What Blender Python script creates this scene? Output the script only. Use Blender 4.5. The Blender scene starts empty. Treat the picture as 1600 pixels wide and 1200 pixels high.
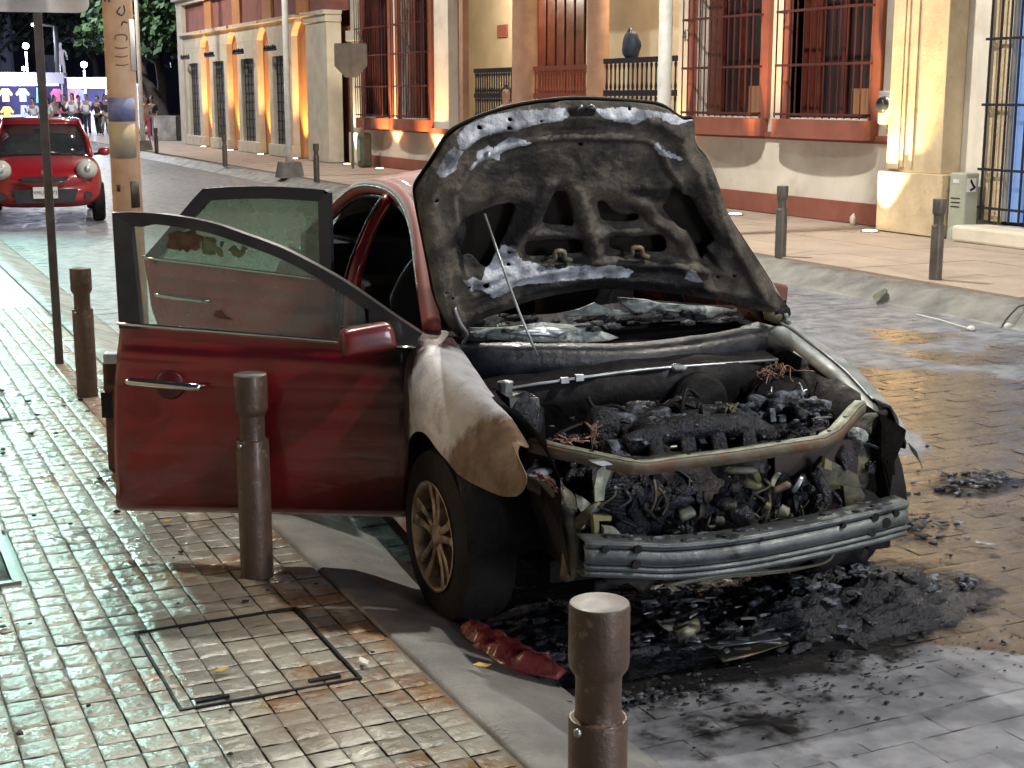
import bpy, bmesh, math, random
import numpy as np
from mathutils import Vector, Matrix, noise
from mathutils.geometry import delaunay_2d_cdt
R = math.radians
random.seed(7)
scene = bpy.context.scene
col = scene.collection

# ------------------------------------------------------------------ camera, sky, exposure
CAM = Vector((0, 0, 1.85)); PITCH = 0.1985993; YAW = 0.442233; FPX = 2236.0
FW = Vector((math.sin(YAW)*math.cos(PITCH), math.cos(YAW)*math.cos(PITCH), -math.sin(PITCH)))
RT = Vector((math.cos(YAW), -math.sin(YAW), 0)); UP = RT.cross(FW)
cd = bpy.data.cameras.new('camera'); cam = bpy.data.objects.new('camera', cd); col.objects.link(cam)
cam.matrix_world = Matrix.Translation(CAM) @ Matrix((RT, UP, -FW)).transposed().to_4x4()
cd.sensor_width = 36; cd.lens = 36*FPX/1600; cd.clip_end = 2000; cd.clip_start = 0.05
scene.camera = cam
world = bpy.data.worlds.new('World'); scene.world = world; world.use_nodes = True
wn = world.node_tree; wn.nodes.clear()
wo = wn.nodes.new('ShaderNodeOutputWorld'); wb = wn.nodes.new('ShaderNodeBackground')
sk = wn.nodes.new('ShaderNodeTexSky'); sk.sky_type = 'NISHITA'; sk.sun_disc = False
sk.sun_elevation = R(-6); sk.sun_rotation = R(200)
wm = wn.nodes.new('ShaderNodeMix'); wm.data_type = 'RGBA'; wm.blend_type = 'ADD'; wm.inputs[0].default_value = 1
tc = wn.nodes.new('ShaderNodeTexCoord'); sx_ = wn.nodes.new('ShaderNodeSeparateXYZ'); wn.links.new(tc.outputs['Generated'], sx_.inputs[0])
rm = wn.nodes.new('ShaderNodeValToRGB'); wn.links.new(sx_.outputs['Z'], rm.inputs[0])   # town glow: paler at the horizon all round
rm.color_ramp.elements[0].position = 0.0; rm.color_ramp.elements[0].color = (0.26, 0.33, 0.56, 1)
rm.color_ramp.elements[1].position = 0.6; rm.color_ramp.elements[1].color = (0.16, 0.20, 0.34, 1)
wn.links.new(rm.outputs[0], wm.inputs[7])
wn.links.new(sk.outputs[0], wm.inputs[6]); wn.links.new(wm.outputs[2], wb.inputs[0])
wb.inputs[1].default_value = 0.058
wn.links.new(wb.outputs[0], wo.inputs[0])
scene.view_settings.view_transform = 'Standard'; scene.view_settings.look = 'None'
scene.view_settings.exposure = 0.82; scene.view_settings.gamma = 1.0
scene.render.engine = 'CYCLES'
scene.cycles.max_bounces = 8; scene.cycles.transparent_max_bounces = 12
scene.cycles.sample_clamp_indirect = 4.0; scene.cycles.use_denoising = True

# ------------------------------------------------------------------ survey: a measured sight line meets a real plane of the place
def ray(px, py): return FW + RT*((px-800)/FPX) - UP*((py-600)/FPX)
def onz(px, py, z=0.0):
    d = ray(px, py); return CAM + d*((z-CAM.z)/d.z)
def onx(px, py, x):
    d = ray(px, py); return CAM + d*(x/d.x)
def onplane(px, py, Q, n):
    d = ray(px, py); return CAM + d*((Q-CAM).dot(n)/d.dot(n))
def atdist(px, py, dist): return CAM + ray(px, py)*dist
CO = Vector((2.68, 4.42, 0)); CA = 0.12
EX = Vector((math.cos(CA), -math.sin(CA), 0)); EY = Vector((math.sin(CA), math.cos(CA), 0)); EZ = Vector((0, 0, 1))
def W(x, y, z): return CO + EX*x + EY*y + EZ*z
def L(w): d = w-CO; return Vector((d.dot(EX), d.dot(EY), d.z))
def cy(px, py, y): return L(onplane(px, py, W(0, y, 0), EY))
def cx(px, py, x): return L(onplane(px, py, W(x, 0, 0), EX))
def cz(px, py, z): return L(onz(px, py, z))

# ------------------------------------------------------------------ materials
def mat(name, c1, c2=None, rough=0.6, rough2=None, metal=0.0, scale=8.0, bump=0.0, bscale=40.0, coat=0.0, spec=0.5,
        contrast=(0.35, 0.65), coords='pos', detail=6.0, rand=0.0, c3=None, scale3=2.0, t3=(0.5, 0.65), emit=None, es=1.0, trans=0.0, bdist=0.01):
    m = bpy.data.materials.new(name); m.use_nodes = True
    nt = m.node_tree; N = nt.nodes; Lk = nt.links.new
    b = N['Principled BSDF']
    b.inputs['Base Color'].default_value = (*c1, 1); b.inputs['Roughness'].default_value = rough
    b.inputs['Metallic'].default_value = metal; b.inputs['Coat Weight'].default_value = coat
    b.inputs['Coat Roughness'].default_value = 0.08
    b.inputs['Specular IOR Level'].default_value = spec
    b.inputs['Transmission Weight'].default_value = trans
    if emit: b.inputs['Emission Color'].default_value = (*emit, 1); b.inputs['Emission Strength'].default_value = es
    if coords == 'pos': cc = N.new('ShaderNodeNewGeometry').outputs['Position']
    else: cc = N.new('ShaderNodeTexCoord').outputs['Object']
    m['cc'] = 0
    def nz(s, d=detail, r=0.55):
        n = N.new('ShaderNodeTexNoise'); n.inputs['Scale'].default_value = s; n.inputs['Detail'].default_value = d
        n.inputs['Roughness'].default_value = r; Lk(cc, n.inputs['Vector']); return n.outputs['Fac']
    def mr(src, a, z, lo=0.0, hi=1.0):
        q = N.new('ShaderNodeMapRange'); q.inputs[1].default_value = a; q.inputs[2].default_value = z
        q.inputs[3].default_value = lo; q.inputs[4].default_value = hi; Lk(src, q.inputs[0]); return q.outputs[0]
    cur = None
    f = None
    if c2 is not None or rough2 is not None: f = mr(nz(scale), *contrast)
    if c2 is not None:
        mx = N.new('ShaderNodeMix'); mx.data_type = 'RGBA'; mx.inputs[6].default_value = (*c1, 1); mx.inputs[7].default_value = (*c2, 1)
        Lk(f, mx.inputs[0]); cur = mx.outputs[2]
    if c3 is not None:
        g = mr(nz(scale3, 8, 0.65), *t3)
        mx = N.new('ShaderNodeMix'); mx.data_type = 'RGBA'
        if cur: Lk(cur, mx.inputs[6])
        else: mx.inputs[6].default_value = (*c1, 1)
        mx.inputs[7].default_value = (*c3, 1); Lk(g, mx.inputs[0]); cur = mx.outputs[2]
    if rand:
        oi = N.new('ShaderNodeObjectInfo'); q = mr(oi.outputs['Random'], 0, 1, 1-rand, 1+rand)
        hs = N.new('ShaderNodeHueSaturation'); Lk(q, hs.inputs['Value'])
        if cur: Lk(cur, hs.inputs['Color'])
        else: hs.inputs['Color'].default_value = (*c1, 1)
        cur = hs.outputs[0]
    if cur: Lk(cur, b.inputs['Base Color'])
    if rough2 is not None:
        Lk(mr(nz(scale*1.7, 4), 0.35, 0.65, rough, rough2), b.inputs['Roughness'])
    if bump:
        bp = N.new('ShaderNodeBump'); bp.inputs['Strength'].default_value = bump; bp.inputs['Distance'].default_value = bdist
        Lk(nz(bscale, 6, 0.6), bp.inputs['Height']); Lk(bp.outputs[0], b.inputs['Normal'])
    return m

def add_attr_mask(m, attr, color, rough=None, t=(0.4, 0.6), nscale=60, amt=0.5, color2=None):
    """mixes in a wear colour where the mesh carries the attribute"""
    nt = m.node_tree; N = nt.nodes; Lk = nt.links.new; b = N['Principled BSDF']
    a = N.new('ShaderNodeAttribute'); a.attribute_name = attr
    n = N.new('ShaderNodeTexNoise'); n.inputs['Scale'].default_value = nscale; n.inputs['Detail'].default_value = 5
    g = N.new('ShaderNodeNewGeometry'); Lk(g.outputs['Position'], n.inputs['Vector'])
    s = N.new('ShaderNodeMath'); s.operation = 'MULTIPLY_ADD'; Lk(n.outputs['Fac'], s.inputs[0]); s.inputs[1].default_value = amt
    Lk(a.outputs['Fac'], s.inputs[2])
    q = N.new('ShaderNodeMapRange'); q.inputs[1].default_value = t[0]+amt*0.5; q.inputs[2].default_value = t[1]+amt*0.5; Lk(s.outputs[0], q.inputs[0])
    mx = N.new('ShaderNodeMix'); mx.data_type = 'RGBA'; Lk(q.outputs[0], mx.inputs[0]); mx.inputs[7].default_value = (*color, 1)
    if color2:
        n2 = N.new('ShaderNodeTexNoise'); n2.inputs['Scale'].default_value = 16; n2.inputs['Detail'].default_value = 7; Lk(g.outputs['Position'], n2.inputs['Vector'])
        r2 = N.new('ShaderNodeMapRange'); r2.inputs[1].default_value = 0.40; r2.inputs[2].default_value = 0.62; Lk(n2.outputs['Fac'], r2.inputs[0])
        m2 = N.new('ShaderNodeMix'); m2.data_type = 'RGBA'; Lk(r2.outputs[0], m2.inputs[0]); m2.inputs[6].default_value = (*color, 1); m2.inputs[7].default_value = (*color2, 1); Lk(m2.outputs[2], mx.inputs[7])
    src = b.inputs['Base Color'].links
    if src: Lk(src[0].from_socket, mx.inputs[6])
    else: mx.inputs[6].default_value = b.inputs['Base Color'].default_value
    Lk(mx.outputs[2], b.inputs['Base Color'])
    return m

MT = {}
MT['red'] = mat('red_car_paint', (0.30, 0.010, 0.014), (0.22, 0.008, 0.012), rough=0.32, metal=0.25, coat=0.9, scale=3, coords='obj', c3=(0.16, 0.02, 0.02), scale3=5, t3=(0.52, 0.75))
MT['red_rail'] = mat('heat_faded_red_rail', (0.20, 0.03, 0.032), (0.12, 0.04, 0.035), rough=0.62, spec=0.3, coat=0.0, scale=6, coords='obj')
MT['red_sooty'] = mat('sooty_red_paint', (0.13, 0.008, 0.012), (0.05, 0.006, 0.008), rough=0.35, coat=0.5, scale=14, coords='obj')
MT['red_door'] = mat('red_door_paint', (0.20, 0.009, 0.013), (0.16, 0.007, 0.011), rough=0.30, metal=0.25, coat=0.9, scale=3, coords='obj', c3=(0.13, 0.016, 0.016), scale3=4, t3=(0.50, 0.75))
def streaks(m, col2, amt):
    nt = m.node_tree; N = nt.nodes; Lk = nt.links.new; b = N['Principled BSDF']; tc = N.new('ShaderNodeTexCoord'); mp = N.new('ShaderNodeMapping'); mp.inputs['Scale'].default_value = (22, 22, 2.2)
    Lk(tc.outputs['Object'], mp.inputs[0]); n = N.new('ShaderNodeTexNoise'); n.inputs['Scale'].default_value = 1.0; n.inputs['Detail'].default_value = 7; Lk(mp.outputs[0], n.inputs['Vector'])
    v = N.new('ShaderNodeTexVoronoi'); v.inputs['Scale'].default_value = 95; Lk(tc.outputs['Object'], v.inputs['Vector'])
    q = N.new('ShaderNodeMapRange'); q.inputs[1].default_value = 0.5; q.inputs[2].default_value = 0.8; q.inputs[4].default_value = amt; Lk(n.outputs['Fac'], q.inputs[0])
    q2 = N.new('ShaderNodeMapRange'); q2.inputs[1].default_value = 0.14; q2.inputs[2].default_value = 0.07; q2.inputs[3].default_value = 0; q2.inputs[4].default_value = amt*.8; Lk(v.outputs['Distance'], q2.inputs[0])
    a = N.new('ShaderNodeMath'); a.operation = 'ADD'; a.use_clamp = True; Lk(q.outputs[0], a.inputs[0]); Lk(q2.outputs[0], a.inputs[1])
    mx = N.new('ShaderNodeMix'); mx.data_type = 'RGBA'; Lk(a.outputs[0], mx.inputs[0]); Lk(b.inputs['Base Color'].links[0].from_socket, mx.inputs[6]); mx.inputs[7].default_value = (*col2, 1); Lk(mx.outputs[2], b.inputs['Base Color'])
    r = N.new('ShaderNodeMapRange'); r.inputs[3].default_value = b.inputs['Roughness'].default_value; r.inputs[4].default_value = 0.75; Lk(a.outputs[0], r.inputs[0]); Lk(r.outputs[0], b.inputs['Roughness'])
    r3 = N.new('ShaderNodeMapRange'); r3.inputs[3].default_value = .06; r3.inputs[4].default_value = 0.55; Lk(a.outputs[0], r3.inputs[0]); Lk(r3.outputs[0], b.inputs['Coat Roughness'])
streaks(MT['red_door'], (0.09, 0.03, 0.03), 0.22); streaks(MT['red'], (0.16, 0.09, 0.07), 0.40)
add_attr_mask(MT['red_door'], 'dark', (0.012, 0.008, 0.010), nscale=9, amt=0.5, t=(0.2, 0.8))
MT['red_far'] = mat('red_hatchback_paint', (0.30, 0.010, 0.018), rough=0.3, coat=1.0)
MT['red_burnt'] = mat('scorched_roof_paint', (0.30, 0.03, 0.035), (0.34, 0.20, 0.20), rough=0.4, rough2=0.7, scale=5, coords='obj', c3=(0.20, 0.22, 0.19), scale3=3.5, t3=(0.5, 0.6), coat=0.3)
MT['black'] = mat('black_frame_paint', (0.012, 0.013, 0.018), (0.03, 0.03, 0.035), rough=0.32, coat=0.4)
MT['rubber'] = mat('burnt_rubber', (0.007, 0.007, 0.008), (0.018, 0.017, 0.017), spec=0.2, rough=0.75, bump=0.5, bscale=30)
MT['cowl_black'] = mat('wet_black_cowl', (0.005, 0.006, 0.011), (0.016, 0.019, 0.030), rough=0.28, rough2=0.55, bump=0.5, bscale=22, scale=9)
MT['soot'] = mat('soot', (0.004, 0.004, 0.007), (0.013, 0.012, 0.014), spec=0.25, rough=0.5, rough2=0.8, bump=0.6, bscale=25, scale=9)
MT['interior'] = mat('charred_interior', (0.004, 0.004, 0.006), (0.010, 0.010, 0.013), spec=0.15, rough=0.7, bump=0.5, bscale=15)
MT['hood_in'] = mat('heat_browned_steel', (0.125, 0.108, 0.088), (0.046, 0.043, 0.040), rough=0.45, rough2=0.75, metal=0.25, scale=8, bump=0.8, bscale=48, contrast=(0.42, 0.60),
                    c3=(0.030, 0.028, 0.028), scale3=4.2, t3=(0.46, 0.62), coords='obj')
add_attr_mask(MT['hood_in'], 'bare', (0.60, 0.64, 0.74), nscale=90, amt=0.9, color2=(0.20, 0.22, 0.26))
add_attr_mask(MT['hood_in'], 'dark', (0.012, 0.012, 0.014), nscale=30, amt=0.4)
MT['hood_out'] = mat('burnt_outer_skin', (0.008, 0.007, 0.007), (0.022, 0.018, 0.015), spec=0.2, rough=0.6, scale=5)
MT['ash_steel'] = mat('ash_white_steel', (0.56, 0.57, 0.61), (0.40, 0.41, 0.45), rough=0.5, rough2=0.7, scale=9, bump=0.35, bscale=40, coords='obj', c3=(0.30, 0.28, 0.26), scale3=9, t3=(0.55, 0.75))
add_attr_mask(MT['ash_steel'], 'bare', (0.17, 0.115, 0.075), nscale=22, amt=1.3, t=(0.25, 0.75), color2=(0.09, 0.055, 0.035))
add_attr_mask(MT['ash_steel'], 'dark', (0.06, 0.035, 0.035), nscale=12, amt=0.8)
MT['galv'] = mat('galvanised_beam_steel', (0.14, 0.16, 0.17), (0.085, 0.10, 0.11), rough=0.38, rough2=0.62, metal=0.5, scale=11, coords='obj', bump=0.3, bscale=60, c3=(0.03, 0.03, 0.03), scale3=7, t3=(0.56, 0.68))
MT['ash_bare'] = mat('bare_ash_grey_panel', (0.42, 0.45, 0.46), (0.22, 0.25, 0.26), rough=0.4, rough2=0.6, metal=0.4, scale=11, coords='obj')
MT['green_steel'] = mat('sooty_olive_steel', (0.19, 0.20, 0.15), (0.06, 0.06, 0.05), rough=0.45, rough2=0.65, metal=0.3, scale=8, coords='obj', bump=0.3, bscale=50, c3=(0.16, 0.10, 0.06), scale3=7, t3=(0.5, 0.62))
MT['dark_olive'] = mat('sooty_olive_panel', (0.11, 0.11, 0.075), (0.03, 0.03, 0.025), rough=0.4, rough2=0.7, scale=18, coords='obj', bump=0.5, bscale=50)
MT['crossbar_pale'] = mat('ash_pale_flange', (0.34, 0.37, 0.31), (0.13, 0.135, 0.105), rough=0.45, rough2=0.65, metal=0.2, scale=14, coords='obj', bump=0.3, bscale=70, c3=(0.10, 0.08, 0.06), scale3=16, t3=(0.58, 0.68))
MT['crossbar_brown'] = mat('browned_flange_face', (0.08, 0.07, 0.05), (0.14, 0.12, 0.085), rough=0.6, scale=12, coords='obj', bump=0.3, bscale=60, c3=(0.12, 0.06, 0.035), scale3=9, t3=(0.52, 0.62))
MT['grimy'] = mat('grimy_melted_alloy', (0.09, 0.09, 0.08), (0.025, 0.025, 0.024), rough=0.35, rough2=0.7, metal=0.3, scale=25, bump=0.6, bscale=60)
MT['bare'] = mat('bare_steel', (0.50, 0.54, 0.58), (0.25, 0.27, 0.30), rough=0.35, metal=0.7, scale=15, coords='obj')
MT['char'] = mat('melted_char', (0.006, 0.007, 0.011), (0.024, 0.029, 0.045), rough=0.20, rough2=0.55, scale=26, bump=1.0, bscale=55, coords='pos', c3=(0.14, 0.18, 0.26), scale3=34, t3=(0.63, 0.74), bdist=0.02)
MT['ash_char'] = mat('ash_covered_char', (0.010, 0.012, 0.017), (0.14, 0.17, 0.23), rough=0.4, rough2=0.7, scale=32, bump=0.9, bscale=50, coords='pos', contrast=(0.45, 0.62), bdist=0.02)
MT['copper'] = mat('bared_copper_wire', (0.30, 0.17, 0.13), (0.10, 0.055, 0.045), rough=0.5, metal=0.3, scale=20)
MT['rust'] = mat('rusty_brown_steel', (0.13, 0.045, 0.025), (0.06, 0.025, 0.018), rough=0.55, metal=0.2, scale=10, bump=0.2)
MT['olive'] = mat('olive_bracket', (0.20, 0.19, 0.09), (0.07, 0.07, 0.04), rough=0.5, scale=12)
MT['glassash'] = mat('crumpled_windscreen_glass', (0.42, 0.48, 0.46), (0.16, 0.18, 0.19), rough=0.25, rough2=0.6, scale=14, bump=0.5, bscale=60, c3=(0.04, 0.045, 0.05), scale3=12, t3=(0.52, 0.62))
MT['rim'] = mat('scorched_bronze_alloy', (0.55, 0.45, 0.35), (0.26, 0.18, 0.12), rough=0.32, rough2=0.55, metal=0.7, scale=14, coords='pos', c3=(0.05, 0.035, 0.025), scale3=11, t3=(0.54, 0.66))
MT['chrome'] = mat('chrome', (0.75, 0.72, 0.68), rough=0.12, metal=1.0)
MT['bollard'] = mat('rust_brown_bollard_paint', (0.090, 0.056, 0.042), (0.066, 0.043, 0.034), rough=0.30, rough2=0.55, metal=0.3, scale=9, coords='pos', bump=0.25, bscale=70, coat=0.1, c3=(0.17, 0.12, 0.10), scale3=22, t3=(0.60, 0.68))
MT['lit_top_disc'] = mat('lamp_lit_bollard_top', (0.22, 0.22, 0.23), (0.14, 0.13, 0.13), rough=0.45, rough2=0.6, metal=0.2, scale=14, coords='obj', bump=0.1, bscale=60)  # paler than the post: lamp reflection painted onto the bollard tops
MT['bollard_grey'] = mat('grey_bollard_paint', (0.13, 0.12, 0.11), (0.09, 0.08, 0.075), rough=0.4, metal=0.3, scale=6)
MT['concrete'] = mat('kerb_concrete', (0.22, 0.225, 0.22), (0.14, 0.145, 0.15), rough=0.40, rough2=0.7, scale=4, bump=0.35, bscale=70, c3=(0.07, 0.07, 0.075), scale3=1.6, t3=(0.48, 0.68))
MT['pole_conc'] = mat('painted_utility_pole', (0.56, 0.40, 0.29), (0.43, 0.27, 0.17), rough=0.6, scale=6, bump=0.25, bscale=50, c3=(0.42, 0.40, 0.36), scale3=5, t3=(0.58, 0.66))
MT['white_post'] = mat('white_lamp_post_paint', (0.62, 0.63, 0.62), (0.5, 0.5, 0.48), rough=0.4, scale=5)
MT['grey_post'] = mat('grey_sign_post', (0.16, 0.15, 0.15), (0.10, 0.09, 0.09), rough=0.45, metal=0.3)
MT['sign_back'] = mat('bare_aluminium_sign_back', (0.80, 0.82, 0.86), (0.42, 0.42, 0.46), rough=0.4, metal=0.2, scale=3)
MT['sign_dark'] = mat('dull_grey_sign_back', (0.13, 0.13, 0.13), (0.09, 0.09, 0.09), rough=0.5, metal=0.3, scale=6)
MT['wall_white'] = mat('white_plaster', (0.70, 0.68, 0.63), (0.58, 0.56, 0.51), rough=0.85, scale=1.2, bump=0.25, bscale=20, c3=(0.44, 0.40, 0.33), scale3=1.3, t3=(0.52, 0.75))
MT['wall_cream'] = mat('cream_plaster', (0.60, 0.53, 0.40), (0.50, 0.43, 0.32), rough=0.85, scale=1.5, bump=0.1, bscale=30)
MT['terracotta'] = mat('terracotta_paint', (0.28, 0.095, 0.068), (0.21, 0.072, 0.052), rough=0.75, scale=2.5, bump=0.1, bscale=40)
MT['stone'] = mat('pale_cantera_stone', (0.60, 0.50, 0.34), (0.46, 0.37, 0.25), rough=0.8, scale=3.5, bump=0.4, bscale=18, c3=(0.36, 0.27, 0.15), scale3=5, t3=(0.6, 0.75), bdist=0.02)
MT['pink_stone'] = mat('pink_column_stone', (0.45, 0.27, 0.18), (0.34, 0.20, 0.14), rough=0.8, scale=3.5, bump=0.3, bscale=20)
MT['orange_wall'] = mat('ochre_painted_wall', (0.52, 0.25, 0.10), (0.45, 0.20, 0.08), rough=0.8, scale=2)
MT['maroon'] = mat('brick_red_frieze', (0.30, 0.115, 0.10), (0.22, 0.085, 0.075), rough=0.8, scale=3, bump=0.2)
MT['white_trim'] = mat('white_stucco_trim', (0.66, 0.62, 0.53), (0.54, 0.50, 0.42), rough=0.75, scale=2.5)
MT['wood'] = mat('varnished_red_wood', (0.11, 0.026, 0.015), (0.07, 0.016, 0.010), rough=0.3, rough2=0.45, scale=5, coat=0.3)
MT['iron'] = mat('black_wrought_iron', (0.02, 0.022, 0.035), rough=0.5, metal=0.3)
MT['iron_red'] = mat('dark_red_window_bar', (0.075, 0.022, 0.022), rough=0.5)
MT['dark_room'] = mat('dark_interior', (0.030, 0.016, 0.018), (0.014, 0.010, 0.012), rough=0.6, scale=2)
MT['shutter_grey'] = mat('grey_roller_gate', (0.16, 0.165, 0.15), (0.10, 0.105, 0.10), rough=0.5, scale=3)
MT['blue_door'] = mat('blue_lit_door_panel', (0.16, 0.26, 0.50), (0.10, 0.16, 0.34), rough=0.4, scale=2, emit=(0.25, 0.45, 0.9), es=0.25)
MT['slab'] = mat('far_pavement_slab', (0.40, 0.33, 0.28), (0.32, 0.265, 0.225), rough=0.5, rough2=0.75, scale=2.2, bump=0.12, bscale=50, rand=0.06)
MT['ped'] = mat('pale_green_cabinet', (0.36, 0.40, 0.33), (0.28, 0.31, 0.26), rough=0.5, scale=4)
MT['green_box'] = mat('dark_green_box', (0.10, 0.13, 0.10), (0.06, 0.08, 0.06), rough=0.5)
MT['leaf'] = mat('night_foliage', (0.030, 0.050, 0.034), (0.020, 0.034, 0.028), rough=0.6, scale=1.5, c3=(0.035, 0.06, 0.03), scale3=0.6)
MT['bark'] = mat('bark', (0.09, 0.07, 0.055), (0.05, 0.04, 0.035), rough=0.9)
MT['lamp_white'] = mat('lamp_glow', (1, 1, 1), emit=(0.82, 0.86, 1.0), es=30)
MT['lamp_warm'] = mat('uplight_lens', (1, 1, 1), emit=(1.0, 0.80, 0.5), es=9)
MT['stall_light'] = mat('stall_light_strip', (1, 1, 1), emit=(0.8, 0.75, 1.0), es=7)
MT['awning'] = mat('white_awning', (0.6, 0.6, 0.66), rough=0.7)
MT['skin'] = mat('skin', (0.36, 0.20, 0.14), rough=0.5)
MT['hair'] = mat('black_hair', (0.012, 0.010, 0.010), rough=0.5)
MT['plate'] = mat('licence_plate', (0.70, 0.70, 0.70), rough=0.4)
MT['headlamp'] = mat('headlamp_lens', (0.62, 0.64, 0.62), (0.5, 0.52, 0.5), rough=0.12, coat=0.8, scale=8)
MT['red_cloth'] = mat('red_melted_bumper_scrap', (0.26, 0.035, 0.04), (0.13, 0.02, 0.025), rough=0.3, rough2=0.5, scale=12, bump=0.5, bscale=25, coat=0.3, bdist=0.02)
MT['statue'] = mat('weathered_statue', (0.24, 0.22, 0.22), rough=0.8)
MT['church'] = mat('pale_church_wall', (0.42, 0.45, 0.58), (0.34, 0.37, 0.48), rough=0.8, scale=0.5)
MT['yleaf'] = mat('dry_yellow_leaf', (0.45, 0.30, 0.07), rough=0.6)

def glassmat(name, tint, haze, gl=0.15):
    m = bpy.data.materials.new(name); m.use_nodes = True; nt = m.node_tree; N = nt.nodes; N.clear(); Lk = nt.links.new
    o = N.new('ShaderNodeOutputMaterial'); t = N.new('ShaderNodeBsdfTransparent'); t.inputs[0].default_value = (*tint, 1)
    g = N.new('ShaderNodeBsdfGlossy'); g.inputs['Roughness'].default_value = 0.12
    d = N.new('ShaderNodeBsdfDiffuse'); d.inputs[0].default_value = (0.42, 0.47, 0.44, 1)
    fr = N.new('ShaderNodeFresnel'); fr.inputs[0].default_value = 1.5
    geo = N.new('ShaderNodeNewGeometry')
    n = N.new('ShaderNodeTexNoise'); n.inputs['Scale'].default_value = 4; n.inputs['Detail'].default_value = 8; n.inputs['Roughness'].default_value = 0.7
    v = N.new('ShaderNodeTexVoronoi'); v.inputs['Scale'].default_value = 75; Lk(geo.outputs['Position'], v.inputs['Vector'])
    Lk(geo.outputs['Position'], n.inputs['Vector'])
    mr = N.new('ShaderNodeMapRange'); mr.inputs[1].default_value = 0.3; mr.inputs[2].default_value = 0.75; mr.inputs[3].default_value = haze*0.5; mr.inputs[4].default_value = haze*1.7
    Lk(n.outputs['Fac'], mr.inputs[0])
    dr = N.new('ShaderNodeMapRange'); dr.inputs[1].default_value = 0.18; dr.inputs[2].default_value = 0.10; dr.inputs[3].default_value = 0; dr.inputs[4].default_value = 0.35
    Lk(v.outputs['Distance'], dr.inputs[0])
    ad = N.new('ShaderNodeMath'); ad.operation = 'ADD'; ad.use_clamp = True; Lk(mr.outputs[0], ad.inputs[0]); Lk(dr.outputs[0], ad.inputs[1])
    m1 = N.new('ShaderNodeMixShader'); Lk(ad.outputs[0], m1.inputs[0]); Lk(t.outputs[0], m1.inputs[1]); Lk(d.outputs[0], m1.inputs[2])
    m2 = N.new('ShaderNodeMixShader'); Lk(fr.outputs[0], m2.inputs[0]); Lk(m1.outputs[0], m2.inputs[1]); Lk(g.outputs[0], m2.inputs[2])
    Lk(m2.outputs[0], o.inputs[0]); return m
MT['glass'] = glassmat('rain_spotted_door_glass', (0.86, 0.93, 0.88), 0.13)
MT['glass_green'] = glassmat('misted_green_door_glass', (0.55, 0.70, 0.60), 0.34)
MT['glass_dark'] = mat('dark_windscreen_glass', (0.02, 0.025, 0.03), (0.05, 0.06, 0.06), rough=0.08, spec=0.8, scale=1.5)

# ------------------------------------------------------------------ mesh helpers
def tag(o, label=None, cat=None, group=None, kind=None):
    if label: o['label'] = label
    if cat: o['category'] = cat
    if group: o['group'] = group
    if kind: o['kind'] = kind
    return o
def thing(name, label, cat, loc=(0, 0, 0), rz=0.0, group=None):
    o = bpy.data.objects.new(name, None); o.empty_display_size = 0.1; col.objects.link(o)
    o.location = loc; o.rotation_euler = (0, 0, rz); return tag(o, label, cat, group)
def link(name, me, m, parent=None, smooth=False):
    for x in (m if isinstance(m, (list, tuple)) else [m]): me.materials.append(MT[x] if isinstance(x, str) else x)
    if smooth:
        for p in me.polygons: p.use_smooth = True
    o = bpy.data.objects.new(name, me); col.objects.link(o)
    if parent: o.parent = parent
    return o
def mesh(name, v, f, m, parent=None, smooth=False):
    me = bpy.data.meshes.new(name); me.from_pydata([tuple(a) for a in v], [], f); me.update()
    return link(name, me, m, parent, smooth)
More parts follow.
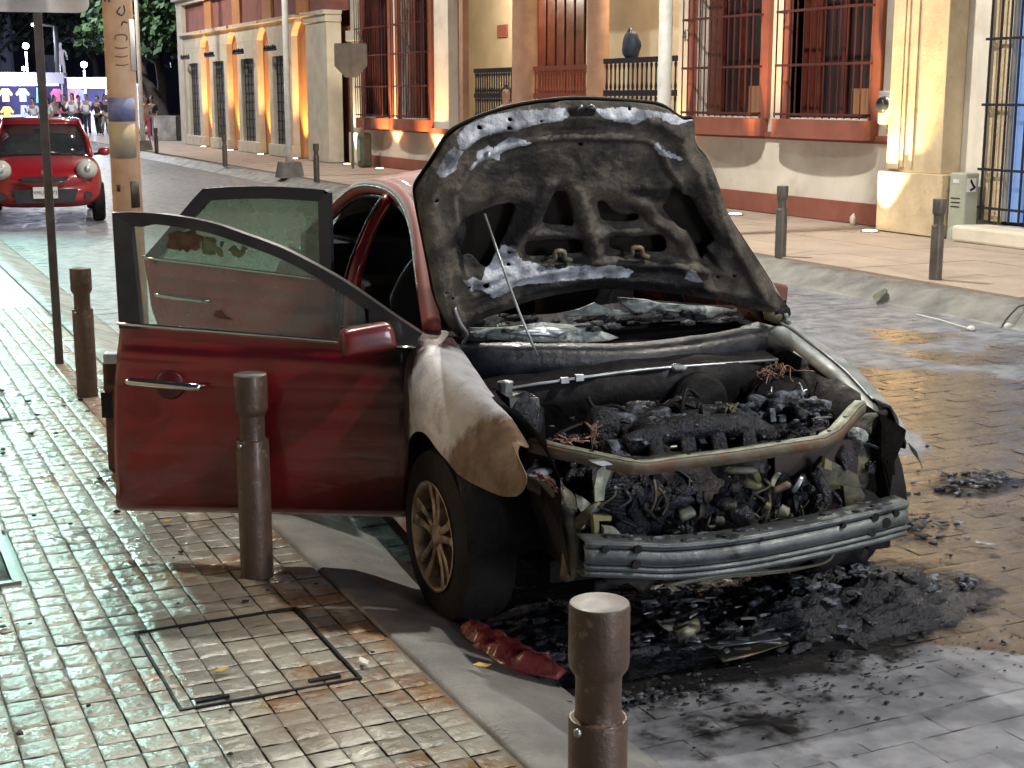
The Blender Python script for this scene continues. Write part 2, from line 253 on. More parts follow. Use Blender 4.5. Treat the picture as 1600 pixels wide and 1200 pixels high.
class MB:
    def __init__(s): s.v = []; s.f = []
    def box(s, c, d, rot=None, jit=0.0, taper=1.0):
        x, y, z = d[0]/2, d[1]/2, d[2]/2; b = len(s.v)
        for k, (i, j) in enumerate(((-1, -1), (1, -1), (1, 1), (-1, 1))*2):
            zz = -z if k < 4 else z; tp = 1.0 if k < 4 else taper
            p = Vector((i*x*tp, j*y*tp, zz))
            if jit: p += Vector([random.uniform(-jit, jit) for _ in range(3)])
            if rot is not None: p = rot @ p
            s.v.append(p+Vector(c))
        s.f += [[b+q for q in f] for f in ((3, 2, 1, 0), (4, 5, 6, 7), (0, 1, 5, 4), (1, 2, 6, 5), (2, 3, 7, 6), (3, 0, 4, 7))]
        return s
    def box2(s, a, b): return s.box([(a[i]+b[i])/2 for i in range(3)], [abs(b[i]-a[i]) for i in range(3)])
    def tube(s, pts, r, n=8, cap=True):
        pts = [Vector(p) for p in pts]; b = len(s.v); m = len(pts)
        rr = r if isinstance(r, (list, tuple)) else [r]*m
        ref = None
        for i, p in enumerate(pts):
            t = (pts[min(i+1, m-1)]-pts[max(i-1, 0)]).normalized()
            if ref is None:
                ref = t.orthogonal().normalized()
            u = (ref - t*ref.dot(t))
            u = u.normalized() if u.length > 1e-6 else t.orthogonal().normalized()
            ref = u; w = t.cross(u)
            for k in range(n):
                a = 2*math.pi*k/n; s.v.append(p+(u*math.cos(a)+w*math.sin(a))*rr[i])
        for i in range(m-1):
            for k in range(n):
                a0 = b+i*n+k; a1 = b+i*n+(k+1) % n; s.f.append([a0, a1, a1+n, a0+n])
        if cap: s.f.append([b+k for k in range(n)][::-1]); s.f.append([b+(m-1)*n+k for k in range(n)])
        return s
    def lathe(s, prof, n=24, c=(0, 0, 0), axis='z', M=None, caps=True):
        b = len(s.v)
        for r, h in prof:
            for k in range(n):
                a = 2*math.pi*k/n; p = Vector((r*math.cos(a), r*math.sin(a), h))
                if axis == 'x': p = Vector((p.z, p.x, p.y))
                if axis == 'y': p = Vector((p.x, p.z, p.y))
                if M is not None: p = M @ p
                s.v.append(p+Vector(c))
        for i in range(len(prof)-1):
            for k in range(n):
                a0 = b+i*n+k; a1 = b+i*n+(k+1) % n; s.f.append([a0, a1, a1+n, a0+n])
        if caps: s.f.append([b+k for k in range(n)][::-1]); s.f.append([b+(len(prof)-1)*n+k for k in range(n)])
        return s
    def plate(s, pts, off):
        """closed outline given thickness"""
        b = len(s.v); n = len(pts); off = Vector(off)
        s.v += [Vector(p) for p in pts]+[Vector(p)+off for p in pts]
        s.f.append([b+k for k in range(n)]); s.f.append([b+n+k for k in range(n)][::-1])
        for k in range(n): q = (k+1) % n; s.f.append([b+k, b+n+k, b+n+q, b+q])
        return s
    def grid(s, P):
        b = len(s.v); m, n = len(P), len(P[0])
        for row in P: s.v += [Vector(p) for p in row]
        for i in range(m-1):
            for j in range(n-1): s.f.append([b+i*n+j, b+i*n+j+1, b+(i+1)*n+j+1, b+(i+1)*n+j])
        return s
    def lump(s, c, r, sub=2, amp=0.35, fr=9.0, seed=0):
        bm = bmesh.new(); bmesh.ops.create_icosphere(bm, subdivisions=sub, radius=1); b = len(s.v); c = Vector(c)
        for v in bm.verts:
            d = v.co.normalized(); q = Vector((d.x*r[0], d.y*r[1], d.z*r[2]))
            k = 1+amp*noise.noise((q+c)*fr+Vector((seed, 0, 0)))*2
            s.v.append(q*k+c)
        s.f += [[b+v.index for v in f.verts] for f in bm.faces]; bm.free(); return s
    def build(s, name, m, parent=None, smooth=False, bevel=0.0, auto=False):
        o = mesh(name, s.v, s.f, m, parent, smooth)
        if bevel:
            md = o.modifiers.new('bevel', 'BEVEL'); md.width = bevel; md.segments = 2; md.limit_method = 'ANGLE'; md.angle_limit = R(40)
        if auto:
            for p in o.data.polygons: p.use_smooth = True
            md = o.modifiers.new('es', 'EDGE_SPLIT'); md.split_angle = R(35)
        return o
def pieces(g, name, m, parent=None, bevel=0.0, smooth=False):
    """every loose piece of g becomes an object of its own"""
    n = len(g.v); par = list(range(n))
    def find(a):
        while par[a] != a: par[a] = par[par[a]]; a = par[a]
        return a
    for f in g.f:
        for q in f[1:]: par[find(q)] = find(f[0])
    groups = {}
    for f in g.f: groups.setdefault(find(f[0]), []).append(f)
    out = []
    for fs_ in groups.values():
        ids = sorted({q for f in fs_ for q in f}); mp_ = {a: i for i, a in enumerate(ids)}; h = MB()
        h.v = [g.v[a] for a in ids]; h.f = [[mp_[q] for q in f] for f in fs_]; out.append(h.build(name, m, parent, smooth, bevel))
    return out
def part(name, parent):
    o = bpy.data.objects.new(name, None); col.objects.link(o); o.parent = parent; return o
def solid(o, t, off=-1.0):
    md = o.modifiers.new('solid', 'SOLIDIFY'); md.thickness = t; md.offset = off; return o
def copy_tree(o, parent=None):
    c = o.copy(); col.objects.link(c); c.parent = parent
    for ch in list(o.children): copy_tree(ch, c)
    return c
def catmull(pts, n=6, closed=False):
    pts = [Vector(p) for p in pts]; out = []; m = len(pts)
    rng = range(m) if closed else range(m-1)
    for i in rng:
        if closed: p0, p1, p2, p3 = pts[i-1], pts[i], pts[(i+1) % m], pts[(i+2) % m]
        else: p0, p1, p2, p3 = pts[max(i-1, 0)], pts[i], pts[i+1], pts[min(i+2, m-1)]
        for k in range(n):
            t = k/n; out.append(0.5*((2*p1)+(p2-p0)*t+(2*p0-5*p1+4*p2-p3)*t*t+(3*p1-p0-3*p2+p3)*t**3))
    if not closed: out.append(pts[-1])
    return out
def lerp(a, b, t): return a+(b-a)*t
def interp(xs, ys, x): return float(np.interp(x, xs, ys))

def pip(x, y, poly):
    c = np.zeros(len(x), bool); n = len(poly); j = n-1
    for i in range(n):
        xi, yi = poly[i]; xj, yj = poly[j]
        if yi != yj:
            c ^= ((yi > y) != (yj > y)) & (x < (xj-xi)*(y-yi)/(yj-yi)+xi)
        j = i
    return c
def pdist(x, y, poly):
    d = np.full(len(x), 9.0); n = len(poly)
    for i in range(n):
        ax, ay = poly[i]; bx, by = poly[(i+1) % n]; vx, vy = bx-ax, by-ay; q = max(vx*vx+vy*vy, 1e-12)
        t_ = np.clip(((x-ax)*vx+(y-ay)*vy)/q, 0, 1); d = np.minimum(d, np.hypot(x-ax-t_*vx, y-ay-t_*vy))
    return d
def smooth_loop(pts, n=4): return [(p.x, p.y) for p in catmull([Vector((a, b, 0)) for a, b in pts], n, True)]
def cdt(loops, sp):
    xs = [p[0] for p in loops[0]]; ys = [p[1] for p in loops[0]]
    V = []; E_ = []
    for lp in loops:
        b = len(V); V += [Vector(p) for p in lp]; E_ += [(b+i, b+(i+1) % len(lp)) for i in range(len(lp))]
    gx, gy = np.meshgrid(np.arange(min(xs), max(xs), sp), np.arange(min(ys), max(ys), sp)); rs = np.random.RandomState(2)
    gx = gx.ravel()+rs.uniform(-.3, .3, gx.size)*sp; gy = gy.ravel()+rs.uniform(-.3, .3, gy.size)*sp
    keep = pip(gx, gy, loops[0]); dm = pdist(gx, gy, loops[0])
    for lp in loops[1:]: keep &= ~pip(gx, gy, lp); dm = np.minimum(dm, pdist(gx, gy, lp))
    keep &= dm > sp*0.55
    V += [Vector((float(a), float(b))) for a, b in zip(gx[keep], gy[keep])]
    vv, ee, ff, *_ = delaunay_2d_cdt(V, E_, [], 0, 1e-6)
    P = np.array([(v.x, v.y) for v in vv]); F = [list(f) for f in ff]
    C = np.array([P[f].mean(0) for f in F]); ok = pip(C[:, 0], C[:, 1], loops[0])
    for lp in loops[1:]: ok &= ~pip(C[:, 0], C[:, 1], lp)
    return P, [f for f, k in zip(F, ok) if k]

# ------------------------------------------------------------------ lights of the place
def lamp_light(name, kind, loc, energy, color, size=0.3, target=None, spot=None, blend=0.5):
    ld = bpy.data.lights.new(name, kind); ld.energy = energy; ld.color = color
    if kind in ('POINT', 'SPOT'): ld.shadow_soft_size = size
    if kind == 'AREA': ld.size = size
    if spot: ld.spot_size = R(spot); ld.spot_blend = blend
    o = bpy.data.objects.new(name, ld); col.objects.link(o); o.location = loc
    if target is not None:
        o.rotation_euler = (Vector(target)-Vector(loc)).to_track_quat('-Z', 'Y').to_euler()
    return o

# ================================================================== SETTING: ground
base = mesh('ground', [(-90, -30, -0.06), (160, -30, -0.06), (160, 260, -0.06), (-90, 260, -0.06)], [(0, 1, 2, 3)], mat('earth', (0.08, 0.08, 0.085), rough=0.9)); tag(base, kind='structure')

def wet_mat(name, dry, dry2, wet, wet2, blobs, soot=(), nscale=1.2, thr=0.5, rdry=(0.45, 0.65), rwet=(0.10, 0.26), rand=0.12, bump=0.25, bscale=30, stain=None, edge=0.06):
    """stone that is wet in puddled patches; blobs are (x, y, rx, ry, weight)"""
    m = bpy.data.materials.new(name); m.use_nodes = True; nt = m.node_tree; N = nt.nodes; Lk = nt.links.new; b = N['Principled BSDF']
    geo = N.new('ShaderNodeNewGeometry'); pos = geo.outputs['Position']
    def nz(s, d=6, r=0.6):
        n = N.new('ShaderNodeTexNoise'); n.inputs['Scale'].default_value = s; n.inputs['Detail'].default_value = d; n.inputs['Roughness'].default_value = r
        Lk(pos, n.inputs['Vector']); return n.outputs['Fac']
    def math_(op, a, c, clamp=False):
        q = N.new('ShaderNodeMath'); q.operation = op; q.use_clamp = clamp
        for i, s in enumerate((a, c)):
            if isinstance(s, (int, float)): q.inputs[i].default_value = s
            else: Lk(s, q.inputs[i])
        return q.outputs[0]
    def mr(src, a, z, lo=0.0, hi=1.0):
        q = N.new('ShaderNodeMapRange'); q.inputs[1].default_value = a; q.inputs[2].default_value = z; q.inputs[3].default_value = lo; q.inputs[4].default_value = hi
        q.interpolation_type = 'SMOOTHSTEP'; Lk(src, q.inputs[0]); return q.outputs[0]
    def mixc(f, a, c):
        mx = N.new('ShaderNodeMix'); mx.data_type = 'RGBA'; Lk(f, mx.inputs[0])
        for i, s in ((6, a), (7, c)):
            if isinstance(s, tuple): mx.inputs[i].default_value = (*s, 1)
            else: Lk(s, mx.inputs[i])
        return mx.outputs[2]
    acc = math_('ADD', nz(nscale, 5), 0.0)
    for (x, y, rx, ry, w) in blobs:
        s = N.new('ShaderNodeVectorMath'); s.operation = 'SUBTRACT'; Lk(pos, s.inputs[0]); s.inputs[1].default_value = (x, y, 0)
        d = N.new('ShaderNodeVectorMath'); d.operation = 'MULTIPLY'; Lk(s.outputs[0], d.inputs[0]); d.inputs[1].default_value = (1/rx, 1/ry, 0)
        ln = N.new('ShaderNodeVectorMath'); ln.operation = 'LENGTH'; Lk(d.outputs[0], ln.inputs[0])
        acc = math_('ADD', acc, mr(ln.outputs['Value'], 1.25, 0.7, 0.0, w))
    wetf = mr(acc, thr-edge, thr+edge)
    cd_ = mixc(mr(nz(5), 0.35, 0.65), dry, dry2); cw = mixc(mr(nz(2.3), 0.35, 0.65), wet, wet2)
    c = mixc(wetf, cd_, cw)
    if stain: c = mixc(mr(nz(1.7, 7, 0.65), stain[1], stain[1]+0.12), c, stain[0])
    if soot:
        sa = math_('MULTIPLY', nz(6, 6, .65), 0.9)
        for (x, y, rx, ry, w) in soot:
            s = N.new('ShaderNodeVectorMath'); s.operation = 'SUBTRACT'; Lk(pos, s.inputs[0]); s.inputs[1].default_value = (x, y, 0)
            d = N.new('ShaderNodeVectorMath'); d.operation = 'MULTIPLY'; Lk(s.outputs[0], d.inputs[0]); d.inputs[1].default_value = (1/rx, 1/ry, 0)
            ln = N.new('ShaderNodeVectorMath'); ln.operation = 'LENGTH'; Lk(d.outputs[0], ln.inputs[0])
            sa = math_('ADD', sa, mr(ln.outputs['Value'], 1.3, 0.6, 0.0, w))
        c = mixc(mr(sa, 0.66, 0.86), c, (0.012, 0.012, 0.014))
    oi = N.new('ShaderNodeObjectInfo'); hs = N.new('ShaderNodeHueSaturation'); Lk(mr(oi.outputs['Random'], 0, 1, 1-rand, 1+rand), hs.inputs['Value']); Lk(c, hs.inputs['Color'])
    Lk(hs.outputs[0], b.inputs['Base Color'])
    rd = mr(nz(7, 4), 0.35, 0.65, *rdry); rw = mr(nz(5, 4), 0.35, 0.65, *rwet)
    q = N.new('ShaderNodeMix'); q.data_type = 'FLOAT'; Lk(wetf, q.inputs[0]); Lk(rd, q.inputs[2]); Lk(rw, q.inputs[3]); Lk(q.outputs[0], b.inputs['Roughness'])
    bp = N.new('ShaderNodeBump'); bp.inputs['Strength'].default_value = bump; bp.inputs['Distance'].default_value = 0.008
    v = N.new('ShaderNodeMath'); v.operation = 'ADD'; Lk(nz(bscale, 6), v.inputs[0]); Lk(nz(bscale*0.25, 3), v.inputs[1]); Lk(v.outputs[0], bp.inputs['Height'])
    Lk(bp.outputs[0], b.inputs['Normal']); b.inputs['Specular IOR Level'].default_value = 0.5
    return m
MT['road'] = wet_mat('stamped_road_concrete', (0.225, 0.24, 0.285), (0.12, 0.13, 0.16), (0.105, 0.084, 0.066), (0.150, 0.120, 0.092),
    [(4.3, 4.3, 1.35, 1.5, 0.4), (3.9, 2.4, 1.2, 0.6, 0.35), (6.1, 6.6, 1.1, 1.2, 0.34), (2.5, 4.2, 1.0, 0.6, 0.4), (7.5, 8.2, 0.7, 0.8, 0.2), (5.2, 5.2, 1.0, 0.8, 0.2),
     (2.9, 3.25, 0.62, 0.42, -0.6), (1.9, 3.1, 0.6, 0.5, -0.4), (4.9, 6.1, 0.5, 0.35, -0.3), (3.8, 11, 3, 4, -0.15)], soot=[(2.55, 4.15, 0.95, 0.50, 0.75), (2.9, 5.6, 0.95, 1.6, 0.75), (3.35, 4.05, 0.62, 0.40, 0.6), (4.9, 5.1, .35, .2, .4), (2.6, 3.55, 0.8, 0.30, 0.26), (4.3, 4.6, .6, .5, .22), (2.2, 3.1, .5, .3, .2)], nscale=1.5, thr=0.67, edge=0.08, rdry=(0.36, 0.58), rwet=(0.13, 0.30), rand=0.06, bump=0.5, bscale=16)
MT['tile'] = wet_mat('stamped_sidewalk_tile', (0.25, 0.225, 0.19), (0.17, 0.15, 0.125), (0.19, 0.205, 0.19), (0.27, 0.285, 0.26),
    [(0.2, 6.5, 0.9, 4.5, 0.5), (0.2, 4.0, 0.6, 1.2, 0.3)], nscale=1.6, thr=0.55, edge=0.15, rdry=(0.30, 0.52), rwet=(0.20, 0.38), rand=0.14, bump=0.7, bscale=30, stain=((0.17, 0.095, 0.04), 0.49))

# road bed
KX = 1.55; FX = 9.1
mesh_road = mesh('road', [(1.95, -20, -0.0065), (8.62, -20, -0.0065), (8.62, 75, -0.0065), (1.95, 75, -0.0065)], [(0, 1, 2, 3)], 'road'); tag(mesh_road, kind='structure')
def kerb(name, xa, xb, y0, y1, za, zb, n=60):
    g = MB(); rows = []
    for i in range(n+1):
        y = lerp(y0, y1, (i/n)**1.6); w = 0.004*noise.noise((0, y*0.8, xa))
        prof = [(xa, za-0.20), (xa, za-0.012), (xa+(xb-xa)*0.035, za), (xa+(xb-xa)*0.28, za-0.006), (xa+(xb-xa)*0.42, za-0.022), (xa+(xb-xa)*0.9, zb+0.008), (xb, zb), (xb, zb-0.05)]
        rows.append([(x+w, y, z+0.003*noise.noise((x*3, y*2, 1))) for x, z in prof])
    g.grid(rows); o = g.build(name, 'concrete', None, True); tag(o, kind='structure'); return o
kerb('kerb_near', KX, 1.98, -5, 60, 0.10, 0.0)
kerb('kerb_far', FX, 8.58, -5, 75, 0.15, 0.0)

# near sidewalk: stamped square tiles
side = mesh('sidewalk_near', [(-12, -6, 0.088), (KX, -6, 0.088), (KX, 60, 0.088), (-12, 60, 0.088)], [(3, 2, 1, 0)], mat('tile_joint', (0.095, 0.088, 0.075), rough=0.45, bump=0.3)); tag(side, kind='structure')
side.data.flip_normals()
def tile_mesh(name, w, d, h, seed, n=4, amp=0.0022, edge=0.0028):
    rnd = random.Random(seed); g = MB(); P = []
    b = 0.055
    us = [0, b, 0.3, 0.5, 0.7, 1-b, 1]
    for u in us:
        row = []
        for v in us:
            e = (u in (0, 1)) or (v in (0, 1))
            z = (0 if e else edge)+amp*2.2*noise.noise((u*2.3+seed*3.1, v*2.3, seed))+amp*0.8*noise.noise((u*6+seed*1.7, v*6, seed))
            row.append(((u-0.5)*w + (0 if e else rnd.uniform(-.002, .002)), (v-0.5)*d, z-0.004))
        P.append(row)
    g.grid(P); me = bpy.data.meshes.new(name); me.from_pydata([tuple(p) for p in g.v], [], g.f); me.update()
    for p in me.polygons: p.use_smooth = True
    return me
TX, TY = 0.100, 0.100
tvars = [tile_mesh('tile', TX-.0045, TY-.0045, 0, k, amp=0.0016, edge=0.0022) for k in range(14)]
for m_ in tvars: m_.materials.append(MT['tile']); m_.flip_normals() if m_.polygons[0].normal.z < 0 else None
covers = [(0.80, 3.93, 1.35, 4.60), (-0.4, 8.2, 0.75, 9.4)]
grate = (-0.35, 5.30, 0.52, 6.0)
def in_frame(x, y, z=0.1, m=40):
    d = Vector((x, y, z))-CAM; w = d.dot(FW)
    if w < 0.3: return None
    px = 800+FPX*d.dot(RT)/w; py = 600-FPX*d.dot(UP)/w
    return (px, py) if -m < px < 1600+m and -m < py < 1200+m else None
cells = []
ni = 0
for i in range(0, 56):
    x = KX-0.012-TX/2-i*TX
    for j in range(0, 113):
        y = 1.4+TY/2+j*TY
        if y > 12.6: break
        vis = in_frame(x, y, 0.1)
        if any(a-0.01 < x < c_+0.01 and b_-0.01 < y < d_+0.01 for a, b_, c_, d_ in [grate]): continue
        cells.append(((Vector((x, y, 0.1))-CAM).length+(0 if vis else 100), x, y))
cells.sort()
rest = MB(); nt_ = 0
rnd = random.Random(3)
for k, (dd, x, y) in enumerate(cells):
    me = tvars[rnd.randrange(14)]; rx, ry = rnd.gauss(0, 0.006), rnd.gauss(0, 0.006); dz = rnd.uniform(-0.0015, 0.0015)
    if k < 296:
        o = bpy.data.objects.new('tile', me); col.objects.link(o); o.parent = side
        o.location = (x+rnd.gauss(0, .0008), y+rnd.gauss(0, .0008), 0.1+dz); o.rotation_euler = (rx, ry, rnd.choice((0, 2))*math.pi/2+rnd.gauss(0, .008))
    else:
        b = len(rest.v); rest.v += [Vector((v.co.x+x, v.co.y+y, v.co.z+0.1+dz+v.co.y*rx-v.co.x*ry)) for v in me.vertices]
        rest.f += [[b+q for q in p.vertices] for p in me.polygons]
# tiles further along, to where they melt together
rt = rest.build('tile_field', 'tile', side, True); tag(rt, kind='stuff')
far_side = mesh('tile_distance', [(-12, 12.6, 0.096), (KX-0.01, 12.6, 0.096), (KX-0.01, 60, 0.096), (-12, 60, 0.096)], [(0, 1, 2, 3)], 'tile', side)

# road: stamped pavers
PW, PD = 0.30, 0.15
pv = [tile_mesh('paver', PW*0.994, PD*0.988, 0, 40+k, amp=0.0019, edge=0.0009) for k in range(12)]
for m_ in pv: m_.materials.append(MT['road']); m_.flip_normals() if m_.polygons[0].normal.z < 0 else None
pc = []
for j in range(0, 127):
    y = 1.0+j*PD
    for i in range(0, 24):
        x = 1.98+PW/2+i*PW+(PW/2 if j % 2 else 0)
        if x > 8.42: continue
        q = in_frame(x, y, 0)
        under = (Vector((x, y, 0))-CO); ux, uy = under.dot(EX), under.dot(EY)
        if -0.5 < ux < 0.75 and 0.2 < uy < 4: hid = 1
        else: hid = 0
        pc.append(((Vector((x, y, 0))-CAM).length+hid*30+(0 if q else 100), x, y))
pc.sort(); rest = MB()
for k, (dd, x, y) in enumerate(pc):
    me = pv[rnd.randrange(12)]; rx, ry = rnd.gauss(0, 0.003), rnd.gauss(0, 0.003); dz = rnd.uniform(-0.0004, 0.0004)
    if k < 296:
        o = bpy.data.objects.new('paver', me); col.objects.link(o); o.parent = mesh_road
        o.location = (x, y, dz); o.rotation_euler = (rx, ry, rnd.choice((0, 1))*math.pi)
    else:
        b = len(rest.v); rest.v += [Vector((v.co.x+x, v.co.y+y, v.co.z+dz+v.co.y*rx-v.co.x*ry)) for v in me.vertices]
        rest.f += [[b+q for q in p.vertices] for p in me.polygons]
o = rest.build('paver_field', 'road', mesh_road, True); tag(o, kind='stuff')
o = mesh('road_distance', [(1.98, 20.0, -0.003), (8.56, 20.0, -0.003), (8.56, 75, -0.003), (1.98, 75, -0.003)], [(0, 1, 2, 3)], 'road', mesh_road)

# far sidewalk: big slabs
fs = mesh('sidewalk_far', [(FX, -6, 0.14), (13.4, -6, 0.14), (13.4, 90, 0.14), (FX, 90, 0.14)], [(0, 1, 2, 3)], mat('slab_joint', (0.13, 0.10, 0.08), rough=0.8)); tag(fs, kind='structure')
SW, SD = 0.83, 1.15
for i in range(4):
    for j in range(0, 26):
        y0 = 8.0+j*SD; x0 = FX+0.05+i*SW
        if not in_frame(x0+SW/2, y0+SD/2, .15, 120): continue
        w = SW-0.012; d = SD-0.012
        g = MB().box((0, 0, 0), (w, d, 0.03)); o = g.build('slab', 'slab', fs)
        o.location = (x0+SW/2, y0+SD/2, 0.145+rnd.uniform(-0.002, 0.002)); o.rotation_euler = (rnd.gauss(0, .002), rnd.gauss(0, .002), 0)
o = mesh('slab_distance', [(FX+0.05, 37.9, 0.156), (13.3, 37.9, 0.156), (13.3, 90, 0.156), (FX+0.05, 90, 0.156)], [(0, 1, 2, 3)], 'slab', fs)
plaza = mesh('plaza', [(-60, 72, 0.10), (60, 72, 0.10), (60, 160, 0.10), (-60, 160, 0.10)], [(0, 1, 2, 3)], 'slab'); tag(plaza, kind='structure')

# manhole covers and the grate in the near sidewalk
def cover(x0, y0, x1, y1, label):
    t = thing('tiled_access_cover', label, 'manhole cover', ((x0+x1)/2, (y0+y1)/2, 0.100))
    w, d = x1-x0, y1-y0; g = MB(); s = 0.009
    for a, b in (((-w/2-s, -d/2-s), (w/2+s, -d/2)), ((-w/2-s, d/2), (w/2+s, d/2+s)), ((-w/2-s, -d/2), (-w/2, d/2)), ((w/2, -d/2), (w/2+s, d/2))):
        g.box2((a[0], a[1], -0.01), (b[0], b[1], 0.004))
    pieces(g, 'rim_strip', 'soot', t)
    g = MB()
    for sx in (-1, 1): g.box((sx*w*0.32, -d/2+0.035, 0.003), (0.10, 0.018, 0.006))
    pieces(g, 'lifting_slot', 'soot', t)
    return t
cover(0.80, 3.93, 1.34, 4.60, 'square access cover tiled like the sidewalk, below the middle steel bollard')
cover(0.02, 8.15, 0.80, 9.25, 'square access cover at the foot of the tall sign post')
t = thing('drain_grate', 'open rectangular drain opening with a metal edge in the tiled sidewalk', 'drain', (0.08, 5.65, 0.1))
g = MB()
g.box((0.42, 0, -0.002), (0.03, 0.72, 0.02)); g.box((0.0, -0.35, -0.002), (0.82, 0.03, 0.02)); g.box((0, 0.35, -0.002), (0.82, 0.03, 0.02)); g.box((0.33, 0, 0.0), (0.02, 0.66, 0.016))
pieces(g, 'frame_strip', 'grey_post', t)
g = MB(); g.box((0.36, 0, -0.012), (0.08, 0.66, 0.006)); g.build('gap', 'soot', t)
g = MB(); g.box((-0.05, 0, -0.004), (0.70, 0.64, 0.012)); g.build('panel', 'tile', t)

# sky backdrop is the world; trees and buildings stand in front of it
# ================================================================== BUILDINGS
AMB = (1.0, 0.50, 0.16)
def uplight(x, y, z, energy, tx=0.0, ty=0.0, label='', spot=75, color=AMB):
    t = thing('ground_uplight', label, 'uplight', (x, y, z), 0, 'uplights set in the far pavement')
    MB().lathe([(0.12, -0.02), (0.12, 0.012), (0.10, 0.016)], 20).build('ring', 'bare', t)
    MB().lathe([(0.09, 0.0), (0.09, 0.020), (0.05, 0.026)], 20).build('lens', 'lamp_warm', t, True)
    lamp_light('uplight_lamp', 'SPOT', (x, y, z+0.06), energy, color, 0.05, (x+tx, y+ty, z+3.0), spot, 0.8)
    return t

XW = 12.45
house = thing('white_house', 'white plastered house with terracotta bands, barred windows and a raised columned porch', 'building', (0, 0, 0))
wallg = MB()
# wall right part with two openings: windows y 15.02..17.15 and 17.55..19.5 , z 1.54..4.2
def wall_with_openings(g, x0, x1, y0, y1, z0, z1, ops):
    ys = sorted({y0, y1} | {o_[0] for o_ in ops} | {o_[1] for o_ in ops})
    for a, b in zip(ys[:-1], ys[1:]):
        inside = [o_ for o_ in ops if o_[0] <= a+1e-6 and b <= o_[1]+1e-6]
        if not inside: g.box2((x0, a, z0), (x1, b, z1))
        else:
            o_ = inside[0]
            if o_[2] > z0: g.box2((x0, a, z0), (x1, b, o_[2]))
            if o_[3] < z1: g.box2((x0, a, o_[3]), (x1, b, z1))
WR = [(15.25, 17.05, 1.55, 4.1), (17.72, 19.52, 1.55, 4.1)]
wall_with_openings(wallg, XW, XW+0.35, 13.2, 20.08, 0.17, 5.2, WR)
wall_with_openings(wallg, XW-0.25, XW+0.1, 28.95, 34.75, 0.17, 5.2, [(29.95, 31.75, 1.35, 4.2), (32.45, 34.25, 1.35, 4.2)])
wallg.box2((XW+0.15, -8.0, 0.17), (XW+0.5, 13.15, 5.2))
pieces(wallg, 'wall', 'wall_white', house)
g = MB()
g.box2((XW-0.03, 14.6, 0.17), (XW+0.001, 20.05, 0.45)); g.box2((XW-0.29, 28.97, 0.17), (XW-0.248, 34.6, 0.42))
pieces(g, 'skirting_band', 'terracotta', house)
g = MB()
g.box2((XW-0.05, 14.62, 1.27), (XW+0.001, 20.05, 1.34)); g.box2((XW-0.035, 14.62, 1.235), (XW+0.001, 20.05, 1.268))
g.box2((XW-0.31, 28.97, 1.07), (XW-0.248, 34.7, 1.15)); g.box2((XW-0.285, 28.97, 1.03), (XW-0.248, 34.7, 1.068))
pieces(g, 'sill_band', 'terracotta', house)
def window(y0, y1, z0, z1, xf, interior=True, barm='iron_red', nb=13, zsill=0.27):
    r = MB(); d = 0.30; yc = (y0+y1)/2
    # painted jambs proud of the wall
    for a, b in ((y0-0.20, y0), (y1, y1+0.14)): r.box2((xf-0.07, a, z0-0.02), (xf+0.33, b, z1+0.1))
    f = part('window', house); pieces(r, 'jamb', 'terracotta', f)
    s = MB(); P = []
    n = 14
    for k in range(n+1):
        a = math.pi*k/n; yy = yc+math.cos(a)*(y1-y0+0.30)/2; dx = 0.14+0.20*math.sin(a)**0.6
        P.append((xf-dx, yy))
    out = [(xf, y1+0.15)]+[(p[0], p[1]) for p in P]+[(xf, y0-0.15)]
    s.plate([(x, y, z0-zsill) for x, y in out], (0, 0, zsill-0.02)); s.build('sill', 'terracotta', f)
    b_ = MB()
    xb = xf-0.24
    for k in range(nb):
        y = lerp(y0-0.04, y1+0.04, k/(nb-1)); b_.box((xb, y, (z0+z1)/2), (0.016, 0.016, z1-z0))
    pieces(b_, 'bar', barm, f)
    h = MB()
    for z in (z0+0.05, z0+0.72, z0+1.45, z0+2.1):
        if z < z1:
            h.box((xb-0.009, yc, z), (0.012, y1-y0+0.10, 0.035))
            for yy in (y0-0.05, y1+0.05): h.box((xb+0.115, yy, z), (0.23, 0.012, 0.03))
    pieces(h, 'crossbar', barm, f)
    w = MB(); w.box2((xf+0.30, y0-0.01, z0), (xf+0.33, y1+0.01, z1)); w.build('pane', 'dark_room', f)
    sh = MB()
    sh.box2((xf+0.20, y0, z0), (xf+0.26, y0+0.05, z1)); sh.box2((xf+0.20, y1-0.40, z0), (xf+0.26, y1, z1)); sh.box2((xf+0.20, yc-0.03, z0+0.01), (xf+0.265, yc+0.03, z1))
    pieces(sh, 'shutter', 'wood', f)
    return f
w1 = window(15.25, 17.05, 1.55, 4.1, XW); w2 = window(17.72, 19.52, 1.55, 4.1, XW)
w3 = window(29.95, 31.75, 1.35, 4.2, XW-0.25); w4 = window(32.45, 34.25, 1.35, 4.2, XW-0.25)
# lit things behind the window grilles
g = MB(); g.box2((XW+0.285, 15.7, 1.6), (XW+0.297, 16.05, 1.95)); g.box2((XW+0.285, 18.2, 1.6), (XW+0.297, 18.5, 2.0))
pieces(g, 'lit_room_glimpse', mat('lit_plaster_glimpse', (0.16, 0.08, 0.04), emit=(0.6, 0.3, 0.14), es=0.12), w1)
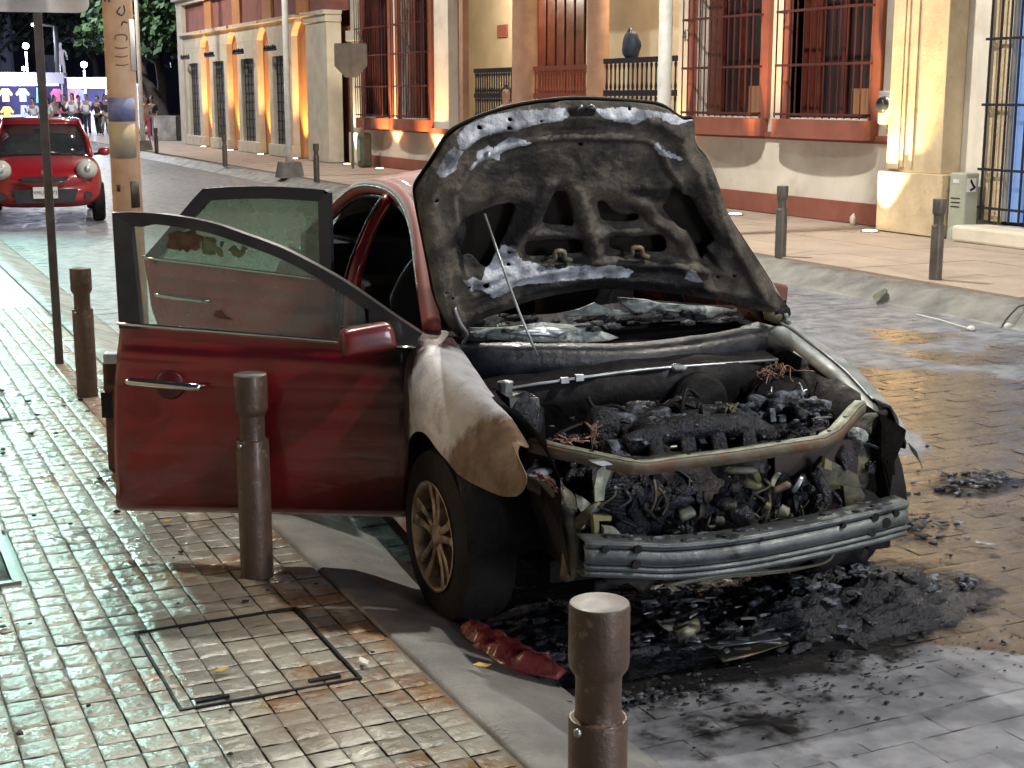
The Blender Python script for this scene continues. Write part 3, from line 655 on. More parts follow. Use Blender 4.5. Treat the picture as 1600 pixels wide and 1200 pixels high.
# right pilaster
g = MB(); g.box2((12.06, 13.42, 0.17), (12.44, 14.60, 0.92)); g.build('pilaster_base', 'stone', house, bevel=0.01)
g = MB(); g.box2((12.14, 13.55, 0.92), (12.44, 14.50, 5.2)); g.box2((12.10, 14.28, 0.95), (12.14, 14.50, 5.2)); g.build('pilaster', 'stone', house, bevel=0.008)
g = MB()
for yy in (14.22, 14.05): g.box2((12.115, yy, 0.98), (12.138, yy+0.05, 5.2))
pieces(g, 'pilaster_moulding', 'stone', house)
# porch
pg = MB(); pg.box2((XW+0.11, 20.09, 0.17), (14.7, 34.0, 1.30)); pg.build('porch_floor', 'wall_cream', house)
pg = MB()
pg.box2((14.55, 20.35, 1.30), (14.75, 27.1, 5.2)); pg.box2((14.55, 29.85, 1.30), (14.75, 34.0, 5.2)); pg.box2((XW+0.36, 20.085, 1.3), (14.54, 20.3, 5.2)); pg.box2((XW+0.12, 34.0, 1.3), (14.54, 34.2, 5.2))
pieces(pg, 'porch_wall', 'wall_cream', house)
pg = MB(); pg.box2((XW+0.11, 20.31, 4.6), (14.54, 33.9, 4.9)); pg.build('porch_ceiling', 'wall_cream', house)
def column(y, r, z0=1.3, z1=5.2, m='pink_stone', x=XW+0.25):
    g = MB(); g.box((x, y, z0+0.13), (r*2.5, r*2.5, 0.26)); g.lathe([(r*1.2, z0+0.26), (r*1.2, z0+0.34), (r*1.05, z0+0.40), (r, z0+0.45), (r*0.94, z1)], 28, (x, y, 0))
    return g.build('column', m, house, auto=True)
cA = onx(934, 100, XW+0.25).y; cB = onx(820, 100, XW+0.25).y; cC = onx(716, 100, XW+0.1).y
column(cA, 0.20); column(cB, 0.26)
g = MB(); g.box2((XW-0.02, 28.7, 0.17), (XW+0.12, 29.3, 5.2)); g.build('pilaster', 'pink_stone', house)
# balustrades
def balustrade(y0, y1, x, z0, z1, m, nb, hy=False):
    g = MB(); g.box2((x-0.03, y0, z1-0.09), (x+0.03, y1, z1)); g.box2((x-0.03, y0, z0), (x+0.03, y1, z0+0.07)); g.box2((x-0.025, y0, (z0+z1)/2-0.06), (x+0.025, y1, (z0+z1)/2+0.04))
    o = g.build('railing', m, house)
    for k in range(nb):
        y = lerp(y0, y1, (k+0.5)/nb); q = MB()
        for a, b in ((z0+0.07, (z0+z1)/2-0.06), ((z0+z1)/2+0.04, z1-0.09)):
            h = b-a; q.lathe([(0.016, a), (0.030, a+h*0.12), (0.017, a+h*0.3), (0.017, a+h*0.75), (0.030, b-h*0.08), (0.016, b)], 6, (x, y, 0))
        q.build('baluster', m, o)
yr0 = onx(1030, 100, XW+0.25).y; yr1 = onx(943, 100, XW+0.25).y
balustrade(yr0-0.6, cA-0.26, XW+0.25, 1.32, 2.50, 'iron', 16)
balustrade(cB+0.33, 28.68, XW+0.25, 1.32, 2.42, 'iron', 18)
balustrade(cA+0.26, cB-0.33, XW+0.30, 1.32, 2.42, mat('rust_red_railing', (0.20, 0.05, 0.035), rough=0.5), 20)
# wood double door
dw = MB(); dw.box2((14.58, 27.1, 1.30), (14.62, 29.85, 5.0)); dd_ = dw.build('door', 'wood', house)
for k in range(6):
    y = 27.2+k*0.445; q = MB(); q.box2((14.54, y, 2.35), (14.579, y+0.36, 4.9)); q.build('panel', 'wood', dd_, bevel=0.012)
    q = MB(); q.box2((14.54, y, 1.45), (14.579, y+0.36, 2.25)); q.build('panel', 'wood', dd_, bevel=0.012)
pt_ = onx(790, 48, 14.54)
g = MB(); g.box((14.53, pt_.y+0.15, pt_.z), (0.03, 0.55, 0.28)); np_ = g.build('wall_plaque', 'terracotta', house)
# house number
def text(name, s, loc, size, rot, m, parent=None, ext=0.003):
    c = bpy.data.curves.new(name, 'FONT'); c.body = s; c.size = size; c.extrude = ext; c.align_x = 'CENTER'; c.align_y = 'CENTER'
    o = bpy.data.objects.new(name, c); col.objects.link(o)
    dg = bpy.context.evaluated_depsgraph_get(); me = bpy.data.meshes.new_from_object(o.evaluated_get(dg)); bpy.data.objects.remove(o)
    me.materials.clear(); o = link(name, me, m, parent); o.location = loc; o.rotation_euler = rot; return o
pn = onx(1076, 56, XW-0.01)
text('house_number', '439', pn, 0.26, (R(90), 0, R(-90)), 'grey_post', house)
# doorway between the two buildings and left pilaster
g = MB(); g.box2((12.5, 34.75, 0.17), (12.7, 37.2, 5.2)); g.build('side_wall', 'orange_wall', house)
sd = MB(); sd.box2((12.30, 34.9, 0.2), (12.40, 36.4, 3.6)); sdo = sd.build('side_door', mat('brown_timber_door', (0.30, 0.14, 0.07), (0.2, 0.09, 0.05), rough=0.5, scale=4), house)
g = MB(); g.box2((12.05, 34.3, 0.17), (12.22, 35.15, 0.95)); g.box2((12.10, 34.35, 0.95), (12.22, 35.05, 3.2)); g.box2((12.02, 34.25, 3.2), (12.22, 35.15, 3.45)); g.box2((12.1, 34.4, 3.45), (12.22, 35.0, 5.2)); g.build('pilaster', 'white_trim', house, bevel=0.01)
# barred doorway at the right end
g = MB(); g.box2((12.58, 10.5, 0.35), (12.6, 12.95, 4.5)); bd = g.build('doorway', 'dark_room', house)
g = MB()
for yy in (12.70, 12.42, 12.14): g.box2((12.5, yy-0.11, 0.4), (12.56, yy+0.09, 4.4))
pieces(g, 'door_panel', 'blue_door', bd)
g = MB()
for k in range(13): g.box((12.36, 13.08-k*0.155, 2.4), (0.02, 0.02, 4.0))
for z in (0.55, 1.0, 1.75, 2.5): g.box((12.35, 12.2, z), (0.014, 1.9, 0.03)); g.box((12.48, 13.10, z), (0.24, 0.014, 0.03))
pieces(g, 'bar', 'iron', bd)
g = MB(); g.box2((12.42, 12.80, 0.4), (12.56, 12.96, 4.4)); g.box2((12.44, 13.0, 0.4), (12.58, 13.10, 4.4)); pieces(g, 'door_frame', 'stone', bd)
g = MB(); g.box2((12.0, 9.5, 0.16), (12.58, 13.15, 0.35)); g.build('doorstep', 'white_trim', house, bevel=0.03)
# uplights of the white house
uplight(11.85, 14.45, 0.165, 1100, 0.12, -0.15, 'bright uplight at the foot of the yellow pilaster', 70, (1.0, 0.62, 0.25))
uplight(11.80, 17.38, 0.165, 650, 0.10, 0, 'uplight between the two barred windows nearest the pilaster', 48)
uplight(11.9, 20.0, 0.165, 260, 0.15, 0, 'uplight at the corner beside the porch')
uplight(11.75, 32.1, 0.165, 650, 0.14, 0, 'uplight between the pair of windows beyond the porch')
uplight(11.8, 29.6, 0.165, 420, 0.14, 0, 'uplight at the corner just beyond the porch')
uplight(11.8, 34.6, 0.165, 320, 0.3, 0, 'uplight by the white pilaster next to the brown door', 60, (1, 0.8, 0.5))
lamp_light('porch_lamp', 'POINT', (13.4, 29.6, 4.3), 150, (1.0, 0.86, 0.66), 0.2)
lamp_light('porch_lamp', 'POINT', (13.5, 22.6, 4.3), 75, (1.0, 0.80, 0.55), 0.2)

# arcaded building
XB = 11.75
arc = thing('arcaded_building', 'long building with white stone doorways, ochre walls and a brick red frieze', 'building')
g = MB(); g.box2((XB+0.12, 37.4, 0.17), (XB+0.5, 52.3, 4.2))
g.build('wall', 'orange_wall', arc)
g = MB(); g.box2((XB+0.05, 35.5, 3.99), (XB+0.5, 52.4, 4.95)); g.build('frieze', 'maroon', arc)
g = MB(); g.box2((XB-0.10, 35.5, 4.95), (XB+0.5, 52.6, 5.12)); g.box2((XB-0.22, 35.5, 5.12), (XB+0.5, 52.75, 5.3)); g.build('cornice', 'white_trim', arc)
for y in (37.9, 41.2, 44.6, 48.2): 
    q = MB(); q.box2((XB-0.02, y-0.45, 4.02), (XB+0.05, y+0.45, 4.95)); q.build('frieze_pilaster', 'orange_wall', arc)
q = MB(); q.box2((XB-0.1, 35.55, 0.17), (XB+0.3, 37.3, 3.7)); q.box2((XB-0.14, 35.5, 3.7), (XB+0.3, 37.4, 3.88)); q.box2((XB-0.2, 35.45, 3.88), (XB+0.3, 37.5, 3.98)); q.build('end_pilaster', 'white_trim', arc, bevel=0.015)
q = MB(); q.box2((XB-0.1, 51.7, 0.17), (XB+0.3, 52.5, 4.95)); q.build('corner_pilaster', 'white_trim', arc)
for k, yc in enumerate((39.9, 43.35, 46.9, 50.4)):
    b = MB(); hw = 1.15
    b.box2((XB-0.06, yc-hw, 0.17), (XB+0.13, yc-0.72, 3.45)); b.box2((XB-0.06, yc+0.72, 0.17), (XB+0.13, yc+hw, 3.45))
    b.box2((XB-0.06, yc-0.72, 2.95), (XB+0.13, yc+0.72, 3.45)); b.box2((XB-0.12, yc-hw-0.03, 0.17), (XB+0.13, yc+hw+0.03, 0.50))
    # flared capital
    P = [(XB-0.06, yc-hw, 3.45), (XB-0.06, yc+hw, 3.45), (XB-0.08, yc+hw+0.12, 3.62), (XB-0.14, yc+hw+0.42, 3.80), (XB-0.14, yc+hw+0.42, 3.90), (XB-0.14, yc-hw-0.42, 3.90), (XB-0.14, yc-hw-0.42, 3.80), (XB-0.08, yc-hw-0.12, 3.62)]
    b.plate([(XB-0.06, p[1], p[2]) for p in P], (0.19, 0, 0)); b.box2((XB-0.18, yc-hw-0.5, 3.90), (XB+0.13, yc+hw+0.5, 3.99))
    f = b.build('doorway', 'white_trim', arc, bevel=0.012)
    d = MB(); d.box2((XB+0.06, yc-0.72, 0.50), (XB+0.10, yc+0.72, 2.95)); dd2 = d.build('roller_gate', 'shutter_grey', f)
    r = MB()
    for z in np.arange(0.62, 2.9, 0.26): r.box2((XB+0.04, yc-0.72, z), (XB+0.06, yc+0.72, z+0.03))
    for yy in (-0.65, -0.3, 0.05, 0.4): r.box2((XB-0.03, yc+yy, 0.5), (XB-0.01, yc+yy+0.03, 2.95))
    pieces(r, 'grille_bar', 'iron', f)
    r = MB(); r.box2((XB-0.35, yc-0.6, 3.08), (XB-0.30, yc+0.6, 3.13))
    for q in range(6): r.lump((XB-0.33, yc-0.5+q*0.2, 3.18), (0.05, 0.07, 0.07), 1, 0.3)
    r.build('roosting_bracket', 'iron', f)
for q, y in enumerate((38.2, 41.6, 45.1, 48.7)):
    uplight(XB-0.22, y, 0.165, 620, 0.22, 0, ['uplight beside the white end pilaster', 'second uplight along the ochre wall', 'third uplight along the ochre wall', 'farthest uplight of the arcaded building'][q], 60)

# ================================================================== STREET FURNITURE
def bollard(loc, label, m='bollard', capm=None):
    t = thing('steel_bollard', label, 'bollard', loc, rnd.uniform(-0.3, 0.3), 'steel bollards along the kerbs')
    MB().lathe([(0.0605, 0), (0.0605, 0.515), (0.0585, 0.520)], 40).build('post', m, t, auto=True)
    MB().lathe([(0.0585, 0.518), (0.049, 0.523), (0.047, 0.535), (0.047, 0.605), (0.049, 0.615)], 40).build('neck', m, t, auto=True)
    MB().lathe([(0.049, 0.612), (0.0595, 0.628), (0.0615, 0.64), (0.0615, 0.756), (0.0600, 0.760)], 40).build('cap', m, t, auto=True)
    MB().lathe([(0.0592, 0.7585), (0.0592, 0.7625), (0.058, 0.7632)], 40).build('lit_top_disc', 'lit_top_disc', t, auto=True)  # thin disc added to carry the painted lamp reflection
    g = MB()
    for a in (0.4, 3.54): g.lathe([(0.009, -0.008), (0.009, 0.006), (0.006, 0.009)], 10, (math.cos(a)*0.06, math.sin(a)*0.06, 0.505), 'z', Matrix.Rotation(a, 3, 'Z') @ Matrix.Rotation(R(90), 3, 'Y'))
    pieces(g, 'bolt', 'bare', t, smooth=True)
    return t
b2 = onz(402, 898, 0.1); lb = onz(137, 618, 0.1)
bollard((1.315, 2.37, 0.1), 'rust brown bollard in front of the burnt bumper, cut off by the picture edge')
bollard((b2.x, b2.y, 0.1), 'brown bollard standing in front of the open red door')
bollard((lb.x, lb.y, 0.1), 'dark brown bollard beside the tall thin sign post')
for q, lab in (((1461, 438), 'grey brown bollard on the far pavement in front of the pale cabinet'), ((1219, 402), 'grey brown bollard on the far pavement below the barred windows'),
               ((495, 284), 'slim dark bollard just beyond the red car roof'), ((352, 260), 'bollard on the far pavement before the ochre wall'), ((245, 240), 'bollard farthest up the far pavement')):
    p = onz(*q, 0.15); bollard((p.x, p.y, 0.15), lab, 'bollard_grey')
# tall sign post with a panel seen from behind
sp = onz(93, 568, 0.1)
t = thing('sign_post', 'thin grey post carrying a rounded blank sign seen from behind', 'sign', (sp.x, sp.y, 0.1), R(-8))
MB().box((0, 0, 1.35), (0.055, 0.055, 2.7)).build('post', 'grey_post', t, bevel=0.006)
pts = []
for (xx, zz, a0) in ((0.26, 2.30, -90), (0.26, 2.80, 0), (-0.55, 2.80, 90), (-0.55, 2.30, 180)):
    for k in range(6):
        a = R(a0+k*18); pts.append((xx+0.06*math.cos(a)*1, -0.04, zz+0.06*math.sin(a)))
pz = onx(0, 16, sp.x).z
MB().plate([(p[0], p[1]+0.0, p[2]+(2.39-2.36)) for p in pts], (0, 0.006, 0)).build('panel', 'sign_back', t)
g = MB(); g.box((-0.1, -0.045, 2.45), (0.7, 0.012, 0.03)); g.build('bracket', 'grey_post', t)
# utility pole
up = onz(214, 592, 0.1)
t = thing('utility_pole', 'peeling orange painted concrete utility pole with posters and scrawls', 'utility pole', (up.x, up.y, 0.1))
MB().lathe([(0.092, 0), (0.089, 1.5), (0.084, 4), (0.075, 8.5)], 28).build('pole', 'pole_conc', t, True)
def wrap(name, z0, z1, a0, a1, r, m, parent):
    n = 10; g = MB(); g.grid([[(r*math.cos(lerp(a0, a1, k/n)), r*math.sin(lerp(a0, a1, k/n)), z) for k in range(n+1)] for z in (z0, z1)])
    o = g.build(name, m, parent, True); solid(o, 0.002, 1); return o
MT['poster_blue'] = mat('torn_blue_poster', (0.07, 0.12, 0.38), (0.3, 0.3, 0.38), rough=0.6, scale=9)
MT['poster_grey'] = mat('torn_grey_poster', (0.30, 0.32, 0.32), (0.42, 0.33, 0.2), rough=0.6, scale=8)
MT['poster_dark'] = mat('dark_sticker', (0.03, 0.025, 0.02), rough=0.6)
face = math.atan2(-up.y, -up.x)
wrap('poster', 1.60, 1.74, face-1.2, face+0.9, 0.0915, 'poster_blue', t); wrap('poster', 1.38, 1.585, face-1.3, face+0.8, 0.0915, 'poster_grey', t)
wrap('sticker', 1.08, 1.24, face+0.25, face+0.9, 0.092, 'poster_dark', t); wrap('sticker', 1.18, 1.22, face-0.7, face-0.45, 0.092, 'poster_dark', t)
wrap('sticker', 0.88, 0.98, face-0.5, face+0.2, 0.093, 'green_box', t); wrap('poster', 1.9, 2.2, face+0.75, face+1.6, 0.091, mat('white_poster', (0.6, 0.6, 0.6), rough=0.6), t)
def scrawl(pts, z0, a0, s, m='poster_dark'):
    g = MB(); q = catmull([(p[0]*s, 0, p[1]*s) for p in pts], 5)
    r = 0.091
    g.tube([(r*math.cos(a0+p.x/r), r*math.sin(a0+p.x/r), z0+p.z) for p in q], 0.0035, 5); g.build('scrawl', m, t)
scrawl([(0, 1), (0.1, 0), (0.15, 1.1), (0.7, 1.2), (0.7, 0.1), (0.9, 0)], 2.30, face-0.95, 0.05)
scrawl([(0, 1), (-0.4, 0.4), (0.1, 0), (0.5, 0.5), (0.4, 1.2)], 2.22, face+0.2, 0.05)
scrawl([(0, 0), (0.2, 0.4), (0.6, 0.3)], 2.16, face+0.2, 0.06)
for zz in (1.93, 1.98, 2.03): scrawl([(-0.7, 0.1), (0, 0), (0.8, 0.15)], zz, face+0.1, 0.05, mat('faint_ink', (0.26, 0.15, 0.09), rough=0.7))
scrawl([(-0.6, 0), (-0.5, 0.5), (0.3, 0.6), (0.8, 0.4), (0.7, -0.1)], 2.08, face+0.1, 0.05, mat('faint_ink_line', (0.22, 0.13, 0.08), rough=0.7))
# lamp posts along the far pavement
def lamp_post(x, y, label, energy, color=(1.0, 0.92, 0.78), z=0.15, r=0.07, cone=True, head=True):
    t = thing('street_lamp', label, 'street lamp', (x, y, z), 0, 'lamp posts along the far pavement')
    MB().lathe([(r*1.25, 0.3), (r, 0.5), (r*0.8, 8.4)], 20).build('post', 'white_post', t, True)
    if cone:
        g = MB(); g.box((0, 0, 0.15), (0.52, 0.52, 0.34), taper=0.78); g.build('concrete_base', 'concrete', t, bevel=0.01)
    MB().tube([(0, 0, 8.35), (-0.6, 0, 8.6), (-1.5, 0, 8.65)], 0.035, 10).build('arm', 'white_post', t, True)
    h = MB().box((-1.75, 0, 8.63), (0.6, 0.26, 0.09), taper=0.7).build('lamp_head', 'white_post', t, bevel=0.02)
    MB().box((-1.75, 0, 8.575), (0.45, 0.2, 0.015)).build('lens', 'lamp_white', h)
    lamp_light('street_lamp_light', 'SPOT', (x-1.75, y, z+8.5), energy, color, 0.18, (x-2.6, y, 0), 165, 0.5)
    return t
lamp_post(9.10, 14.97, 'white lamp post standing behind the right edge of the raised bonnet', 2600, r=0.085)
lamp_post(8.97, 30.1, 'white lamp post in a concrete block by the slim dark bollard', 1700)
lamp_post(9.16, 46.8, 'white lamp post far up the street behind the orange utility pole', 1700)
lx_, ly_ = atdist(191, 150, 57).x, atdist(191, 150, 57).y
lamp_post(lx_, ly_, 'white lamp post added to light the crowd, hidden behind the utility pole', 2600, color=(0.9, 0.93, 1.0))  # extra lamp put behind the pole to brighten the people
lamp_post(9.0, -0.6, 'white lamp post standing outside the picture beside the camera', 2600)
# street sign from behind
s0 = atdist(548, 95, 33.5)
t = thing('traffic_sign', 'dull grey shield shaped traffic sign seen from behind by the brown door', 'sign', (s0.x, s0.y, 0.15), R(-18))
MB().box((0, 0.03, (s0.z+0.35)/2-0.05), (0.06, 0.05, s0.z+0.3)).build('post', 'sign_dark', t)
o8 = [(a_, 0, s0.z-0.15+b_) for a_, b_ in ((-.36, .40), (.36, .40), (.38, .36), (.38, -.12), (.14, -.38), (-.14, -.38), (-.38, -.12), (-.38, .36))]
MB().plate(o8, (0, 0.012, 0)).build('panel', 'sign_dark', t)
g = MB(); g.box((0, -0.012, s0.z-0.15), (0.02, 0.012, 0.7)); g.build('rib', 'grey_post', t)
# cabinet, meter, green box
cp = onx(1502, 362, 12.24)
t = thing('utility_cabinet', 'pale green telecom cabinet standing by the yellow pilaster', 'utility cabinet', (cp.x, cp.y, 0.155), R(4))
MB().box((0, 0, 0.40), (0.22, 0.26, 0.80)).build('housing', 'ped', t, bevel=0.02)
MB().lathe([(0.17, 0.0), (0.16, 0.12), (0.13, 0.16)], 18).build('foot', 'ped', t, auto=True)
g = MB()
for z in (0.40, 0.45, 0.50): g.box((-0.112, 0.02, z), (0.006, 0.14, 0.012))
pieces(g, 'vent', 'soot', t)
MB().box((-0.113, 0.02, 0.70), (0.004, 0.10, 0.05)).build('label_plate', 'sign_back', t)
MB().box((-0.02, -0.1325, 0.66), (0.15, 0.004, 0.16)).build('sticker', 'plate', t)
g = MB(); g.tube(catmull([(-0.04, -0.136, 0.72), (0.0, -0.137, 0.66), (0.03, -0.137, 0.63), (-0.04, -0.137, 0.60)], 4), 0.014, 6); g.build('sticker_mark', 'soot', t)
mp = onx(1398, 158, 12.38)
t = thing('electric_meter', 'round electricity meter in a grey box on the white wall', 'meter', (12.40, mp.y+0.03, mp.z-0.1))
MB().box((-0.06, 0, 0.02), (0.16, 0.30, 0.42)).build('housing', 'sign_back', t, bevel=0.02)
MB().lathe([(0.10, -0.14), (0.10, -0.22), (0.07, -0.25)], 20, (0, 0, 0.05), 'x').build('glass_dome', 'glass_dark', t, True)
MB().lathe([(0.115, -0.13), (0.115, -0.17)], 20, (0, 0, 0.05), 'x').build('ring', 'bare', t, True)
g = MB(); g.box((-0.05, -0.05, -0.25), (0.03, 0.03, 0.14)); g.box((-0.05, 0.05, -0.25), (0.03, 0.03, 0.14)); pieces(g, 'pipe', 'grey_post', t)
gp = onz(570, 262, 0.15)
t = thing('green_cabinet', 'small dark green box at the foot of the white house beyond the car', 'utility cabinet', (gp.x, gp.y, 0.15))
MB().box((0, 0, 0.42), (0.3, 0.34, 0.84)).build('housing', 'green_box', t, bevel=0.08)
MB().box((-0.155, 0, 0.42), (0.02, 0.2, 0.5)).build('door_panel', 'ped', t)
gp = onz(640, 262, 0.15)
t = thing('brown_post_box', 'short brown box against the terracotta band between uplights', 'utility box', (11.9, gp.y*1.02, 0.15))
MB().box((0, 0, 0.24), (0.12, 0.16, 0.48)).build('housing', 'stone', t, bevel=0.01)
MB().box((0, 0, 0.49), (0.14, 0.18, 0.03)).build('lid', 'grey_post', t)
# rusty box behind the door
t = thing('rusty_box', 'rusty brown metal box with a silver latch half hidden behind the open front door', 'metal box', (1.10, 6.75, 0.10), R(-20))
MB().box((0.16, 0.1, 0.27), (0.36, 0.22, 0.54)).build('body', 'rust', t, bevel=0.02)
MB().box((0.10, -0.03, 0.56), (0.20, 0.10, 0.05)).build('latch', 'bare', t, bevel=0.01)
MB().box((-0.005, -0.016, 0.33), (0.05, 0.012, 0.12)).build('slot', 'soot', t)
# low cable pipe stubs on the far pavement
sb = onz(1333, 352, 0.16)
t = tag(MB().lump((sb.x, sb.y, sb.z+0.06), (0.05, 0.05, 0.09), 1, 0.3).build('plastic_bottle', 'white_trim', None, True), 'small pale crumpled bottle lying against the terracotta skirting', 'bottle')
# cable and leaf on the far kerb
cb = [onz(1565, 512, 0.01), onz(1572, 500, 0.06), onz(1585, 485, 0.12), onz(1598, 477, 0.15), onz(1640, 470, 0.16), onz(1700, 480, 0.165)]
tag(MB().tube(catmull(cb, 5), 0.008, 8).build('black_cable', 'black', None, True), 'black cable drooping over the far kerb', 'cable')
lf = onz(1376, 464, 0.045)
P = [(0, -0.16, 0), (0.045, -0.08, 0.02), (0.06, 0.02, 0.03), (0.035, 0.12, 0.03), (0, 0.17, 0.05), (-0.035, 0.1, 0.03), (-0.055, 0.0, 0.03), (-0.04, -0.09, 0.02)]
o = MB().plate(P, (0, 0, 0.004)).build('fallen_leaf', mat('dried_green_leaf', (0.06, 0.08, 0.045), (0.1, 0.1, 0.06), rough=0.6), None); o.location = lf; o.rotation_euler = (0.06, -0.24, R(-58)); tag(o, 'big dark dried leaf lying on the sloping far kerb', 'leaf')
MT['paperwhite'] = mat('white_scrap', (0.6, 0.6, 0.58), rough=0.6)
for q, lab, m in (((347, 1047), 'yellow dry leaf on the square access cover', 'yleaf'), ((568, 1034), 'small pale scrap beside the access cover', 'paperwhite'), ((262, 815), 'yellow leaf in the lit patch under the red door', 'yleaf'), ((753, 1040), 'tiny yellow leaf on the near kerb concrete', 'yleaf')):
    p = onz(*q, 0.112); o = MB().plate([(0, -0.03, 0), (0.014, -0.01, 0.004), (0.012, 0.015, 0.002), (0, 0.03, 0.006), (-0.012, 0.01, 0.0), (-0.013, -0.012, 0.003)], (0, 0, 0.002)).build('fallen_leaf', m, None)
    o.location = p; o.rotation_euler = (0, 0.1, rnd.uniform(0, 6)); tag(o, lab, 'leaf')

# ================================================================== DISTANCE: square, stalls, trees, people
def leafcloud(g, c, r, n, s=0.28, seed=0):
    rr = random.Random(seed)
    for _ in range(n):
        while True:
            d = Vector((rr.uniform(-1, 1), rr.uniform(-1, 1), rr.uniform(-1, 1)))
            if 0.25 < d.length < 1: break
        k = 0.75+0.5*noise.noise(d*2.2+Vector((seed, 0, 0)))
        if noise.noise(d*3.1+Vector((0, seed, 0))) < -0.22: continue
        p = Vector((d.x*r[0], d.y*r[1], d.z*r[2]))*k*1.25+Vector(c); a = Vector((rr.gauss(0, 1), rr.gauss(0, 1), rr.gauss(0, 1))).normalized(); b = a.orthogonal().normalized()
        cc = a.cross(b); w = s*rr.uniform(0.6, 1.3); i = len(g.v)
        g.v += [p-b*w, p+cc*w*0.5, p+b*w, p-cc*w*0.5]; g.f.append([i, i+1, i+2, i+3])
def tree(x, y, h, r, n, label, seed, s=0.3):
    t = thing('tree', label, 'tree', (x, y, 0.1), 0, 'dark trees round the square')
    g = MB(); g.tube(catmull([(0, 0, 0), (0.15, 0.1, h*0.25), (-0.1, 0, h*0.45), (0.1, 0, h*0.7)], 4), [0.32-0.02*k for k in range(13)][:13], 10)
    for k in range(5):
        a = k*1.3+seed; g.tube([(0, 0, h*0.35+k*0.2), (math.cos(a)*r*0.35, math.sin(a)*r*0.35, h*0.55), (math.cos(a)*r*0.7, math.sin(a)*r*0.7, h*0.72)], [0.14, 0.09, 0.03], 6)
    g.build('trunk', 'bark', t, True)
    g = MB(); rr = random.Random(seed)
    for k in range(7):
        a = rr.uniform(0, 6.28); q = rr.uniform(0, r*0.6)
        leafcloud(g, (math.cos(a)*q, math.sin(a)*q, h*0.72+rr.uniform(-0.15, 0.25)*h), (r*0.55, r*0.55, h*0.22), n//7, s, seed*10+k)
    g.build('crown', 'leaf', t)
    return t
def place(px, d): p = atdist(px, 150, d); return p.x, p.y
for (px, d, h, r, n, lab, sd_) in ((250, 74, 9.5, 4.2, 5000, 'broad dark tree overhanging the corner of the arcaded building', 1), (225, 92, 11, 4.5, 4500, 'dark tree behind the orange utility pole', 2),
                                (150, 105, 12, 5.0, 4500, 'tall dark tree behind the statue', 3), (60, 112, 12, 5.5, 4500, 'dark tree between the pale church tower and the lamps', 4), (-20, 100, 10, 5, 3000, 'dark tree at the edge of the square beyond the stall', 5), (330, 88, 12, 5, 2500, 'dark tree rising behind the arcaded building', 6)):
    x, y = place(px, d); tree(x, y, h, r, n, lab, sd_, 0.34)
x, y = place(238, 62)
t = thing('tree', 'leaning bare trunk seen beside the arcaded building', 'tree', (x, y, 0.1))
MB().tube(catmull([(0.6, 0, 0), (0.4, 0, 1.0), (-0.2, 0, 2.2), (-1.2, 0, 3.2)], 4), 0.28, 10).build('trunk', 'bark', t, True)
g = MB(); leafcloud(g, (-0.2, 0, 4.8), (2.6, 2, 1.4), 2500, 0.22, 77); g.build('crown', mat('lit_foliage', (0.07, 0.14, 0.05), (0.04, 0.08, 0.03), rough=0.6), t)
# church tower columns
for k, (px, w, d, lab) in enumerate(((12, 1.5, 110, 'pale bluish church pillar at the left edge of the square'), (-8, 1.0, 108, 'narrow pale church pillar next to the wide one'), (82, 1.0, 112, 'slim pale pillar beside the lamp with the arm'))):
    x, y = place(px, d); t = thing('church_pillar', lab, 'pillar', (x, y, 0))
    h = 9.5 if k < 2 else 4.5
    MB().lathe([(w*0.55, 0), (w*0.55, 0.6), (w*0.45, 0.8), (w*0.40, h-0.5), (w*0.5, h-0.3), (w*0.55, h)], 16).build('shaft', 'church', t, auto=True)
    MB().box((0, 0, h+0.2), (w*1.4, w*1.4, 0.5)).build('capital', 'church', t)
# globe lamps
for k, (px, py, d, e, lab) in enumerate(((40, 72, 78, 350, 'white globe lamp high above the clothes stall'), (37, 107, 86, 120, 'small white lamp just above the stall awning'), (131, 101, 80, 350, 'white globe lamp right of the statue'), (120, 128, 88, 150, 'low white lamp over the crowd'))):
    p = atdist(px, py, d); t = thing('globe_lamp', lab, 'street lamp', (p.x, p.y, 0.1), 0, 'globe lamps on the square')
    MB().lathe([(0.06, 0), (0.05, p.z-0.4)], 10).build('post', 'white_post', t, True)
    MB().lump((0, 0, p.z-0.1), (0.17 if e > 200 else 0.13,)*3, 2, 0).build('globe', 'lamp_white', t, True)
    lamp_light('globe_light', 'POINT', (p.x, p.y-0.5, p.z), e*2.5, (0.75, 0.8, 1.0), 0.3)
p = atdist(86, 41, 72); q = atdist(57, 37, 72)
t = thing('arm_lamp', 'slender pale lamp post with a short arm pointing left', 'street lamp', (p.x, p.y, 0.1))
MB().lathe([(0.14, 0), (0.11, p.z-0.1)], 10).build('post', mat('glow_lit_post', (0.7, 0.75, 0.72), rough=0.4), t, True)
a_ = q-p; MB().tube([(0, 0, p.z-0.1), (a_.x, a_.y, q.z-0.1)], 0.06, 8).build('arm', 'white_post', t)
MB().box((a_.x, a_.y, q.z-0.16), (0.45, 0.3, 0.12)).build('lamp_head', 'lamp_white', t)
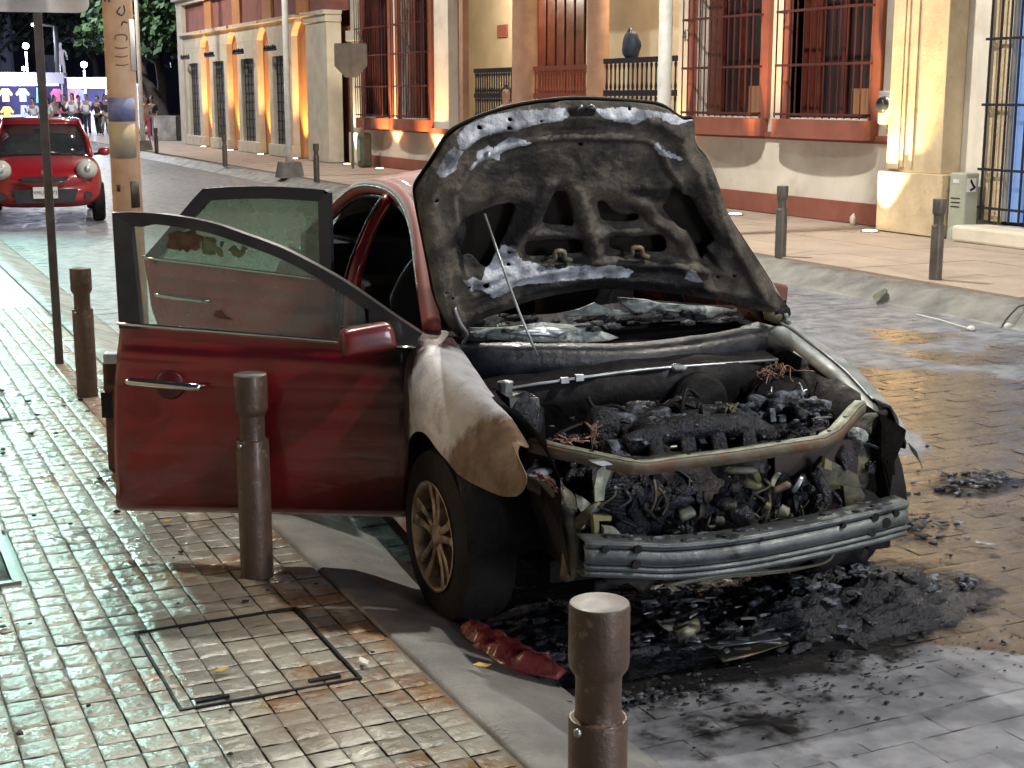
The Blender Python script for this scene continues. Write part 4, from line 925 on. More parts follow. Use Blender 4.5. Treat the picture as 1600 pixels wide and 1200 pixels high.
# statue
p = atdist(98, 140, 84)
t = thing('statue', 'grey standing statue on a pink pedestal behind the crowd', 'statue', (p.x, p.y, 0.1))
MB().box((0, 0, 1.15), (1.9, 1.6, 2.3)).build('pedestal', mat('pink_pedestal', (0.40, 0.26, 0.28), rough=0.8), t, bevel=0.05)
def figure(root, mats, pose=0, s=1.0, z0=0.0, arm=(0, 0), name_body='body', hairlen=0.0, bag=False, lean=0.0):
    """one continuous skinned body, with clothes and hair over it"""
    def skinned(name, V, E_, Rr, m, sub=2):
        me = bpy.data.meshes.new(name); me.from_pydata([((v[0])*s, v[1]*s, v[2]*s+z0) for v in V], E_, []); o = link(name, me, m, root)
        o.modifiers.new('skin', 'SKIN'); sv = me.skin_vertices[0].data
        for i, r in enumerate(Rr): sv[i].radius = (r[0]*s, r[1]*s) if isinstance(r, tuple) else (r*s, r*s)
        sv[0].use_root = True
        md = o.modifiers.new('sub', 'SUBSURF'); md.levels = sub; md.render_levels = sub
        return o
    st = 0.10+0.10*pose
    V = [(0, 0, .95), (0, 0, 1.15), (0, -.01, 1.38), (0, -.01, 1.49), (0, -.02, 1.57), (0, -.03, 1.68), (0, -.02, 1.74),
         (.18, 0, 1.40), (.24, .02-arm[0]*.15, 1.14), (.22, -.08-arm[0]*.20, .92+arm[0]*.32), (.22, -.10-arm[0]*.22, .85+arm[0]*.40),
         (-.18, 0, 1.40), (-.24, .02-arm[1]*.15, 1.14), (-.22, -.08-arm[1]*.20, .92+arm[1]*.32), (-.22, -.10-arm[1]*.22, .85+arm[1]*.40),
         (.09, 0, .88), (.10, -st*.4, .50), (.10, -st*.1, .09), (.11, -.12-st*.1, .035), (-.09, 0, .88), (-.10, st*.3, .50), (-.10, st*.9, .09), (-.11, -.12+st*.9, .035)]
    V = [(a, b-lean*max(c-0.9, 0), c) for a, b, c in V]
    E_ = [(0, 1), (1, 2), (2, 3), (3, 4), (4, 5), (5, 6), (2, 7), (7, 8), (8, 9), (9, 10), (2, 11), (11, 12), (12, 13), (13, 14), (0, 15), (15, 16), (16, 17), (17, 18), (0, 19), (19, 20), (20, 21), (21, 22)]
    Rr = [(.13, .10), (.12, .095), (.15, .10), .055, (.065, .075), (.08, .10), (.06, .08), .055, .042, .033, .03, .055, .042, .033, .03, .085, .058, .04, .035, .085, .058, .04, .035]
    skinned(name_body, V, E_, Rr, mats[0])
    if len(mats) > 1:
        ids = [0, 1, 2, 7, 8, 11, 12]; mp_ = {a: i for i, a in enumerate(ids)}
        skinned('shirt', [V[i] for i in ids], [(mp_[a], mp_[b]) for a, b in E_ if a in mp_ and b in mp_], [(.150, .125), (.145, .120), (.165, .125), .075, .062, .075, .062], mats[1])
        ids = [0, 15, 16, 17, 19, 20, 21]; mp_ = {a: i for i, a in enumerate(ids)}
        skinned('trousers', [V[i] for i in ids], [(mp_[a], mp_[b]) for a, b in E_ if a in mp_ and b in mp_], [(.145, .12), .10, .075, .055, .10, .075, .055], mats[2])
        g = MB(); hx, hy, hz = V[6]
        g.lump((hx*s, (hy+.035)*s, (hz-.035)*s+z0), (.095*s, .105*s, .105*s), 2, 0.05)
        if hairlen: g.lump((hx*s, (hy+.075)*s, (hz-.15)*s+z0), (.085*s, .055*s, .15*s), 2, 0.1)
        g.build('hair', 'hair', root, True)
        g = MB()
        for sx in (-1, 1): g.lump(((hx+sx*.03)*s, (hy-.115)*s, (hz-.055)*s+z0), (.010*s,)*3, 1, 0)
        g.build('eye', 'hair', root)
        MB().lump((hx*s, (hy-.125)*s, (hz-.08)*s+z0), (.013*s, .020*s, .022*s), 1, 0).build('nose', 'skin', root, True)
figure(t, ['statue'], 0.6, 1.45, 2.3, (0.5, 0.9))
cl = {k: mat('cloth_'+k, c, rough=0.8) for k, c in dict(white=(0.62, 0.64, 0.66), navy=(0.02, 0.025, 0.06), black=(0.015, 0.015, 0.018), denim=(0.05, 0.08, 0.16), beige=(0.40, 0.33, 0.25), green=(0.04, 0.14, 0.06), pink=(0.5, 0.14, 0.18), grey=(0.2, 0.2, 0.22)).items()}
crowd = [(50, 61, 'white', 'black', 'person in a white top partly behind the sign post', 0), (73, 62, 'white', 'navy', 'person in a white shirt and dark trousers just right of the sign post', 1), (84, 64, 'beige', 'black', 'person in a beige top behind the lamp post with the arm', 1),
         (100, 64, 'black', 'black', 'dark haired person dressed all in black left of the white shirt with jeans', 1), (112, 61, 'white', 'denim', 'person in a white shirt and blue jeans at the centre of the crowd', 1), (122, 66, 'navy', 'navy', 'person in navy half hidden behind the jeans wearer', 0),
         (134, 62, 'white', 'navy', 'person in a white shirt and navy trousers beside the thin pole', 0), (151, 61, 'black', 'black', 'man in black with raised arms by the utility pole', 0), (163, 62, 'navy', 'beige', 'person in navy top and pale trousers against the utility pole', 1), (168, 65, 'beige', 'green', 'person with a green skirt next to the utility pole', 1),
         (226, 55, 'beige', 'pink', 'person in a cream top and pink trousers right of the utility pole', 1), (236, 57, 'navy', 'navy', 'person in dark blue beside the pink trousers', 0)]
for k, (px, d, a, b, lab, lng) in enumerate(crowd):
    x, y = place(px, d); r_ = thing('person', lab, 'person', (x, y, 0.06 if x < 9 else 0.16), rnd.uniform(-0.8, 0.8), 'people gathered at the end of the street')
    figure(r_, ['skin', cl[a], cl[b]], rnd.uniform(0, 1), rnd.uniform(0.93, 1.02), 0, (rnd.choice((0, .3, 1.2)), rnd.choice((0, .5, 1.3))) if 'raised' not in lab else (1.5, 1.4), hairlen=0.1 if lng else 0)
hp = atdist(790, 152, 24)
r_ = thing('person', 'short haired man in dark clothes looking over the raised bonnet', 'person', (hp.x, hp.y, 0.16), R(-20))
figure(r_, ['skin', cl['black'], cl['navy']], 0.2, 1.04, 0, (0.2, 0.2))
# round blue backpack on the railing
bp_ = onx(985, 70, XW+0.32)
t = thing('backpack', 'dark blue rounded backpack resting on the right porch railing', 'bag', (bp_.x+0.02, bp_.y, 2.50))
MB().lump((0, 0, 0.2), (0.16, 0.20, 0.26), 3, 0.08, 6).build('bag_body', mat('navy_cloth_bag', (0.02, 0.035, 0.07), rough=0.6), t, True)
MB().tube(catmull([(-0.05, -0.08, 0.42), (-0.02, 0, 0.50), (-0.05, 0.08, 0.42)], 5), 0.015, 6).build('handle', 'black', t)
# stalls
def stall(px, d, w, label, n):
    x, y = place(px, d); t = thing('market_stall', label, 'market stall', (x, y, 0.1), R(-12))
    MB().box((0, 0, 2.75), (w, 2.4, 0.10)).box((0, -1.2, 2.55), (w, 0.06, 0.5)).build('awning', 'awning', t)
    MB().box((0, -1.0, 2.25), (w*0.9, 0.08, 0.07)).build('light_strip', 'stall_light', t)
    for sx in (-1, 1): MB().box((sx*w*0.48, -1.1, 1.35), (0.06, 0.06, 2.7)).build('post', 'white_post', t)
    MB().box((0, 1.1, 1.3), (w, 0.06, 2.6)).build('back_cloth', mat('stall_back', (0.10, 0.10, 0.22), rough=0.9), t)
    MB().box((0, -0.2, 0.45), (w*0.95, 1.0, 0.9)).build('counter', 'awning', t)
    cols = [(0.6, 0.6, 0.7), (0.55, 0.1, 0.25), (0.15, 0.5, 0.5), (0.7, 0.5, 0.1), (0.1, 0.12, 0.4), (0.6, 0.15, 0.3), (0.3, 0.4, 0.7)]
    for k in range(n):
        xx = lerp(-w*0.43, w*0.43, (k % (n//2))/(n//2-1)); zz = 1.95 if k < n//2 else 1.15
        c = cols[(k*3+1) % 7]; g = MB()
        if k % 3 != 2:
            P = [(-.22, 0), (-.16, 0), (-.15, -.5), (.15, -.5), (.16, 0), (.22, 0), (.34, -.16), (.26, -.24), (.17, -.14), (.15, .12), (.08, .2), (-.08, .2), (-.15, .12), (-.17, -.14), (-.26, -.24), (-.34, -.16)]
            P = [(-.34, -.12), (-.27, -.22), (-.16, -.1), (-.16, -.5), (.16, -.5), (.16, -.1), (.27, -.22), (.34, -.12), (.15, .14), (-.15, .14)]
        else: P = [(-.14, .2), (.14, .2), (.2, -.55), (.05, -.55), (0, -.1), (-.05, -.55), (-.2, -.55)]
        g.plate([(xx+a*0.9, -0.95+0.02*k, zz+b*0.9) for a, b in P], (0, 0.03, 0)); g.build('hanging_garment', mat('garment', c, rough=0.8), t)
    lamp_light('stall_lamp', 'POINT', (x-0.1, y-1.8, 2.3), 260, (0.72, 0.70, 1.0), 0.3)
stall(12, 66, 5.2, 'clothes stall with a bright violet light strip and hanging garments', 14)
stall(150, 84, 5.0, 'white canopied stall behind the crowd', 8)
x, y = place(262, 55)
for dx, m, lab in ((0, 'sign_back', 'pale grey crate at the foot of the far corner pilaster'), (0.85, 'grey_post', 'dark grey crate beside the pale one')):
    t = thing('stall_crate', lab, 'crate', (x+dx-0.2, y+0.2*dx, 0.16)); MB().box((0, 0, 0.45), (0.8, 0.6, 0.9)).build('side_panel', m, t); MB().box((0, 0, 0.92), (0.84, 0.64, 0.04)).build('lid', m, t)
# walls closing the far end
g = MB(); g.box2((-70, 150, 0), (90, 150.6, 7)); o = g.build('city_block', mat('night_facade', (0.10, 0.10, 0.14), (0.06, 0.06, 0.09), rough=0.9, scale=0.3), None); tag(o, 'long dark building closing the far side of the square', 'building')
# left side of the street: plain wall keeps the street a street
g = MB(); g.box2((-9.0, -10, 0), (-8.5, 60, 6)); o = g.build('left_building', 'wall_cream', None); tag(o, 'plain plastered building along the near sidewalk, outside the picture', 'building')

# ================================================================== RED HATCHBACK
def hatchback():
    t = thing('red_hatchback', 'small red hatchback with round headlights parked up the street', 'car')
    # body: sections along y (0 = nose, + = rear)
    st = [(-0.02, .50, .42, .60), (0.04, .66, .30, .72), (0.18, .78, .24, .86), (0.45, .825, .22, .96), (0.8, .832, .22, 1.00), (1.3, .832, .22, 1.00), (2.4, .832, .22, 1.0), (3.3, .80, .24, 1.0), (3.72, .70, .34, .92)]
    g = MB(); rows = []; nn = 28
    for y, hw, z0, z1 in st:
        row = []
        for k in range(nn+1):
            a = math.pi*2*k/nn; c, s_ = math.cos(a), math.sin(a); e = 0.42
            x = hw*math.copysign(abs(c)**e, c); z = (z0+z1)/2+(z1-z0)/2*math.copysign(abs(s_)**0.55, s_)
            row.append((x, y+0.09*(abs(x)/hw)**3*(1 if y < 0.3 else 0), z))
        rows.append(row)
    g.grid(rows); g.f.append(list(range(nn))[::-1]); bo = g.build('body', 'red_far', t, True)
    md = bo.modifiers.new('s', 'SUBSURF'); md.levels = 1; md.render_levels = 1
    # greenhouse
    def gh(y, hw, z): return [(-hw, y, z), (-hw*0.6, y-0.03, z+0.01), (0, y-0.05, z+0.015), (hw*0.6, y-0.03, z+0.01), (hw, y, z)]
    ws = MB().grid([gh(0.78, .66, .99), gh(1.10, .63, 1.20), gh(1.45, .54, 1.43)]).build('windscreen', 'glass_dark', t, True); solid(ws, 0.01)
    rf = MB().grid([gh(1.43, .555, 1.438), gh(1.62, .56, 1.49), gh(2.3, .56, 1.515), (gh(3.1, .54, 1.46)), gh(3.55, .56, 1.1)]).build('roof', 'red_far', t, True); solid(rf, 0.03)
    for sx in (-1, 1):
        p = MB().tube([(sx*.69, .74, .97), (sx*.655, 1.10, 1.21), (sx*.57, 1.46, 1.44), (sx*.575, 1.8, 1.475), (sx*.57, 3.0, 1.46)], 0.038, 8).build('pillar', 'red_far', t, True)
        q = MB().plate([(sx*.69, .85, .99), (sx*.60, 1.45, 1.40), (sx*.60, 2.9, 1.40), (sx*.70, 3.2, 1.0)], (sx*0.01, 0, 0)).build('side_window', 'glass_dark', t)
        m_ = MB().lump((sx*.90, .98, 1.02), (.10, .06, .065), 2, 0).build('mirror', 'red_far', t, True)
        MB().tube([(sx*.74, .98, .98), (sx*.88, .98, 1.0)], 0.02, 6).build('mirror_stalk', 'black', t)
        h = MB().lump((sx*.60, .105, .80), (.155, .13, .145), 3, 0)
        hl = h.build('headlight', 'headlamp', t, True)
        MB().lump((sx*.60, -0.012, .80), (.05, .02, .05), 2, 0).build('bulb_housing', 'bare', hl, True)
        MB().lathe([(0.055, -0.03), (0.055, 0.0)], 16, (sx*.60, 0.10, .42), 'y').build('fog_lamp', 'black', t)
        w = MB().lathe([(0.16, -.09), (0.27, -.09), (0.295, -.06), (0.295, .06), (0.27, .09), (0.16, .09)], 24, (sx*.76, .62, .295), 'x').build('wheel', 'rubber', t, auto=True)
        MB().lathe([(0.17, .08), (0.15, .097), (0.03, .10)], 18, (sx*.76, .62, .295), 'x').build('rim', 'bare', w, True)
        w = MB().lathe([(0.16, -.09), (0.27, -.09), (0.295, -.06), (0.295, .06), (0.27, .09)], 24, (sx*.76, 3.05, .295), 'x').build('wheel', 'rubber', t, auto=True)
    # grille, bumper mouth, plate
    MB().plate([(-.34, -.075, .70), (.34, -.075, .70), (.30, -.085, .64), (-.30, -.085, .64)], (0, 0.1, 0)).build('grille', 'black', t)
    MB().tube([(-.34, -.05, .705), (0, -.09, .715), (.34, -.05, .705)], 0.012, 6).build('grille_trim', 'red_far', t)
    MB().plate([(-.46, -.03, .52), (.46, -.03, .52), (.40, -.045, .33), (-.40, -.045, .33)], (0, 0.1, 0)).build('air_intake', 'black', t)
    pl = MB().box((0, -.065, .475), (.34, .02, .165)).build('plate', 'plate', t)
    text('plate_text', 'VMU-36-72', (0, -.078, .475), 0.07, (R(90), 0, 0), 'navy_txt', pl)
    MB().lathe([(0.04, -.02), (0.04, .02)], 16, (0, -.05, .77), 'y').build('badge', 'chrome', t)
    MB().tube([(-.35, .80, 1.03), (-.05, .96, 1.12)], 0.01, 5).tube([(.15, .80, 1.03), (.45, .96, 1.12)], 0.01, 5).build('wiper', 'black', t)
    MB().box((0, 1.3, 1.36), (.2, .05, .05)).build('rear_view_mirror', 'black', t)
    for sx in (-1, 1): MB().box((sx*.35, 1.9, 1.12), (.42, .12, .5)).build('seat', 'grey_post', t, bevel=0.04)
    MB().box((0, 1.0, .98), (1.2, .4, .1)).build('dashboard', 'black', t)
    return t
MT['navy_txt'] = mat('navy_ink', (0.02, 0.03, 0.12), rough=0.5)
hb = hatchback()
fp = onz(72, 352, 0.0); hb.location = (fp.x+0.02, fp.y, 0); hb.rotation_euler = (0, 0, R(-7))

# ================================================================== THE BURNT CAR (local frame: +x towards the road, +y towards the boot)
car = thing('burnt_car', 'burnt out red saloon with raised bonnet, two open doors and stripped front end', 'car', CO, -CA)
def loc(w): return L(w)
# ---- body shell
HW = 0.84
sh = MB(); rows = []
prof = [(-HW+0.03, 0.22), (-HW, 0.40), (-HW-0.01, 0.62), (-HW+0.01, 0.85), (-HW+0.07, 0.99)]
# rear quarters + boot
for y in (2.45, 2.75, 3.1, 3.5, 3.75, 3.82):
    k = 1.0 if y < 3.6 else (0.92 if y < 3.8 else 0.82); zt = interp([2.45, 2.9, 3.5, 3.75, 3.82], [1.08, 1.08, 1.06, 0.98, 0.9], y)
    row = [(x*k, y, z) for x, z in prof]+[(-0.62*k, y, zt), (0, y, zt+0.02), (0.62*k, y, zt)]+[(-x*k, y, z) for x, z in prof[::-1]]; rows.append(row)
sh.grid(rows); n0 = len(sh.v)-len(rows[0]); sh.f.append([n0+k for k in range(len(rows[0]))]); o = sh.build('rear_body', 'red', car, True); solid(o, 0.02)
# left side closed doors (seen only from the road)
g = MB(); g.grid([[(-x, y, z) for x, z in prof] for y in (0.62, 1.0, 1.6, 2.2, 2.46)]); o = g.build('left_side_panel', 'red_sooty', car, True); solid(o, 0.05, 1)
# sill on the kerb side
g = MB(); g.box2((-HW+0.02, 0.42, 0.16), (-HW+0.16, 2.5, 0.30)); g.build('sill', 'red_burnt', car, bevel=0.02)
g = MB(); g.box2((-0.66, 0.42, 0.17), (0.70, 2.6, 0.24)); g.build('floor_pan', 'interior', car)
# roof and pillars
railR = [cx(700, 522, -0.74)]
railR = [Vector((-0.735, 0.42, 0.99)), Vector((-0.69, 0.70, 1.16)), Vector((-0.63, 1.02, 1.315)), Vector((-0.585, 1.40, 1.405)), Vector((-0.565, 1.85, 1.43)), Vector((-0.58, 2.35, 1.395)), Vector((-0.64, 2.75, 1.25)), Vector((-0.72, 3.05, 1.09))]
rr_ = catmull(railR, 6)
MB().tube(rr_, 0.036, 10).build('roof_rail', 'red_rail', car, True)
MB().tube([Vector((-p.x, p.y, p.z)) for p in rr_], 0.036, 10).build('roof_rail', 'soot', car, True)
MB().tube([p+Vector((-0.034, 0, 0.004)) for p in rr_[4:36]], 0.0045, 8).build('drip_moulding', 'galv', car, True)
MB().tube([p+Vector((-0.012, 0.0, -0.044)) for p in rr_[2:36]], 0.010, 8).build('door_seal', 'soot', car, True)
P = []
for y, hw, z, cr in ((1.12, .615, 1.375, .045), (1.4, .585, 1.435, .06), (1.8, .57, 1.462, .065), (2.2, .57, 1.447, .065), (2.45, .58, 1.40, .06)):
    P.append([(hw*t_, y-0.06*(1-t_*t_)*(1 if y < 1.3 else 0), z+cr*(1-t_*t_)) for t_ in np.linspace(-1, 1, 13)])
o = MB().grid(P).build('roof', 'red_burnt', car, True); solid(o, 0.02)
bp = [Vector((-0.80, 1.60, 0.30)), Vector((-0.80, 1.58, 0.95)), Vector((-0.70, 1.60, 1.25)), Vector((-0.60, 1.64, 1.40))]
MB().tube(catmull(bp, 4), [0.040]*7+[0.030]*6, 8).build('centre_pillar', 'red', car, True)
MB().tube([q+Vector((-0.040, -0.02, 0)) for q in catmull(bp, 4)[3:]], 0.006, 6).build('pillar_seal', 'soot', car, True)
o = MB().grid([[(x, 2.42+0.0, z) for x, z in ((-.56, 1.40), (0, 1.45), (.56, 1.40))], [(x, 3.0, z) for x, z in ((-.64, 1.10), (0, 1.12), (.64, 1.10))]]).build('rear_window', 'glass_dark', car, True); solid(o, 0.01)
# interior
for sx in (-1, 1):
    g = MB(); g.box2((sx*.775, 2.46 if sx < 0 else .45, .25), (sx*.765, 3.3, 1.03)); g.build('side_trim', 'interior', car)
g = MB(); g.box2((-.76, 2.38, .92), (.76, 3.02, 1.125)); g.box2((-.76, 2.62, .25), (.76, 2.66, .92)); g.build('parcel_shelf', 'interior', car)
P_ = [[(hw*t_, y, z+.02*(1-t_*t_)) for t_ in (-1, 0, 1)] for y, hw, z in ((1.2, .57, 1.36), (1.8, .54, 1.405), (2.4, .54, 1.37))]
MB().grid(P_).build('headliner', 'interior', car)
for sx in (-1, 1):
    s_ = MB().lump((sx*.36, 1.35, .50), (.25, .26, .12), 3, .12, 5).build('seat', 'interior', car, True)
    MB().lump((sx*.36, 1.62, .85), (.24, .10, .34), 3, .12, 5).build('backrest', 'interior', s_, True)
    MB().lump((sx*.36, 1.66, 1.22), (.12, .06, .10), 2, .12, 5).build('headrest', 'interior', s_, True)
MB().box((0, 2.25, .62), (1.3, .5, .7)).build('rear_bench', 'interior', car, bevel=0.05)
MB().box((0, 0.62, .78), (1.38, .34, .30), jit=0.02).build('dashboard', 'interior', car, bevel=0.05)
g = MB(); c_ = Vector((0.36, 0.92, 0.93)); 
g.tube([c_+Vector((0.18*math.cos(a), 0.05*math.sin(a), 0.17*math.sin(a))) for a in np.linspace(0, 2*math.pi, 20)], 0.014, 6, False); g.tube([c_, c_+Vector((0, -0.25, -0.1))], 0.02, 6)
g.build('steering_wheel', 'interior', car, True)
# ---- kerb-side front door
DA = Vector((0.91, 5.43, 0)); DB = Vector((1.90, 4.86, 0)); DU = (DA-DB).normalized()   # from hinge outwards
DN = Vector((DU.y, -DU.x, 0)); DN = DN if DN.dot(Vector((0, -1, 0))) > 0 else -DN         # outer face looks at the camera
def door_tools(Bh, U, Nn):
    def T(t_, z, o_=0.0): return L(Vector((Bh.x, Bh.y, 0))+U*t_+Nn*o_+EZ*z)
    return T
T = door_tools(DB, DU, DN); DL = 1.142
def bulge(z, zb): 
    k = (z-0.30)/(zb-0.30); return 0.045*math.sin(math.pi*min(max(k, 0), 1)**0.8)+0.022*math.exp(-((z-0.80)/0.05)**2)*0.5-0.012*k
def door_skin(T, edges, zb_f, m, name, hole=None, nz_=26, nt_=30, parent=car, face=1):
    """edges(z)->(t_hinge, t_outer)"""
    rows = []
    for j in range(nz_+1):
        k = j/nz_; row = []
        for i in range(nt_+1):
            u = i/nt_
            zz0 = 0.282; z = None
            # belt line height depends on u
            zb = zb_f(u); z = lerp(zz0, zb, k); a, b = edges(k)
            off = bulge(z, zb)+0.012*math.exp(-((z-(0.885+0.03*(u-0.5)))/0.018)**2) - 0.02*(u < 0.02) - 0.012*(u > 0.98) - (0.02 if j == 0 else 0)
            row.append(T(lerp(a, b, u), z, off))
        rows.append(row)
    inner = [[p-(T(0, 0, 0.055)-T(0, 0, 0)) if True else p for p in row] for row in rows]
    g = MB(); g.grid(rows)
    o = g.build(name, m, parent, True); o.modifiers.new('s', 'SUBSURF').render_levels = 1
    md = o.modifiers.new('solid', 'SOLIDIFY'); md.thickness = 0.05; md.offset = -1.0
    return o
zb1 = lambda u: lerp(0.935, 1.016, u)
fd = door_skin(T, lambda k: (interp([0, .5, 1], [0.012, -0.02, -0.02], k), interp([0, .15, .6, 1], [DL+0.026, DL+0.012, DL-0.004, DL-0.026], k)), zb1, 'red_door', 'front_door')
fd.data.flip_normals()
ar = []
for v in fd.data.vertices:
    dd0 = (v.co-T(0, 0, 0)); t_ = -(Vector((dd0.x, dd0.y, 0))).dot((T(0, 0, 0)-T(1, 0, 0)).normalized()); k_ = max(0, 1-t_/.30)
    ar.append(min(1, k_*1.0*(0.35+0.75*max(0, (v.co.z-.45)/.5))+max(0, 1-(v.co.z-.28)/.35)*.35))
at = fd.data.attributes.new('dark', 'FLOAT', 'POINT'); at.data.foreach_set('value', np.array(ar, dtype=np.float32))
# window frame of the front door
def S(s): return DL-s     # distances were taken from the outer edge
outer = [(-0.0, .965), (-.033, .995), (.08, 1.07), (.24, 1.18), (.37, 1.253), (.484, 1.309), (.62, 1.358), (.743, 1.398), (.90, 1.424), (1.03, 1.432), (1.107, 1.429), (1.104, 1.20), (1.104, 1.01)]
fr = MB()
top = catmull([Vector((a, b, 0)) for a, b in outer[1:11]], 3)
def frame_strip(T, pts, w, th=0.045, off=0.0):
    g = MB(); n = len(pts); rows = []
    for i, p in enumerate(pts):
        t_ = (pts[min(i+1, n-1)]-pts[max(i-1, 0)]); t_.z = 0; t_.normalize(); nrm = Vector((-t_.y, t_.x, 0))
        ww = w(i/(n-1)) if callable(w) else w
        a = p; b = p-nrm*ww
        rows.append([T(a.x, a.y, off+th/2), T(b.x, b.y, off+th/2-0.004), T(b.x, b.y, off-th/2), T(a.x, a.y, off-th/2), T(a.x, a.y, off+th/2)])
    g.grid(rows); return g
g = frame_strip(T, top, lambda k: 0.040+0.012*(k > 0.85))
g.build('window_frame', 'black', fd, auto=True)
g = MB()
v = [(1.107, 1.432), (1.104, 1.0), (1.020, 1.0), (1.040, 1.385)]
g.plate([T(a, b, 0.024) for a, b in v], T(0, 0, -0.045)-T(0, 0, 0)); g.build('rear_window_frame', 'black', fd)
g = MB(); g.plate([T(a, b, 0.024) for a, b in ((-.02, .94), (-.02, 1.0), (.16, 1.115), (.165, .945))], T(0, 0, -0.045)-T(0, 0, 0)); g.build('mirror_mount_panel', 'black', fd)
gp_ = [(0.16, .94)]+[(p.x, p.y-0.03) for p in top if p.x > 0.17]+[(1.045, 1.385), (1.03, 1.0)]
g = MB(); g.plate([T(a, b, 0.006) for a, b in gp_], T(0, 0, -0.005)-T(0, 0, 0)); g.build('window_glass', 'glass', fd)
MB().tube([T(lerp(-.01, DL-0.036, k), lerp(.940, 1.017, k)+0.004, 0.030) for k in np.linspace(0, 1, 12)], 0.0075, 8).build('belt_moulding', 'chrome', fd, True)
hA = S(0.20)
g = MB(); 
for k in range(1): g.lathe([(0.0, 0.030), (0.055, 0.028), (0.060, 0.034), (0.066, 0.036)], 24, (0, 0, 0))
M3 = Matrix([T(1, 0, 0)-T(0, 0, 0), Vector((0, 0, 1)), T(0, 0, 1)-T(0, 0, 0)]).transposed()
hc = T(S(0.235), 0.797, 0.022)
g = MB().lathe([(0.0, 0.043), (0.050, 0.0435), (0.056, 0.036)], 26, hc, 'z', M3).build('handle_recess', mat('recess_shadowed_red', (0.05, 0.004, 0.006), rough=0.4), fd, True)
hp_ = catmull([T(S(0.085), .812, 0.075), T(S(0.10), .813, 0.094), T(S(0.22), .806, 0.104), T(S(0.34), .796, 0.092), T(S(0.362), .794, 0.070)], 5)
MB().tube(hp_, [0.013]*4+[0.015]*13+[0.012]*4, 10).build('door_handle', 'chrome', fd, True)
# mirror
mr_ = T(0.155, 1.0, 0.11)
g = MB().box(mr_+Vector((0, 0, -.012)), (.215, .12, .105), Matrix.Rotation(-.12, 3, 'Y'), taper=.9); mo = g.build('mirror', 'red_sooty', fd, True)
md = mo.modifiers.new('b', 'BEVEL'); md.width = .03; md.segments = 3; mo.modifiers.new('s', 'SUBSURF').render_levels = 2
MB().box(mr_+Vector((0.0, 0.062, -.01)), (.17, .012, .08)).build('mirror_glass', 'black', mo, bevel=.004)
# inner trim side
g = MB(); g.plate([T(a, b, -0.022) for a, b in ((0.03, .33), (0.0, .92), (1.05, .98), (1.09, .33))], T(0, 0, -0.03)-T(0, 0, 0)); g.build('inner_trim', 'interior', fd)
# a dry leaf stuck on the glass and scorched plastic hanging inside
g = MB(); g.plate([T(a, b, 0.012) for a, b in ((.665, 1.035), (.70, 1.055), (.715, 1.075), (.74, 1.07), (.745, 1.05), (.72, 1.04))], T(0, 0, 0.002)-T(0, 0, 0)); g.build('stuck_leaf', 'rust', fd)
MT['olive_melt'] = mat('olive_melted_plastic', (0.10, 0.11, 0.05), (0.05, 0.055, 0.025), rough=0.5, scale=24)
MT['brown_melt'] = mat('brown_melted_plastic', (0.10, 0.045, 0.022), (0.03, 0.016, 0.012), rough=0.5, scale=24)
for k in range(30):
    u_ = rnd.random(); a0 = lerp(.885, .62, u_); z0_ = 1.335-.04*u_**2+rnd.uniform(-.022, .018)-(.012 if u_ > .3 else 0); r0 = lerp(.034, .012, u_)*rnd.uniform(.5, 1.2)
    lp = smooth_loop([(a0+r0*rnd.uniform(.5, 1.4)*math.cos(a), z0_+r0*rnd.uniform(.4, 1.0)*math.sin(a)-(0.012*rnd.random() if math.sin(a) < -.5 else 0)) for a in np.linspace(0, 6.28, 11)[:-1]], 3)
    Pp, Ff = cdt([lp], .02); g = MB(); g.v = [T(a, b, 0.0095+.0006*k*.2) for a, b in Pp]; g.f = Ff; o = g.build('melted_plastic_splat', 'brown_melt' if u_ < .3 else 'olive_melt', fd)
# ---- kerb-side rear door
HB = W(-0.86, 1.66, 0); a60 = R(60)
RU = (EX*(-math.sin(a60))+EY*math.cos(a60)); RN = Vector((RU.y, -RU.x, 0)); RN = RN if RN.y < 0 else -RN
T2 = door_tools(HB, RU, RN)
zb2 = lambda u: lerp(1.03, 1.115, u)
rd = door_skin(T2, lambda k: (0.0, interp([0, .35, .7, 1], [0.66, 0.74, 0.88, 0.93], k)), zb2, 'red', 'rear_door'); rd.data.flip_normals()
o2 = [Vector(p+(0,)) for p in ((0.0, 1.03), (0.0, 1.425), (0.02, 1.44), (0.28, 1.452), (0.56, 1.440), (0.625, 1.415), (0.78, 1.25), (0.90, 1.125))]
g = frame_strip(T2, catmull(o2[:2], 3)+catmull(o2[2:], 4), 0.055); g.v = [p for p in g.v]
g.build('window_frame', mat('blue_black_frame', (0.018, 0.022, 0.045), rough=0.3, coat=0.4), rd, auto=True)
g = MB(); g.plate([T2(a, b, 0.0) for a, b in ((0.03, 1.03), (0.03, 1.41), (0.28, 1.42), (0.55, 1.41), (0.60, 1.385), (0.74, 1.24), (0.84, 1.105))], T2(0, 0, -0.005)-T2(0, 0, 0)); g.build('window_glass', 'glass_green', rd)
MB().tube([T2(lerp(0, .91, k), lerp(1.034, 1.12, k), 0.028) for k in np.linspace(0, 1, 10)], 0.0075, 8).build('belt_moulding', 'chrome', rd, True)
MB().tube(catmull([T2(.57, .93, 0.07), T2(.60, .935, .09), T2(.70, .945, .10), T2(.80, .955, .09), T2(.83, .957, .065)], 5), 0.013, 10).build('door_handle', 'chrome', rd, True)
g = MB(); g.plate([T2(a, b, -0.022) for a, b in ((0.02, .33), (0.02, 1.0), (.85, 1.08), (.66, .33))], T2(0, 0, -0.03)-T2(0, 0, 0)); g.build('inner_trim', 'interior', rd)

